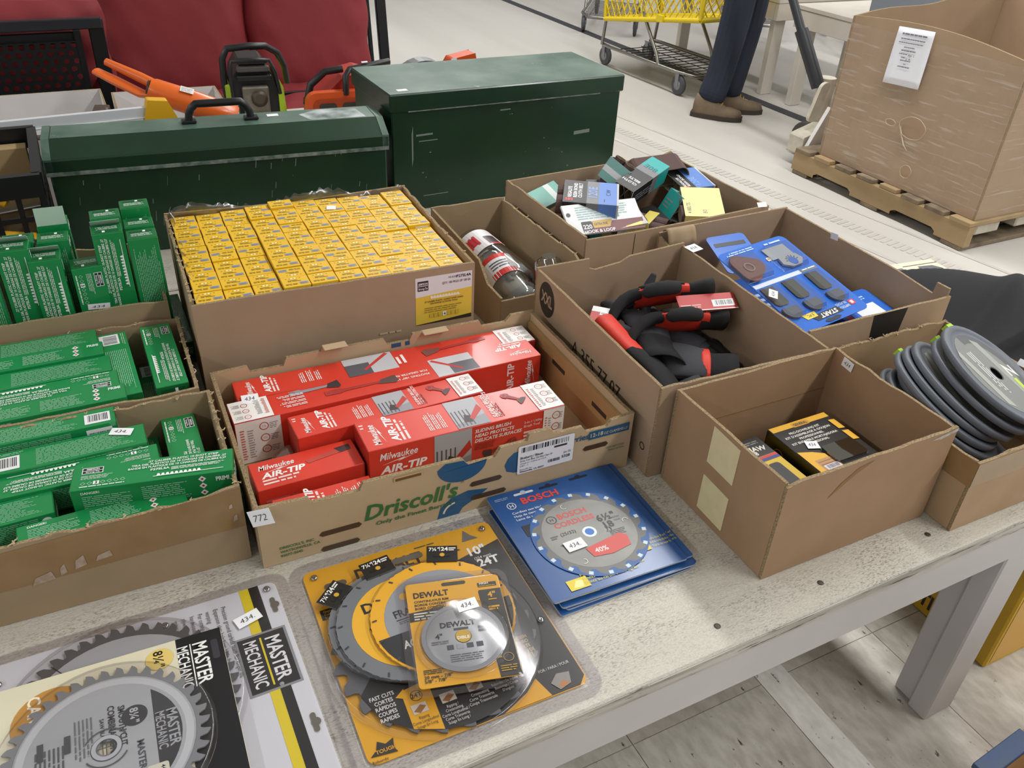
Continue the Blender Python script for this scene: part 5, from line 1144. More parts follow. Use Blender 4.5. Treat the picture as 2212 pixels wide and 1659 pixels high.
a.disc(.060, .085, .042, '#c08d45', 28); a.text('CARBIDE', .060, .060, .013, '#efe7d2', 'c', bold=.02); a.build(o)
bx, by = .136, .134
saw(o, .105, 40, .0030, bx, by, mat('saw_mid', '#85878a', .38, .1), .0105)
a = Art((bx, by, .0050), (0, -1, 0), (1, 0, 0), .0002, .00005); a.ring(0, 0, .016, .090, m_saw, n=48); a.ring(0, 0, .080, .088, '#c2c4c6', n=48)
a.poly([(.076 * math.cos(t), .076 * math.sin(t)) for t in [math.radians(40 + 100 * i / 16) for i in range(17)]], '#3c3d41')
a.text('MASTER', .0, .062, .0110, '#a9abae', 'c', bold=.02, width=.048); a.text('MECHANIC', .0, .0505, .0095, '#a9abae', 'c', bold=.015, width=.048)
a.disc(-.030, .030, .0135, '#3c3d41', 24); a.text('8¼"', -.030, .0255, .0085, '#b9bbbe', 'c', bold=.02); a.text('SMOOTH CUT', -.022, .014, .0068, '#3c3d41', 'c', bold=.03, width=.052); a.text('COMBINATION', -.022, .0035, .0068, '#3c3d41', 'c', bold=.03, width=.060); a.text('SAW BLADE', -.022, -.005, .0042, '#3c3d41', 'c', bold=.02)
a.text('MASTER', .022, .030, .0070, '#515257', 'c', bold=.02); a.text('40', .066, -.002, .018, '#3c3d41', 'c', bold=.03)
a.lines(-.045, -.030, .055, .020, 5, '#6b6d71', fill=.35); a.lines(-.02, -.068, .06, .030, 7, '#55575b', fill=.4, seed=5); a.rect(-.030, -.066, .022, .006, '#4a4b4f'); a.rect(-.030, -.040, .022, .006, '#4a4b4f')
a.ring(0, 0, .0105, .0150, '#b5b7ba', n=28); a.rect(-.009, -.0006, .018, .0012, '#55575b'); a.rect(-.0006, -.009, .0012, .018, '#55575b'); a.ring(0, 0, .022, .0235, '#55575b', -60, 60); a.ring(0, 0, .022, .0235, '#55575b', 120, 240)
a.rrect(.040, .036, .030, .022, .003, '#d5d3bd'); a.text('440-675', .043, .050, .0045, '#3a3a3a', bold=.01); a.text('29.99', .045, .038, .006, '#3a3a3a', bold=.02); a.build(o)
dome(o, bx, by, .1065, .0012, .0085)
# ---- yellow and black ten inch pack
o = thing('saw_blade_pack', 'large yellow and black ten inch saw blade pack in a clear shell', 'saw blade', (-0.0385, 0.038, TZ + .0006), R_(-1.5))
CW, CH = .272, .302
b = MB(); b.prism(rpoly(0, 0, CW, CH, .012), .0014, .0022); b.build('card', mat('card_yellow', YB, .4), o)
a = Art((0, 0, .0022), (1, 0, 0), (0, 1, 0), .0002, .00004)
a.poly([(.180, .240), (CW - .001, .262), (CW - .001, .012), (CW - .012, .001), (.120, .001), (.120, .06)], BB);
a.text('DEWALT', .066, .262, .020, '#1c1b1c', bold=.03, width=.094); a.text('10"', .222, .246, .0150, '#f0eee8', bold=.03); a.text('(254 mm)', .225, .2365, .0045, '#f0eee8'); a.text('24T', .226, .222, .0135, '#f0eee8', bold=.03)
a.rect(.006, .214, .075, .017, '#26251f'); 
for i, t in enumerate(('General Purpose', 'Cortes Largos', 'Sciage Rapide')): a.text(t, .010, .2255 - .0052 * i, .0035, YB, bold=.01)
a.poly([(.222, .275), (.231, .296), (.238, .283), (.246, .275)], '#6d6a66'); a.poly([(.190, .262), (.199, .276), (.206, .268), (.214, .262)], '#33312e'); a.lines(.155, .288, .03, .004, 1, '#57523f')
a.rrect(.118, .270, .044, .011, .005, '#6b665c'); a.rrect(.022, .262, .030, .010, .005, '#57534b')
a.poly([(.160, .001), (.222, .001), (.214, .030), (.196, .016)], YB)
a.poly([(-.000 + .004, .010), (.012, .016), (.016, .026), (.024, .020), (.034, .024), (.031, .012), (.034, .006)], '#2c2a25'); a.text('TOUGH', .022, .011, .0045, YB, 'c', bold=.02); a.text('Reborde', .004, .001, .0036, '#37322a')

a.text('FOR / PARA / POUR', .242, .034, .0042, '#d8d6d0', 'c', sx=.8); a.poly([(.228, .016), (.240, .026), (.256, .023), (.251, .008), (.235, .004)], '#8f8b82'); a.poly([(.235, .010), (.244, .015), (.250, .008), (.237, .005)], '#b9793a')
a.build(o)
bx, by = .124, .126
saw(o, .127, 24, .0040, bx, by, mat('saw_grey', '#5f6064', .4, .1), .013)
a = Art((bx, by, .0060), (1, 0, 0), (0, 1, 0), .0002, .00005)
pts = [(.1225 * math.cos(t), .1225 * math.sin(t)) for t in [math.radians(-142 + 170 * i / 30) for i in range(31)]] + [(.060, .060), (.0, .02), (-.090, -.020), (-.108, -.040)]
a.poly(pts, '#232224'); a.poly([(-.100, .005), (-.030, .030), (-.050, .070), (-.085, .055)], '#b98a22')
a.poly([(-.064, -.052), (-.030, -.048), (-.034, -.1175), (-.066, -.104)], YB); a.ring(-.049, -.0640, .0065, .0074, '#1c1b1c', n=16); a.text('24T', -.049, -.0665, .0060, '#1c1b1c', 'c', bold=.02)
for i, t in enumerate(('FAST CUTS', 'CORTES', 'RÁPIDOS', 'COUPES', 'RAPIDES')): a.text(t, -.086, -.052 - .0078 * i, .0052, '#e4e2dc', 'c', bold=.015, sx=.8)
a.poly([(-.072, -.058), (-.060, -.050), (-.058, -.066)], YB)
for (cx, cy) in ((-.051, -.083), (-.016, -.082), (.018, -.080), (.052, -.072)): a.rect(cx - .009, cy - .005, .018, .013, '#cfc4b2'); a.poly([(cx - .008, cy - .001), (cx + .002, cy + .006), (cx + .008, cy + .002), (cx - .001, cy - .005)], '#9c6a3c')
for i, t in enumerate(('Ripping', 'Corte Longitudinal', 'Sciage En Long')): a.text(t, -.050, -.0955 - .0056 * i, .0038, '#2a2720', 'c', sx=.75)
for i, t in enumerate(('Ripping /', 'Crosscutting', 'Corte Longitudinal /', 'Corte Transversa', 'Sciage En Long /')): a.text(t, -.015, -.0945 - .0052 * i, .0038, '#d8d6d0', 'c', sx=.75)
for i, t in enumerate(('Crosscutting', 'Corte Transversa', 'Coupe Transversale')): a.text(t, .020, -.0925 - .0056 * i, .0040, '#d8d6d0', 'c', sx=.75)
for i, t in enumerate(('Trim / Miter', 'Rebordes / De Inglete', 'Biseautage / Coupe', "D'onglets")): a.text(t, .053, -.084 - .0054 * i, .0038, '#d8d6d0', 'c', sx=.7)
for i, t in enumerate(('CUT FINISH', 'ACABADO', 'DE CORTE', 'FINITION DE', 'QUALITÉ')): a.text(t, .092, -.040 - .0072 * i, .0050, '#c79a33', 'c', sx=.75)
a.build(o)
dome(o, bx, by, .1285, .0022, .0105); shell(o, -.004, -.004, CW + .008, CH + .008, .012, 0, .0040, .014)
rivets(o, [(.014, CH - .014), (CW - .014, CH - .014), (.016, .160), (CW - .012, .106), (.034, .044)], .0040)
# ---- three 7 1/4 inch blades with black hang tags
def blade7(label, x, y, z, rot, style, tagang, tagr=.094):
    o = thing('saw_disc', label, 'saw blade', (x, y, TZ + z), 0, 'seven inch blades on the yellow pack')
    R = .092
    if style == 'grey': body, ringc = mat('blade_grey', '#6e7074', .4, .1), None
    else: body = mat('blade_yellow', '#dba01f', .4)
    saw(o, R, 24, 0, 0, 0, body, .0011, rot=rot)
    a = Art((0, 0, .0019), (1, 0, 0), (0, 1, 0), .0001, .00004)
    if style == 'grey':
        a.disc(0, 0, .072, '#dca526', 48); a.text('DEWALT', -.050, .030, .016, '#1c1b1c', bold=.03); a.poly([(-.052, .004), (-.044, -.006), (-.036, .006), (-.044, .014)], '#26241f'); a.rrect(-.044, -.034, .020, .026, .004, '#26241f')
    else:
        a.disc(0, 0, .074, '#87898d', 48); a.poly([(.0885 * math.cos(t), .0885 * math.sin(t)) for t in [math.radians(185 + 170 * i / 24) for i in range(25)]], '#26272b')
        a.text('FRAMING', -.058, .016, .0115, '#26272b', bold=.03, width=.055); a.rect(-.058, .011, .070, .0016, '#26272b'); a.lines(-.056, .005, .05, .005, 2, '#4a4b50'); a.disc(-.036, .046, .006, '#d09d2a', 10)
        a.text('CONSIGUE', -.047, -.018, .0100, '#e9e7e2', shear=.2, bold=.03, width=.055); a.text('ACHETEZ', -.064, -.032, .0110, '#e9e7e2', shear=.2, bold=.03, width=.052)
    for k in range(16):
        t_ = 2 * PI * k / 16 + .1; a.rect(.0835 * math.cos(t_), .0835 * math.sin(t_), .0060, .0022, '#34363b', t_ + .35)
    a.ring(0, 0, .0078, .012, '#77797d')
    a.build(o)
    t = tagang; c_, s_ = math.cos(t), math.sin(t)
    Mt = Matrix.Translation((tagr * c_, tagr * s_, .0022)) @ Matrix.Rotation(t - PI / 2, 4, 'Z')
    b = MB(); b.box((-.021, -.016, 0), (.021, .014, .0014), 0, Mt); tg = b.build('hang_tag', mat('tag_black', '#1b1a19', .25, coat=.4), o, bevel=.0006)
    a = Art(Mt @ Vector((0, 0, .0014)), Mt.to_3x3() @ Vector((1, 0, 0)), Mt.to_3x3() @ Vector((0, 1, 0)), .0002, .00004)
    a.text('7¼"', -.018, .004, .0062, '#eceae4', bold=.02); a.rect(-.0035, .0035, .0006, .008, '#eceae4'); a.text('24', -.0015, .004, .0068, '#eceae4', bold=.03); a.lines(.009, .004, .010, .007, 2, '#d8d6d0', fill=.6); a.rrect(-.012, -.007, .022, .005, .002, '#0c0c0c'); a.disc(0, -.0035, .0035, '#c7992e', 10); a.build(tg)
    for s in (1,):
        b = MB(); b.lathe([(.0935, -.0004), (.0938, .003), (.0928, .0034)], 48, cap=False); b.build('clear_guard', m_shell, o)
    return o
blade7('lowest of three stacked seven inch saw blades, black tag at its upper left', 0.062, 0.205, .0118, .1, 'grey', R_(132), .098)
blade7('middle seven inch saw blade with grey rim and yellow centre', 0.070, 0.198, .0155, .3, 'grey', R_(95), .100)
blade7('uppermost seven inch saw blade, yellow with a black lower half', 0.110, 0.186, .0192, .2, 'yellow', R_(68), .103)
# ---- four inch blade pack on top
CW, CH = .122, .160
o = thing('saw_blade_pack', 'small yellow four inch diamond blade pack with a 434 sticker, on top', 'saw blade', M=Matrix.Translation((0.0395, 0.0905, TZ + .0240)) @ Matrix.Rotation(R_(-15), 4, 'Z'))
b = MB(); b.prism(rpoly(0, 0, CW, CH, .005), .0010, .0018); b.build('card', mat('card_yellow', YB, .4), o)
a = Art((0, 0, .0018), (1, 0, 0), (0, 1, 0), .0002, .00004)
a.poly([(CW * .78, .0005), (CW - .0005, .0005), (CW - .0005, CH * .85), (CW * .76, CH * .85), (CW * .75, CH * .83)], '#2a2b28')
a.rrect(CW * .38, CH - .010, CW * .26, .006, .003, '#37342c'); a.text('DEWALT', CW * .07, CH * .845, .0090, '#1c1b1c', bold=.035, width=CW * .37)
for i, t in enumerate(('CONTINUOUS RIM', 'BORDE CONTINUO', 'BORD CONTINU')): a.text(t, CW * .07, CH * (.795 - .035 * i), .0036, '#2d2714', bold=.03)
a.poly([(CW * .0, CH * .70), (CW * .36, CH * .73), (CW * .34, CH * .63), (CW * .0, CH * .61)], '#26251f'); a.lines(CW * .05, CH * .625, CW * .27, CH * .08, 3, '#d8d3c4')
a.rect(CW * .76, CH * .88, CW * .2, CH * .045, '#26251f'); a.text('HIGH', CW * .78, CH * .905, .0035, '#e6e2d6', bold=.03); a.lines(CW * .77, CH * .885, CW * .18, CH * .012, 1, YB)
a.text('4"', CW * .84, CH * .765, .0085, YB, bold=.03); a.lines(CW * .84, CH * .735, CW * .09, CH * .02, 1, YB); a.lines(CW * .82, CH * .63, CW * .12, CH * .05, 2, YB, fill=.7)
a.lines(CW * .06, CH * .115, CW * .2, CH * .045, 3, '#37301a'); a.text('20 mm - 7/8"', CW * .06, CH * .075, .0044, '#2d2714', bold=.02); a.text('5/8" - 7/8"', CW * .06, CH * .040, .0044, '#2d2714', bold=.02)
a.ring(CW * .90, CH * .17, .0055, .0064, '#b58f2f'); a.lines(CW * .80, CH * .05, CW * .17, CH * .06, 3, '#b58f2f'); a.lines(CW * .78, CH * .17, CW * .06, CH * .03, 1, '#b58f2f'); a.build(o)
bx, by = CW * .50, CH * .40
b = MB(); b.lathe([(.010, .0035), (.0508, .0035), (.0508, .0052), (.010, .0052)], 48, 0, Matrix.Translation((bx, by, 0)), cap=False); b.build('diamond_blade', m_saw, o)
a = Art((bx, by, .0052), (1, 0, 0), (0, 1, 0), .0002, .00004); a.ring(0, 0, .0455, .0505, '#84868a', n=40); a.text('DEWALT', -.026, .016, .0078, '#2b2c30', bold=.035, width=.044); a.text('4"', -.034, .000, .0075, '#2b2c30', bold=.02); a.rect(-.010, .010, .018, .0035, '#4a4b4f')
for i in range(4): a.rect(-.022 + .012 * i, -.018, .008, .007, '#4a4b50' if i != 1 else '#9a9ca0')
a.lines(-.020, -.036, .042, .012, 4, '#55565b', fill=.4); a.lines(-.040, -.008, .022, .006, 2, '#6a6b70'); a.lines(.020, .004, .016, .010, 2, '#4a4b50', fill=.7); a.disc(0, 0, .0095, '#c9a338', 24); a.text('DIBLE', 0, -.004, .0042, '#f2eee2', 'c', bold=.03); a.build(o)
dome(o, bx, by, .053, .0018, .0105); shell(o, -.003, -.003, CW + .006, CH + .006, .008, 0, .0034, .0085)
sticker(o, (CW * .50, CH * .60, .0106), (.98, .20, 0), (-.20, .98, 0), .027, .017, '434.', .0004)
# ---- stack of blue blade cards
BLU = '#21508c'
def bosch(label, dx, dy, z, yaw, top):
    o = thing('saw_blade_card', label, 'saw blade', (0.2465 + dx, 0.143 + dy, TZ + z), R_(yaw), 'blue blade cards in the stack')
    W, H = .209, .219
    b = MB(); P = rpoly(0, 0, W, H, .004); n = len(P)
    b.prism(P, 0, .0030, 0, side=1); b.build('card', [mat('card_navy', BLU, .3, coat=.2), mat('card_layers', '#c9ccd2', .6, noise=(400, '#5d6f8f', .9), stretch=(.02, .02, 1))], o)
    a = Art((0, 0, .0030), (1, 0, 0), (0, 1, 0), .0002, .00004)
    for k, (u, v) in enumerate(((.056, .208), (.098, .208), (.150, .209))): a.rrect(u - .016, v - .002, .032, .0045, .002, '#d5dae2' if k == 0 else '#1a2233'); a.disc(u, v + .002, .0045, '#b5bcc9' if k == 0 else '#1a2233', 10)
    a.text('BOSCH', .045, .186, .0125, '#d8443e', bold=.035, width=.060); a.ring(.027, .188, .0058, .0072, '#cfd5de'); a.text('H', .027, .1845, .007, '#cfd5de', 'c', bold=.02); a.lines(.008, .204, .022, .006, 2, '#8fa3c4')
    for i, t in enumerate(('Cordless saw blade', 'Hoja de sierra inalámbrica', 'Lame de scie sans fil')): a.text(t, .021, .170 - .0072 * i, .0045, '#dfe5ee', bold=.005)
    a.rect(.022, .122, .034, .022, '#2b2b30'); a.rect(.0235, .1235, .031, .019, '#17171a'); a.poly([(.030, .128), (.046, .128), (.050, .137), (.036, .139)], '#c8c8cc'); a.poly([(.033, .100), (.048, .096), (.054, .106), (.040, .112)], '#bdb7a4'); a.disc(.047, .088, .008, '#c9c2b0', 12); a.disc(.050, .087, .004, '#4b463c', 10)
    a.rect(.030, .008, .030, .018, '#e0c92e'); a.poly([(.036, .012), (.050, .010), (.053, .021), (.044, .023)], '#f3e99a'); a.rect(.148, .034, .024, .018, '#e0c92e'); a.rect(.156, .039, .007, .009, '#5c4a1c')
    for i, t in enumerate(('Microgram Carbide teeth', 'Puntas de carburo de micrograno', 'Dents au carbure micrograin')): a.text(t, .0535, .026 - .0072 * i, .0050, '#cbc04e', bold=.005)
    for i, t in enumerate(('Ultra-thin Kerf', 'Kerf de corte ultrafino', 'Trait de scie super fin')): a.text(t, .1755, .050 - .0070 * i, .0045, '#cbc04e', width=.030)
    if top:
        cx, cy = .107, .097; a.disc(cx, cy, .0850, '#27599a', 48)
        tt = tooth_outline(.0825, 18, .010); a.poly([(cx + p[0], cy + p[1]) for p in tt], '#6b6a68')
        for i in range(18):
            t_ = 2 * PI * i / 18; a.rect(cx + .0765 * math.cos(t_), cy + .0765 * math.sin(t_), .0060, .0062, '#c6d8e0', t_); a.k -= 1
        a.k += 1; a.ring(cx, cy, .0085, .0685, mat('print_steel', '#979691', .4, 0, noise=(14, '#7d7c78', .9)), n=48); a.ring(cx, cy, 0, .0105, '#dfe9f2'); a.disc(cx, cy, .0068, '#2b6ec0', 20)
        a.text('BOSCH', cx - .006, cy + .038, .0105, '#c8504a', 'c', bold=.03, width=.046); a.text('CORDLESS', cx - .010, cy + .0225, .0095, '#c8504a', 'c', bold=.03, width=.064); a.ring(cx - .040, cy + .041, .0065, .0080, '#3c3c3e'); a.text('H', cx - .040, cy + .038, .006, '#3c3c3e', 'c')
        a.text('6½"', cx + .022, cy + .0125, .0125, '#2f2f31', bold=.03); a.text('18', cx + .026, cy - .003, .0125, '#2f2f31', bold=.03); a.lines(cx + .045, cy + .006, .012, .012, 2, '#6d6c6a'); a.lines(cx + .026, cy - .020, .026, .012, 4, '#5f5e5c')
        a.text('(25/32)', cx - .042, cy + .006, .006, '#3c3c3e'); a.lines(cx - .058, cy + .004, .012, .008, 2, '#5f5e5c'); a.poly([(cx - .052, cy - .010), (cx - .038, cy - .008), (cx - .046, cy - .014)], '#3c3c3e'); a.poly([(cx - .044, cy - .022), (cx - .034, cy - .022), (cx - .039, cy - .014)], '#3c3c3e')
        a.ring(cx + .020, cy - .004, .006, .0072, '#3c3c3e', -60, 40, 8); a.ring(cx + .025, cy - .006, .006, .0072, '#3c3c3e', -60, 40, 8)
        a.poly([(cx - .022, cy - .028), (cx + .038, cy - .018), (cx + .046, cy - .026), (cx + .042, cy - .044), (cx + .010, cy - .050), (cx - .018, cy - .046)], '#c9473f'); a.text('40%', cx - .012, cy - .041, .0085, '#f3d8d4', bold=.02)
        for t_ in (1.75, .02, -2.2): a.ring(cx + .060 * math.cos(t_), cy + .060 * math.sin(t_), .004, .0048, '#e8e8e6', math.degrees(t_), math.degrees(t_) + 200, 8)
    a.build(o)
    if top: sticker(o, (.060, .070, .0030), (.985, .06, 0), (-.06, .985, 0), .030, .019, '434.', .0034)
    return o
for i, (dx, dy, z, yw) in enumerate(((.006, -.012, .0006, 0.0), (.016, -.008, .0044, -0.6), (.010, -.006, .0082, -2.4), (.014, .002, .0120, -1.2), (0, 0, .0158, -1.9))):
    bosch('blue saw blade card in the stack of five, %s' % ('lowest', 'second from below', 'middle', 'second from the top', 'topmost, bearing a 434 sticker')[i], dx, dy, z, yw, i == 4)

# ================================================================== dark green tool boxes
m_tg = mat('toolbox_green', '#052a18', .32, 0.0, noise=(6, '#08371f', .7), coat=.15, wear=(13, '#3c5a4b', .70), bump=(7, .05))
m_tgt = mat('toolbox_green_sheen', '#3c5a4c', .36, 0.0, noise=(7, '#6d8274', 1.0), coat=.3, wear=(18, '#a5b0a6', .64), bump=(9, .05))  # worn green, made paler with the sheen of the lid tops painted in
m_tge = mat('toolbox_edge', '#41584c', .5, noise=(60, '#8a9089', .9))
m_bkm = mat('black_metal', '#17181b', .4, .2)
o = thing('tool_box', 'long dark green metal tool box with a black top handle', 'tool box', (-0.236, 1.462, TZ + .0008), R_(-4.5))
TL_, TDp = .722, .190
MB().box((0, 0, 0), (TL_, TDp, .196)).build('body', m_tg, o, bevel=.004)
prof = [(-.004, .197), (TDp + .004, .197), (TDp + .004, .224), (TDp - .046, .254), (.050, .254), (-.004, .226)]
b = MB(); b.prism(prof, -.004, TL_ + .004, 0, lambda y, z, x: (x, y, z)); lid = b.build('lid', m_tg, o, bevel=.003)
b = MB(); b.box((0.012, .052, .2542), (TL_ - .012, TDp - .048, .2548)); b.build('lid_top_sheen', m_tgt, lid)
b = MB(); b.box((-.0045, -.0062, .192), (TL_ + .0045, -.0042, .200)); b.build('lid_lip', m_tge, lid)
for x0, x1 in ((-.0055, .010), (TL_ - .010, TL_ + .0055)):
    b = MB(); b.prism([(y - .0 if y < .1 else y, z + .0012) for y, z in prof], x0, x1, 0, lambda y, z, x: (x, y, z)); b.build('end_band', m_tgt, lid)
hb = MB(); hx = .362; hp = []
for i in range(13):
    t = PI * i / 12; hp.append((hx - .068 * math.cos(t) * (1 - .0 * i), .097, .260 + .036 * min(1, 1.5 * math.sin(t))))
hb.tube(hp, .0085, 10, flat=1.0); h_ = hb.build('handle', m_bkm, o)
for s in (-1, 1):
    b = MB(); b.box((hx + s * .068 - .016, .085, .2548), (hx + s * .068 + .016, .109, .262)); b.build('handle_mount', m_bkm, h_, bevel=.002)
b = MB(); b.add([(.560, .056, .2552), (.690, .056, .2552), (.680, .125, .2552), (.590, .138, .2552), (.540, .105, .2552)], [(0, 1, 2, 3, 4)]); b.build('paint_smear', mat('paint_smear', '#b9bfc0', .5, noise=(22, '#3f5a4d', 1.0)), lid)
rd = random.Random(3); b = MB()
for i in range(34):
    x, z = .03 + rd.random() * .66, .02 + rd.random() * .17; L = .004 + rd.random() * .02; w = .0006 + rd.random() * .0012
    b.add([(x, -.0004, z), (x + w, -.0004, z), (x + w + L * .15, -.0004, z + L), (x + L * .15, -.0004, z + L)], [(0, 1, 2, 3)])
b.build('scratch', mat('scratch_grey', '#6d7a72', .6), o, split=False)['kind'] = 'stuff'
sticker(o, (.468, .105, .255), (1, .02, 0), (0, 1, 0), .026, .018, '', .0006)
# chest
o = thing('tool_chest', 'large dark green metal chest with a flat worn lid', 'tool chest', (0.517, 1.464, TZ + .0008), R_(0.8))
CW_, CD_, CH_ = .674, .278, .300
MB().box((.004, .004, 0), (CW_ - .004, CD_ - .004, .262)).build('body', m_tg, o, bevel=.003)
b = MB(); b.box((-.002, -.002, .256), (CW_ + .002, CD_ + .002, CH_ - .0008)); lid = b.build('lid', m_tg, o, bevel=.003)
b = MB(); b.box((.001, .001, CH_ - .0006), (CW_ - .001, CD_ - .001, CH_)); b.build('lid_top_sheen', m_tgt, lid)
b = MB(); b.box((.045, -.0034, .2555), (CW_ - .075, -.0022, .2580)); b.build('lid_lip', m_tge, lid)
b = MB(); b.box((-.012, .085, .175), (.0035, .150, .205)); b.box((-.020, .092, .160), (-.010, .143, .190)); b.build('side_handle', mat('steel_grey', '#6c7274', .4, .7), o, bevel=.003)
b = MB(); rd = random.Random(9)
for (x, z, w, h) in ((.055, .115, .004, .105), (.067, .192, .045, .006), (.075, .178, .05, .003), (.085, .035, .07, .003), (.30, .235, .03, .004), (.53, .15, .05, .012)):
    b.add([(x, .0034, z), (x + w, .0034, z + h * .2), (x + w, .0034, z + h), (x, .0034, z + h * .8)], [(0, 1, 2, 3)])
for i in range(30):
    x, z = .03 + rd.random() * .6, .02 + rd.random() * .22; w = .001 + rd.random() * .004
    b.add([(x, .0034, z), (x + w, .0034, z), (x + w, .0034, z + w * .6), (x, .0034, z + w * .6)], [(0, 1, 2, 3)])
b.build('scratch', MATS['scratch_grey'], o, split=False)['kind'] = 'stuff'
sticker(o, (.030, .022, CH_), (1, .02, 0), (0, 1, 0), .026, .016, '', .0006)

# ================================================================== black stacking crate with tools
m_cr = mat('crate_black', '#121316', .38)
o = thing('plastic_crate', 'black plastic grid crate beside the long tool box', 'crate', (-0.600, 1.318, TZ + .0008))
W_, D_, H_ = .352, .325, .248
def gridwall(name, L, place, n):
    b = MB(); t = .008
    for zz in [.006 + (H_ - .05) * k / 4 for k in range(5)]: b.add([place(u, q, z) for u, q, z in ((0, 0, zz), (L, 0, zz), (L, t, zz), (0, t, zz), (0, 0, zz + .010), (L, 0, zz + .010), (L, t, zz + .010), (0, t, zz + .010))], [(0, 1, 2, 3), (7, 6, 5, 4), (0, 4, 5, 1), (2, 6, 7, 3), (1, 5, 6, 2), (3, 7, 4, 0)])
    for k in range(n + 1):
        u0 = (L - .010) * k / n; b.add([place(u, q, z) for u, q, z in ((u0, .001, 0), (u0 + .010, .001, 0), (u0 + .010, t - .001, 0), (u0, t - .001, 0), (u0, .001, H_ - .03), (u0 + .010, .001, H_ - .03), (u0 + .010, t - .001, H_ - .03), (u0, t - .001, H_ - .03))], [(0, 1, 2, 3), (7, 6, 5, 4), (0, 4, 5, 1), (2, 6, 7, 3), (1, 5, 6, 2), (3, 7, 4, 0)])
    b.add([place(u, q, z) for u, q, z in ((0, -.002, H_ - .045), (L, -.002, H_ - .045), (L, t + .004, H_ - .045), (0, t + .004, H_ - .045), (0, -.004, H_), (L, -.004, H_), (L, t + .006, H_), (0, t + .006, H_))], [(0, 1, 2, 3), (7, 6, 5, 4), (0, 4, 5, 1), (2, 6, 7, 3), (1, 5, 6, 2), (3, 7, 4, 0)])
    return b.build(name, m_cr, o)
gridwall('grid_wall', W_, lambda u, q, z: (u, q, z), 8); gridwall('grid_wall', W_, lambda u, q, z: (u, D_ - q, z), 8)
gridwall('grid_wall', D_ - .02, lambda u, q, z: (q, .01 + u, z), 7); gridwall('grid_wall', D_ - .02, lambda u, q, z: (W_ - q, .01 + u, z), 7)
MB().box((.009, .009, .002), (W_ - .009, D_ - .009, .008)).build('crate_floor', m_cr, o)
def hand_tool(name, label, M, parts, cat='tool', group='tools in the black crate'):
    t = thing(name, label, cat, M=M, group=group)
    for nm, fn, m_ in parts:
        b = MB(); fn(b); b.build(nm, m_, t, bevel=.0015)
    return t
m_yel = mat('tool_yellow', '#e3ad22', .4); m_org = mat('tool_orange', '#e0661c', .35, coat=.2); m_rust = mat('rusty_steel', '#6a5a52', .7, .3, noise=(40, '#3c332f', .9)); m_stl = mat('bright_steel', '#b4b8bc', .25, .9)
hand_tool('power_tool', 'yellow and black power tool sticking out of the black crate', frame((-0.345, 1.345, 0.735), (0.75, -0.25, -.35), (.3, 0, 1)), (('body', lambda b: b.tube([(-.10, 0, .03), (-.04, 0, .030), (.01, 0, .022), (.03, 0, .018)], [.026, .030, .026, .018], 12), m_yel), ('grip', lambda b: b.tube([(-.06, 0, 0), (-.075, 0, -.06), (-.07, 0, -.12)], [.018, .017, .022], 10), m_bkm)))
hand_tool('power_tool', 'yellow cased tool low in the black crate', frame((-0.38, 1.42, 0.60), (1, 0, 0), (0, 0, 1)), (('body', lambda b: b.tube([(-.08, 0, 0), (.0, 0, .01), (.09, 0, 0)], [.034, .040, .030], 12), m_yel), ('nose', lambda b: b.tube([(.09, 0, 0), (.12, 0, 0)], [.02, .012], 10), m_bkm)))
hand_tool('hand_tool', 'silver bladed hand tool lying in the black crate', frame((-0.42, 1.55, 0.63), (1, 0.1, 0.05), (0, 0, 1)), (('blade', lambda b: b.box((-.02, -.012, -.003), (.15, .012, .003)), m_stl), ('grip', lambda b: b.tube([(-.11, 0, 0), (-.02, 0, 0)], [.014, .011], 10), mat('grip_red', '#8e3038', .5))))
hand_tool('hand_tool', 'pink handled tool seen through the front of the black crate', frame((-0.40, 1.40, 0.66), (1, 0.05, 0.0), (0, 0, 1)), (('body', lambda b: b.tube([(-.09, -.04, -.03), (.0, -.045, -.03), (.10, -.04, -.03)], [.018, .022, .016], 10), mat('grip_pink', '#b2566a', .5)),))
hand_tool('wooden_block', 'tan wooden block standing at the back of the black crate', frame((-0.50, 1.585, 0.56), (1, 0, 0), (0, 0, 1)), (('block', lambda b: b.box((0, 0, 0), (.23, .035, .20)), mat('block_tan', '#a08a62', .7)),), 'wood block')

# ================================================================== white boxes with old tools
m_wc = card('white_board', '#d8d5d3', '#cfcac6')
W1 = carton('white cardboard box on the left behind the long tool box', -0.50, 1.80, 0, .425, .44, .165, m_wc, name='cardboard_box')
W2 = carton('white cardboard box holding an orange tool', -0.062, 1.80, R_(-1.5), .285, .41, .160, m_wc)
def tl(label, x, y, z, d, L, r, m_, kind=0):
    M = frame((x, y, z), d, (0, 0, 1))
    if kind == 0: P = (('shaft', lambda b: b.tube([(0, 0, 0), (L * .6, 0, 0)], [r * .5, r * .45], 8), m_rust), ('head', lambda b: b.box((L * .6, -r * 1.6, -r), (L * .85, r * 1.6, r)), m_))
    elif kind == 1: P = (('jaw', lambda b: b.prism([(0, -r), (L * .4, -r * 1.4), (L * .5, 0), (L * .4, r * 1.4), (0, r)], -r * .5, r * .5), m_), ('grip', lambda b: b.tube([(-L * .5, r, 0), (-.2 * L, r * .6, 0), (0, 0, 0)], r * .5, 8), mat('grip_red', '#8e3038', .5)))
    else: P = (('wheel', lambda b: b.lathe([(r * .3, -.01), (r * 2.6, -.012), (r * 2.8, 0), (r * 2.6, .012), (r * .3, .01)], 18, 0, Matrix.Rotation(PI / 2, 4, 'X')), m_), ('arm', lambda b: b.tube([(0, 0, 0), (L, 0, 0)], r * .5, 8), m_rust))
    hand_tool('hand_tool', label, M, P, 'tool', 'old tools in the white boxes')
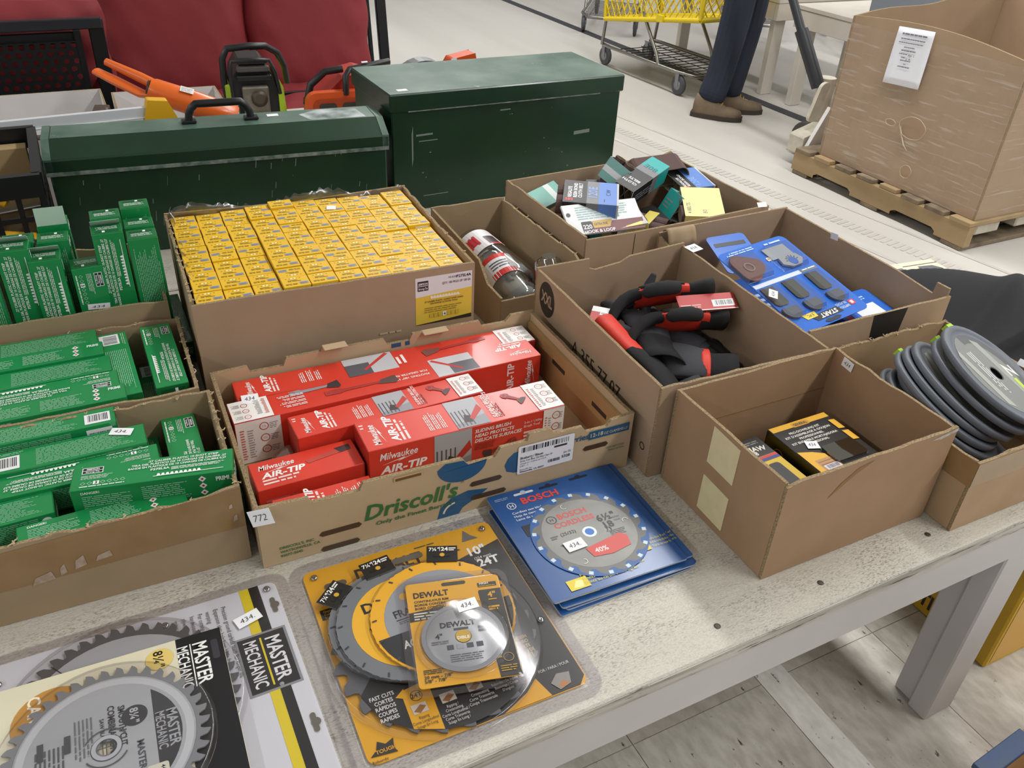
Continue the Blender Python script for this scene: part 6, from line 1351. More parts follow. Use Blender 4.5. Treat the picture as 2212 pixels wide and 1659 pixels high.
tl('rusty grinding wheel tool at the left of the white box', -0.320, 1.93, .672, (1, .1, 0), .14, .016, m_rust, 2)
tl('rusty hammer lying in the left white box', -0.22, 1.90, .690, (1, -.1, .02), .20, .013, m_rust, 0)
tl('rusty pliers with red grips in the left white box', -0.16, 1.86, .668, (-.7, .6, .15), .15, .014, m_rust, 1)
tl('rusty wrench leaning on the right wall of the left white box', -0.130, 1.93, .665, (.3, .9, .22), .17, .012, m_rust, 0)
tl('old pliers with red grips near the front of the left white box', -0.28, 1.84, .668, (.9, .3, .1), .15, .014, m_rust, 1)
tl('rusty bar tool at the bottom of the left white box', -0.42, 1.95, .60, (1, 0, 0), .25, .02, m_rust, 0)
tl('steel rod tool in the right white box', 0.00, 1.92, .640, (.9, -.2, .1), .20, .014, m_stl, 0)
tl('dark hammer lying under the orange tool', -0.02, 1.99, .610, (1, .1, 0), .22, .018, m_rust, 0)
tl('rusty pliers by the right wall of the right white box', 0.14, 1.92, .620, (.5, .8, .1), .16, .014, m_rust, 1)
tl('heap of rusty jaws low in the left white box', -0.20, 2.02, .60, (.6, .8, 0), .2, .024, m_rust, 1)
# orange blower gun
o = thing('blower_gun', 'glossy orange blower with a wide nozzle in the right white box', 'power tool', M=frame((0.098, 1.950, 0.738), (0.93, -0.22, -.30), (0, 0, 1)))
b = MB(); b.tube([(-.075, 0, .006), (-.06, 0, .004), (.03, 0, 0), (.14, 0, -.006), (.15, 0, -.007)], [.026, .032, .033, .031, .027], 20); b.build('barrel', m_org, o)
b = MB(); b.tube([(-.062, 0, -.006), (-.09, .012, -.016), (-.16, .05, -.012), (-.21, .075, -.008)], [.024, .023, .024, .020], 12, flat=.45); b.build('handle', m_org, o)
b = MB(); b.tube([(-.05, 0, .018), (-.10, .03, .020), (-.19, .08, .022)], [.014, .014, .010], 8); b.build('trigger_guard', m_org, o)
b = MB(); b.tube([(-.080, 0, .006), (-.074, 0, .006)], [.020, .022], 16); b.build('end_cap', mat('cap_dark', '#3a2a20', .5), o)
a = Art((0.0, -.014, .033), (1, 0, 0), (0, .9, .3), .0005); a.rect(0, -.012, .034, .024, '#d7d3d0'); a.lines(.003, -.009, .028, .018, 5, '#8f8d8c'); a.build(o)
# bar clamp
o = thing('bar_clamp', 'long silver bar clamp with a yellow head lying across the white boxes', 'clamp', M=frame((-0.690, 1.705, 0.7655), (1, 0.022, 0.016), (0, 0, 1)))
b = MB(); b.box((0, -.006, -.012), (.70, .006, .012)); b.box((0, -.010, -.014), (.70, .010, -.010)); b.build('bar', mat('clamp_bar', '#d2d5d8', .35, .0), o, bevel=.001)
b = MB(); b.prism([(.668, -.050), (.735, -.060), (.752, -.020), (.735, .024), (.690, .030), (.678, -.010)], -.016, .016, 0, lambda x, z, y: (x, y, z)); b.build('clamp_head', m_yel, o, bevel=.005, seg=2)
b = MB(); b.tube([(.64, 0, -.05), (.68, 0, -.045), (.70, 0, -.045)], [.004, .006, .012], 8); b.build('pad', mat('pad_blue', '#3a3f7a', .5), o)

# ================================================================== chainsaws
m_lime2 = mat('saw_lime', '#a7c62a', .4); m_blk = mat('saw_black', '#1a1b1d', .42); m_alu = mat('cast_aluminium', '#8c867b', .45, .7, noise=(30, '#6d675e', .7)); m_red = mat('saw_red', '#a8322a', .4); m_tor = mat('saw_orange', '#cf5320', .4)
SAWS = []
o = thing('chainsaw', 'lime green and black chainsaw standing behind the long tool box', 'chainsaw', (0.375, 2.360, TZ + .0008), R_(-6))
b = MB(); b.prism([(-.085, .0), (.085, .0), (.085, .12), (.070, .185), (.045, .225), (-.045, .225), (-.070, .185), (-.085, .12)], -.060, .16, 0, lambda x, z, y: (x, y, z)); b.build('engine_body', m_blk, o, bevel=.006)
b = MB(); b.prism([(-.105, .02), (-.085, .02), (-.085, .15), (-.105, .15)], -.065, .13, 0, lambda x, z, y: (x, y, z)); b.build('side_cover', m_lime2, o, bevel=.004)
b = MB(); b.prism([(.085, .02), (.112, .02), (.105, .14), (.088, .175), (.085, .175)], -.068, .15, 0, lambda x, z, y: (x, y, z)); b.build('starter_cover', m_lime2, o, bevel=.004)
b = MB(); b.box((-.048, -.085, .055), (.050, -.060, .150)); b.prism([(-.040, .02), (.040, .02), (.050, .06), (-.048, .06)], -.080, -.060, 0, lambda x, z, y: (x, y, z)); b.build('muffler', m_alu, o, bevel=.008, seg=2)
b = MB(); b.lathe([(.010, 0), (.026, .002), (.030, .006), (.012, .004)], 16, 0, Matrix.Translation((.012, -.086, .105)) @ Matrix.Rotation(PI / 2, 4, 'X')); b.build('muffler_port', mat('port_dark', '#5b5246', .5, .6), o)
for k, z in enumerate((.168, .200, .228)):
    b = MB(); b.box((-.062 + .004 * k, -.080, z), (.066 - .006 * k, -.055, z + .020)); b.build('cooling_fin', m_blk if k != 1 else mat('fin_grey', '#54524e', .5), o, bevel=.005, seg=2)
b = MB(); b.tube([(-.098, -.03, .06), (-.104, -.03, .16), (-.100, -.03, .24), (-.080, -.03, .275), (.0, -.03, .282), (.060, -.02, .278), (.105, .02, .245), (.130, .05, .19), (.140, .08, .12)], .0125, 10); b.build('front_handle', m_blk, o)
b = MB(); b.tube([(-.082, -.085, .10), (-.084, -.095, .20), (-.074, -.100, .245), (.0, -.102, .250), (.060, -.100, .246), (.078, -.095, .20), (.090, -.085, .12)], .007, 8); b.build('hand_guard', m_blk, o)
b = MB(); b.tube([(-.075, -.07, .10), (-.075, -.10, .02), (-.070, -.14, .008)], [.012, .010, .006], 6); b.build('saw_chain', m_alu, o); o.scale = (.84, .84, .84)
o = thing('chainsaw', 'red and orange chainsaw with a black top handle, beside the chest', 'chainsaw', (0.632, 2.205, TZ + .0008), R_(-4))
b = MB(); b.prism([(-.14, 0), (.16, 0), (.16, .12), (.13, .19), (.05, .215), (-.02, .200), (-.10, .130), (-.14, .09)], -.06, .10, 0, lambda x, z, y: (x, y, z)); b.build('engine_body', m_red, o, bevel=.012, seg=2)
b = MB(); b.prism(rpoly(-.165, .052, .245, .110, .040, 6), -.105, -.070, 0, lambda x, z, y: (x, y, z)); b.build('clutch_cover', m_tor, o, bevel=.006, seg=2)
b = MB(); b.prism(rpoly(-.140, .074, .195, .066, .022, 6), -.108, -.1045, 0, lambda x, z, y: (x, y, z)); b.build('cover_recess', mat('recess_orange', '#a63f17', .5), o)
for x0, w in ((-.120, .062), (-.036, .072)):
    b = MB(); b.prism(rpoly(x0, .094, w, .030, .012, 5), -.111, -.1082, 0, lambda x, z, y: (x, y, z)); b.build('cover_slot', mat('slot_grey', '#4b4540', .4, .4), o)
b = MB(); b.tube([(-.150, -.02, .10), (-.130, -.02, .17), (-.075, -.02, .215), (-.010, -.02, .222)], .013, 10); b.tube([(-.020, -.10, .150), (-.018, -.10, .215), (.0, -.08, .232), (.16, -.04, .246)], .012, 8); b.build('top_handle', m_blk, o)
b = MB(); b.prism([(-.055, .112), (.06, .112), (.05, .128), (-.03, .142)], -.09, -.04, 0, lambda x, z, y: (x, y, z)); b.build('chain_brake', m_blk, o, bevel=.004); o.scale = (.86, .86, .84)
sticker(o, (-.045, -.080, .140), (1, 0, -.1), (0, 1, .2), .022, .012, '', .002); sticker(o, (.050, -.075, .246), (1, 0, .05), (0, 1, .1), .022, .012, '', .008)
o = thing('cut_off_saw', 'grey and orange cut off saw behind the green chest', 'power tool', (0.80, 1.93, TZ + .0008))
b = MB(); 
for i in range(16):
    t0, t1 = PI * i / 16, PI * (i + 1) / 16; R0, R1 = .075, .098
    q = lambda t, r, y: (-.01 - r * math.cos(t), y, .165 + r * math.sin(t)); b.add([q(t0, R0, -.02), q(t1, R0, -.02), q(t1, R1, -.02), q(t0, R1, -.02), q(t0, R0, .03), q(t1, R0, .03), q(t1, R1, .03), q(t0, R1, .03)], [(0, 3, 2, 1), (4, 5, 6, 7), (3, 7, 6, 2), (0, 1, 5, 4)])
b.build('blade_guard', mat('guard_grey', '#9b9da0', .35, .6), o)
b = MB(); b.prism([(.035, .20), (.075, .262), (.150, .275), (.155, .250), (.100, .225), (.080, .19)], -.02, .03, 0, lambda x, z, y: (x, y, z)); b.build('handle', m_tor, o, bevel=.006, seg=2)
b = MB(); b.box((-.09, -.03, 0), (.13, .06, .20)); b.build('motor_body', mat('motor_grey', '#6b6d70', .5), o, bevel=.02, seg=2)
sticker(o, (.072, -.022, .250), (1, 0, .2), (-.2, 0, 1), .018, .014, '', .001)
sticker(o, (.03, -.03, .2), (1, 0, 0), (0, 1, 0), .05, .012, '', .001)

# ================================================================== patio furniture with red cushions
m_cu = mat('cushion_red', '#7e2127', .75, noise=(3, '#741d22', .6), bump=(9, .35)); m_fr = mat('frame_black', '#0d0e11', .45, spec=.3)
def cushion(par, name, M, w, h, t, seed=0, top=False):
    rd = random.Random(seed); ph = [rd.random() * 6 for _ in range(6)]
    b = MB()
    def S(u, v, s):
        U, V = u * 2 - 1, v * 2 - 1
        e = (1 - abs(U) ** 5) ** .5 * (1 - abs(V) ** 5) ** .5
        k = 1 + .02 * math.sin(V * 7 + ph[0]) + .015 * math.sin(U * 9 + ph[1])
        wr = .004 * math.sin(U * 14 + V * 9 + ph[2]) * (abs(U) ** 2 + abs(V) ** 2) + .005 * math.sin(V * 11 + ph[3]) * abs(U) ** 3
        return M @ Vector((U * w / 2 * (1 - .03 * abs(V) ** 3) * k, s * (t / 2 * e + .010) + wr * s, V * h / 2 * (1 - .03 * abs(U) ** 3)))
    b.grid(lambda u, v: S(u, v, -1), 28, 24); b.grid(lambda u, v: S(1 - u, v, 1), 28, 24)
    n = 28; 
    for i in range(n):
        for V_, fl in ((0, 1), (1, -1)):
            q = [S(i / n, V_, -1), S((i + 1) / n, V_, -1), S((i + 1) / n, V_, 1), S(i / n, V_, 1)]; b.add(q if fl < 0 else q[::-1], [(0, 1, 2, 3)], 0, True)
    n = 24
    for i in range(n):
        for U_, fl in ((0, 1), (1, -1)):
            q = [S(U_, i / n, -1), S(U_, (i + 1) / n, -1), S(U_, (i + 1) / n, 1), S(U_, i / n, 1)]; b.add(q if fl > 0 else q[::-1], [(0, 1, 2, 3)], 0, True)
    return b.build(name, m_cu, par, smooth=True)
def perforated(par, name, M, w, h, step, r):
    """black sheet with staggered round holes"""
    b = MB(); nx, nz = int(w / step), int(h / (step * .87)); t = .003
    dx, dz = w / nx, h / nz
    for j in range(nz):
        for i in range(nx):
            x0 = -w / 2 + i * dx; z0 = j * dz; cx = x0 + dx * (.5 + (.22 if j % 2 else -.22)); cz = z0 + dz / 2
            sq = [(x0 + dx * f, z0 + dz * g) for f, g in ((1, .5), (1, 1), (.5, 1), (0, 1), (0, .5), (0, 0), (.5, 0), (1, 0))]
            ci = [(cx + r * math.cos(PI / 4 * k), cz + r * math.sin(PI / 4 * k)) for k in range(8)]
            V_ = [M @ Vector((p[0], 0, p[1])) for p in sq + ci]
            b.add(V_, [(k, (k + 1) % 8, 8 + (k + 1) % 8, 8 + k) for k in range(8)])
    return b.build(name, m_fr, par, solid=t)
def bar(par, name, p, q, w=.045, d=.022, m_=None):
    p, q = Vector(p), Vector(q); L = (q - p).length; M = frame(p, q - p, (0, -1, .001))
    b = MB(); b.box((0, -w / 2, -d / 2), (L, w / 2, d / 2), 0, M); return b.build(name, m_ or m_fr, par, bevel=.003)
# loveseat facing the viewer
o = thing('patio_sofa', 'black perforated metal patio sofa with red cushions, facing the viewer', 'sofa', (0.55, 3.05, 0.0))
lean = Matrix.Rotation(R_(-9), 4, 'X')
for k, cx in enumerate((-.282, .240)):
    cushion(o, 'back_cushion', Matrix.Translation((cx, .16, .665)) @ lean, .505 + .034 * (1 - k), .56, .15, k)
    cushion(o, 'seat_cushion', Matrix.Translation((cx, -.12, .395)) @ Matrix.Rotation(PI / 2, 4, 'X'), .50, .52, .11, 5 + k)
perforated(o, 'perforated_back', Matrix.Translation((0, .245, .40)) @ lean, 1.02, .52, .026, .0085)
for s in (-.80, 1):
    bar(o, 'back_post', (s * .605, .235, .36), (s * .605, .330, .96)); bar(o, 'leg', (s * .605, -.36, .0), (s * .605, -.36, .32)); bar(o, 'rear_leg', (s * .605, .30, .0), (s * .605, .235, .36))
    bar(o, 'side_rail', (s * .605, -.36, .30), (s * .605, .24, .32)); bar(o, 'panel_upright', (s * .545, .242, .40), (s * .545, .330, .93), .018, .018)
bar(o, 'top_rail', (-.55, .330, .945), (.63, .330, .945)); bar(o, 'lower_rail', (-.53, .24, .36), (.60, .24, .36)); bar(o, 'front_rail', (-.53, -.36, .31), (.60, -.36, .31)); bar(o, 'seat_slat', (-.53, -.1, .315), (.60, -.1, .315), .30, .012)
# chair with its back to the viewer
o = thing('patio_chair', 'black perforated patio chair with a red cushion, its back to the viewer', 'chair', (-0.24, 2.74, 0.0), R_(1))
lean2 = Matrix.Rotation(R_(8), 4, 'X')
perforated(o, 'perforated_back', Matrix.Translation((-.055, -.035, .40)) @ lean2, .385, .355, .028, .0095)
for s, x in ((1, .205), (-1, -.405)): bar(o, 'back_post', (x, -.012, .36), (x, -.075, .815)); bar(o, 'leg', (x, .02, 0), (x, -.012, .36)); bar(o, 'front_leg', (x, .50, 0), (x, .48, .60)); bar(o, 'arm_rest', (x, -.03, .60), (x, .52, .61))
bar(o, 'top_rail', (-.43, -.074, .800), (.225, -.074, .800), .032, .03, mat('rail_sheen', '#24262b', .3, .2)); bar(o, 'panel_upright', (.146, -.03, .38), (.146, -.085, .785), .020, .012); bar(o, 'lower_rail', (-.41, -.012, .375), (.21, -.012, .375)); bar(o, 'upper_band', (-.40, -.066, .758), (.15, -.066, .758), .035, .012); bar(o, 'seat_frame', (-.40, .22, .31), (.20, .22, .31), .50, .015)
cushion(o, 'back_cushion', Matrix.Translation((-.075, .085, .640)) @ lean2, .64, .43, .15, 11); cushion(o, 'seat_cushion', Matrix.Translation((-.10, .28, .38)) @ Matrix.Rotation(PI / 2, 4, 'X'), .58, .46, .10, 12)
# shelf stand with boxes, white bag beyond
o = thing('shelf_stand', 'grey metal shelf stand behind the patio chair', 'shelf', (-0.40, 4.10, 0.0))
for x in (-.55, .262):
    for y in (-.22, .22): b = MB(); b.box((x - .012, y - .012, 0), (x + .012, y + .012, 1.2)); b.build('upright', mat('post_grey', '#9a9b9e', .4, .5), o)
for z in (.42, .70): b = MB(); b.box((-.565, -.235, z), (.275, .235, z + .02)); b.build('shelf_board', mat('shelf_dark', '#3a3032', .6), o)
o2 = carton('brown open carton on the lower shelf, half hidden by the red cushion', -0.80, 3.90, 0, .60, .36, .170, card('kraft_dark', '#7d6745', '#6d5839'), z=.441)
hand_tool('hand_tool', 'orange plastic funnel shape standing in the shelf carton', frame((-0.345, 3.95, .55), (1, 0, 0), (0, 0, 1)), (('body', lambda b: b.lathe([(.045, -.05), (.040, 0), (.018, .02), (.018, .085), (.012, .09)], 14), mat('item_orange', '#cf6a35', .5)),), 'funnel', None)
hand_tool('hand_tool', 'yellow looped tool lying in the shelf carton', frame((-0.24, 3.94, .565), (1, 0, 0), (0, 0, 1)), (('loop', lambda b: b.tube([(.055 * math.cos(t), 0, .016 * math.sin(t)) for t in [2 * PI * i / 20 for i in range(20)]], .007, 8, closed=True), mat('item_yellow', '#c8b83c', .5)),), 'tool', None)
o = thing('flat_box', 'dark red box lying on the upper shelf', 'box', (-0.60, 3.94, .7208)); MB().box((0, 0, 0), (.42, .28, .07)).build('carton', mat('box_maroon', '#7d3038', .5), o, bevel=.002)
a = Art((0, 0, 0), (1, 0, 0), (0, 0, 1), .0006); a.lines(.06, .02, .3, .025, 2, '#b9868a'); a.build(o)
o = thing('plastic_bag', 'crumpled white plastic bag beside the grey shelf post', 'bag', (0.105, 4.10, 0.0))
rd = random.Random(4)
b = MB(); b.grid(lambda u, v: Vector(((.185 * math.sin(PI * min(1, .12 + .88 * v)) ** .4) * math.cos(2 * PI * u) * (1 + .09 * math.sin(9 * 2 * PI * u + 5 * v) + .05 * math.sin(23 * v + 3 * u)), .20 * math.sin(2 * PI * u) * (1 + .08 * math.sin(7 * 2 * PI * u + 9 * v)) * math.sin(PI * min(1, .12 + .80 * v)) ** .4, .72 * v + .01)), 48, 24); b.build('film', mat('bag_white', '#c6c6cb', .35), o, smooth=True)

# ================================================================== pallet, pallet jack and the big wrapped carton
m_wd = mat('pallet_wood', '#a68e69', .8, noise=(9, '#86704f', .8), stretch=(1, .3, 1), wear=(24, '#5b4a38', .68)); m_wdk = mat('pallet_wood_grey', '#8a7a63', .85, noise=(14, '#57493b', .9))
o = thing('wooden_pallet', 'worn wooden pallet under the big wrapped carton', 'pallet', (3.0, 1.50, 0))
PX, PY = 1.12, 1.02
for x in (0.0, PX / 2 - .019, PX - .038):
    pr = [(0, .020), (.15, .020), (.15, .034), (.17, .046), (.37, .046), (.39, .034), (.39, .020), (.63, .020), (.63, .034), (.65, .046), (.85, .046), (.87, .034), (.87, .020), (PY, .020), (PY, .108), (0, .108)]
    b = MB()
    # stringer as strips so that its notches stay clean
    for (ya, za), (yb, zb) in zip(pr[:13], pr[1:14]):
        if yb - ya > 1e-6: b.add([(x, ya, za), (x, yb, zb), (x, yb, .108), (x, ya, .108), (x + .038, ya, za), (x + .038, yb, zb), (x + .038, yb, .108), (x + .038, ya, .108)], [(0, 3, 2, 1), (4, 5, 6, 7), (0, 1, 5, 4), (3, 7, 6, 2)])
    b.add([(x, 0, .02), (x + .038, 0, .02), (x + .038, 0, .108), (x, 0, .108)], [(0, 1, 2, 3)]); b.add([(x, PY, .02), (x + .038, PY, .02), (x + .038, PY, .108), (x, PY, .108)], [(3, 2, 1, 0)])
    b.build('stringer', m_wd, o)
rd = random.Random(8)
for i in range(8):
    y = i * (PY - .10) / 7; j = rd.random() * .012
    b = MB(); b.box((-.006 + j, y, .1085), (PX + .004 - j, y + .092 + rd.random() * .01, .127)); b.build('deck_board', m_wdk if i % 3 else m_wd, o, bevel=.002)
for y in (0.01, .46, PY - .11): b = MB(); b.box((0, y, .002), (PX, y + .10, .0195)); b.build('bottom_board', m_wdk, o, bevel=.002)
# big carton with stretch film
m_gay = card('gaylord_board', '#a68d73', '#9a8167', 5)
o = thing('bulk_carton', 'huge open cardboard box wrapped in stretch film on the pallet', 'cardboard box', (3.035, 1.515, .1285))
GX, GY_, GHt = 1.0, .885, .625
wav = lambda f, a_, n=20: [(f * i / n, a_(i / n)) for i in range(n + 1)]
wall_panel(o, GY_ - .02, GHt, .012, wav(GY_ - .02, lambda t: .03 * math.sin(PI * t) * (1 if t > .0 else 0) + .012 * t - .010), lambda u, q, z: (q + .018 * math.sin(PI * u / GY_) * (z / GHt) ** 2, .01 + u, z), m_gay)
wall_panel(o, GX, GHt, .009, wav(GX, lambda t: .02 * math.sin(3 * t)), lambda u, q, z: (u, q, z), m_gay)
wall_panel(o, GX, GHt, .009, wav(GX, lambda t: .10 * t * t * (3 - 2 * t) + .015 * math.sin(9 * t)), lambda u, q, z: (u, GY_ - q, z), m_gay)
wall_panel(o, GY_ - .02, GHt, .009, wav(GY_ - .02, lambda t: .06 + .05 * t + .02 * math.sin(7 * t)), lambda u, q, z: (GX - q, .01 + u, z), m_gay)
MB().box((.015, .015, .0005), (GX - .012, GY_ - .012, .010)).build('bottom_panel', m_gay, o)
mf = bpy.data.materials.new('stretch_film'); mf.use_nodes = True; nt = mf.node_tree; nt.nodes.clear(); MATS['stretch_film'] = mf
_o = nt.nodes.new('ShaderNodeOutputMaterial'); _mx = nt.nodes.new('ShaderNodeMixShader'); _tr = nt.nodes.new('ShaderNodeBsdfTransparent'); _gl = nt.nodes.new('ShaderNodeBsdfPrincipled')
_gl.inputs['Base Color'].default_value = lin('#d9d0c4'); _gl.inputs['Roughness'].default_value = .18
_tc = nt.nodes.new('ShaderNodeTexCoord'); _mp = nt.nodes.new('ShaderNodeMapping'); _mp.inputs['Scale'].default_value = (3, 5.0, 62); _ns = nt.nodes.new('ShaderNodeTexNoise'); _ns.inputs['Scale'].default_value = 1.3; _ns.inputs['Detail'].default_value = 7
_mr = nt.nodes.new('ShaderNodeMapRange'); _mr.inputs[1].default_value = .55; _mr.inputs[2].default_value = .76; _mr.inputs[3].default_value = .07; _mr.inputs[4].default_value = .52  # whitish streaks painted in as broken highlights on the film
nt.links.new(_tc.outputs['Object'], _mp.inputs[0]); nt.links.new(_mp.outputs[0], _ns.inputs['Vector']); nt.links.new(_ns.outputs[0], _mr.inputs[0]); nt.links.new(_mr.outputs[0], _mx.inputs[0]); nt.links.new(_tr.outputs[0], _mx.inputs[1]); nt.links.new(_gl.outputs[0], _mx.inputs[2]); nt.links.new(_mx.outputs[0], _o.inputs[0])
_bp = nt.nodes.new('ShaderNodeBump'); _bp.inputs['Strength'].default_value = .5; nt.links.new(_ns.outputs[0], _bp.inputs['Height']); nt.links.new(_bp.outputs[0], _gl.inputs['Normal'])
b = MB()
def fm(u, v): y = GY_ * u; z = .002 + (GHt - .03) * v; return (-.0035 + .018 * math.sin(PI * u) * (z / GHt) ** 2 - .0015 * math.sin(40 * v + 6 * u), y, z)
holes = ((.47, .43, .075, .075), (.60, .42, .030, .022), (.43, .13, .032, .045))
NU, NV = 80, 60; vs = [fm(i / NU, j / NV) for j in range(NV + 1) for i in range(NU + 1)]; fs = []
for j in range(NV):
    for i in range(NU):
        u, v = (i + .5) / NU, (j + .5) / NV
        if all(((u - hx_) / ru) ** 2 + ((v - hv) / rv) ** 2 > 1 for hx_, hv, ru, rv in holes): q = j * (NU + 1) + i; fs.append((q, q + NU + 1, q + NU + 2, q + 1))
b.add(vs, fs, 0, True); b.grid(lambda u, v: (GX * u, -.0035 - .0015 * math.sin(40 * v), .002 + (GHt - .03) * v), 20, 30); b.build('stretch_film', mf, o)
b = MB()
for hx_, hv, ru, rv in holes:       # gathered film round the tears
    pts = [fm(hx_ + ru * 1.02 * math.cos(t) * (1 + .05 * math.sin(5 * t)), hv + rv * 1.02 * math.sin(t)) for t in [2 * PI * i / 24 for i in range(24)]]; b.tube([Vector(p) + Vector((-.002, 0, 0)) for p in pts], .0012, 5, closed=True)
b.tube([fm(.54, .42), fm(.52, .36), fm(.49, .30), fm(.46, .27)], [.002, .004, .003, .001], 5); b.build('film_tear', mat('film_gather', '#bba993', .3), o)
a = Art((-.0062, GY_, 0), (0, -1, 0), (0, 0, 1), .006, .0002)
ps = MB(); U0, V0, PWd, PHt = GY_ - .632, .400, .186, .228
Pp = lambda u, v: (-.006 + .018 * math.sin(PI * (GY_ - U0 - u * PWd) / GY_) * ((V0 + v * PHt) / GHt) ** 2 - .010 * v * v * u - .004, GY_ - U0 - u * PWd - .014 * v * 0, V0 + v * PHt + .012 * u)
ps.grid(lambda u, v: Pp(u, v), 6, 8); pp = ps.build('paper_notice', mat('paper_white', '#e9e9f0', .6), o, solid=.0006)
a = Art((0, 0, 0), (1, 0, 0), (0, 1, 0), .0006, .0001); a.fn = lambda u, v, h: Vector(Pp(u, v)) + Vector((-.0012 - h, 0, 0))
for v, u0, u1, hgt in ((.88, .15, .85, .030), (.80, .15, .82, .020), (.735, .12, .80, .018), (.66, .30, .60, .018), (.60, .25, .65, .022), (.54, .22, .45, .018), (.48, .30, .42, .018), (.43, .30, .58, .018), (.37, .42, .48, .016), (.32, .28, .60, .020)): a.lines(u0, v, u1 - u0, hgt, 1, '#7c7c88', fill=.9, seed=int(v * 100), ragged=.05)
a.text('Apr 1', .47, .52, .045, '#4a4a58', width=.16); a.text('J. 6.', .44, .455, .040, '#4a4a58', width=.14); a.build(pp)
# pallet jack
m_jk = mat('jack_cream', '#cfc8b6', .5, noise=(18, '#a9a294', .6), wear=(30, '#6d655a', .70)); m_jb = mat('jack_black', '#25272c', .45)
o = thing('pallet_jack', 'cream and black pallet jack pushed into the pallet', 'pallet jack', (3.285, 2.56, 0))
b = MB(); b.prism([(-.20, .06), (.20, .06), (.20, .15), (.06, .19), (-.06, .19), (-.20, .15)], 0.0, .10, 0, lambda x, z, y: (x, y, z)); b.build('fork_carriage', m_jk, o, bevel=.006)
b = MB(); b.prism([(-.215, .07), (-.07, .07), (-.075, .29), (-.10, .30)], -.030, -.008, 0, lambda x, z, y: (x, y, z)); b.build('battery_plate', mat('jack_white', '#e6e4e2', .45), o, bevel=.003)
b = MB(); b.tube([(0, .13, .06), (0, .13, .40)], .045, 14); b.build('hydraulic_pump', m_jk, o)
b = MB(); b.prism(rpoly(-.028, -.0, .056, .19, .027, 5), -.010, .010, 0, lambda x, z, y: (-.13 + x - .0 + z * .25, .055 + y, .21 + z)); b.build('link_arm', m_jk, o)
for x in (-.05, .05): b = MB(); b.lathe([(.02, -.025), (.085, -.025), (.090, -.02), (.090, .02), (.085, .025), (.02, .025)], 20, 0, Matrix.Translation((x, .13, .0905)) @ Matrix.Rotation(PI / 2, 4, 'Y')); b.build('steer_wheel', mat('wheel_dark', '#3a3432', .6), o)
for x in (-.13, .13): b = MB(); b.box((x - .07, -1.035, .050), (x + .08, -.001, .098)); b.build('fork', m_jk, o, bevel=.006)
for x in (-.13, .13): b = MB(); b.lathe([(.01, -.03), (.036, -.03), (.036, .03), (.01, .03)], 14, 0, Matrix.Translation((x, -.915, .0365)) @ Matrix.Rotation(PI / 2, 4, 'Y')); b.build('load_roller', m_stl, o)
b = MB(); b.tube([(-.06, .12, .36), (-.10, .28, .60), (-.12, .42, .80), (-.14, .60, 1.05)], .022, 8); b.build('tow_bar', m_jb, o)
b = MB(); b.tube([(-.06, .12, .36), (-.10, .28, .60)], .034, 8); b.build('tow_bar_socket', m_jb, o)
b = MB(); b.tube([(-.14, .60, 1.05), (-.25, .64, 1.10), (-.26, .72, 1.22), (-.14, .75, 1.26), (-.02, .72, 1.22), (-.03, .64, 1.10), (-.14, .60, 1.05)], .014, 8); b.build('grip_loop', m_jb, o)

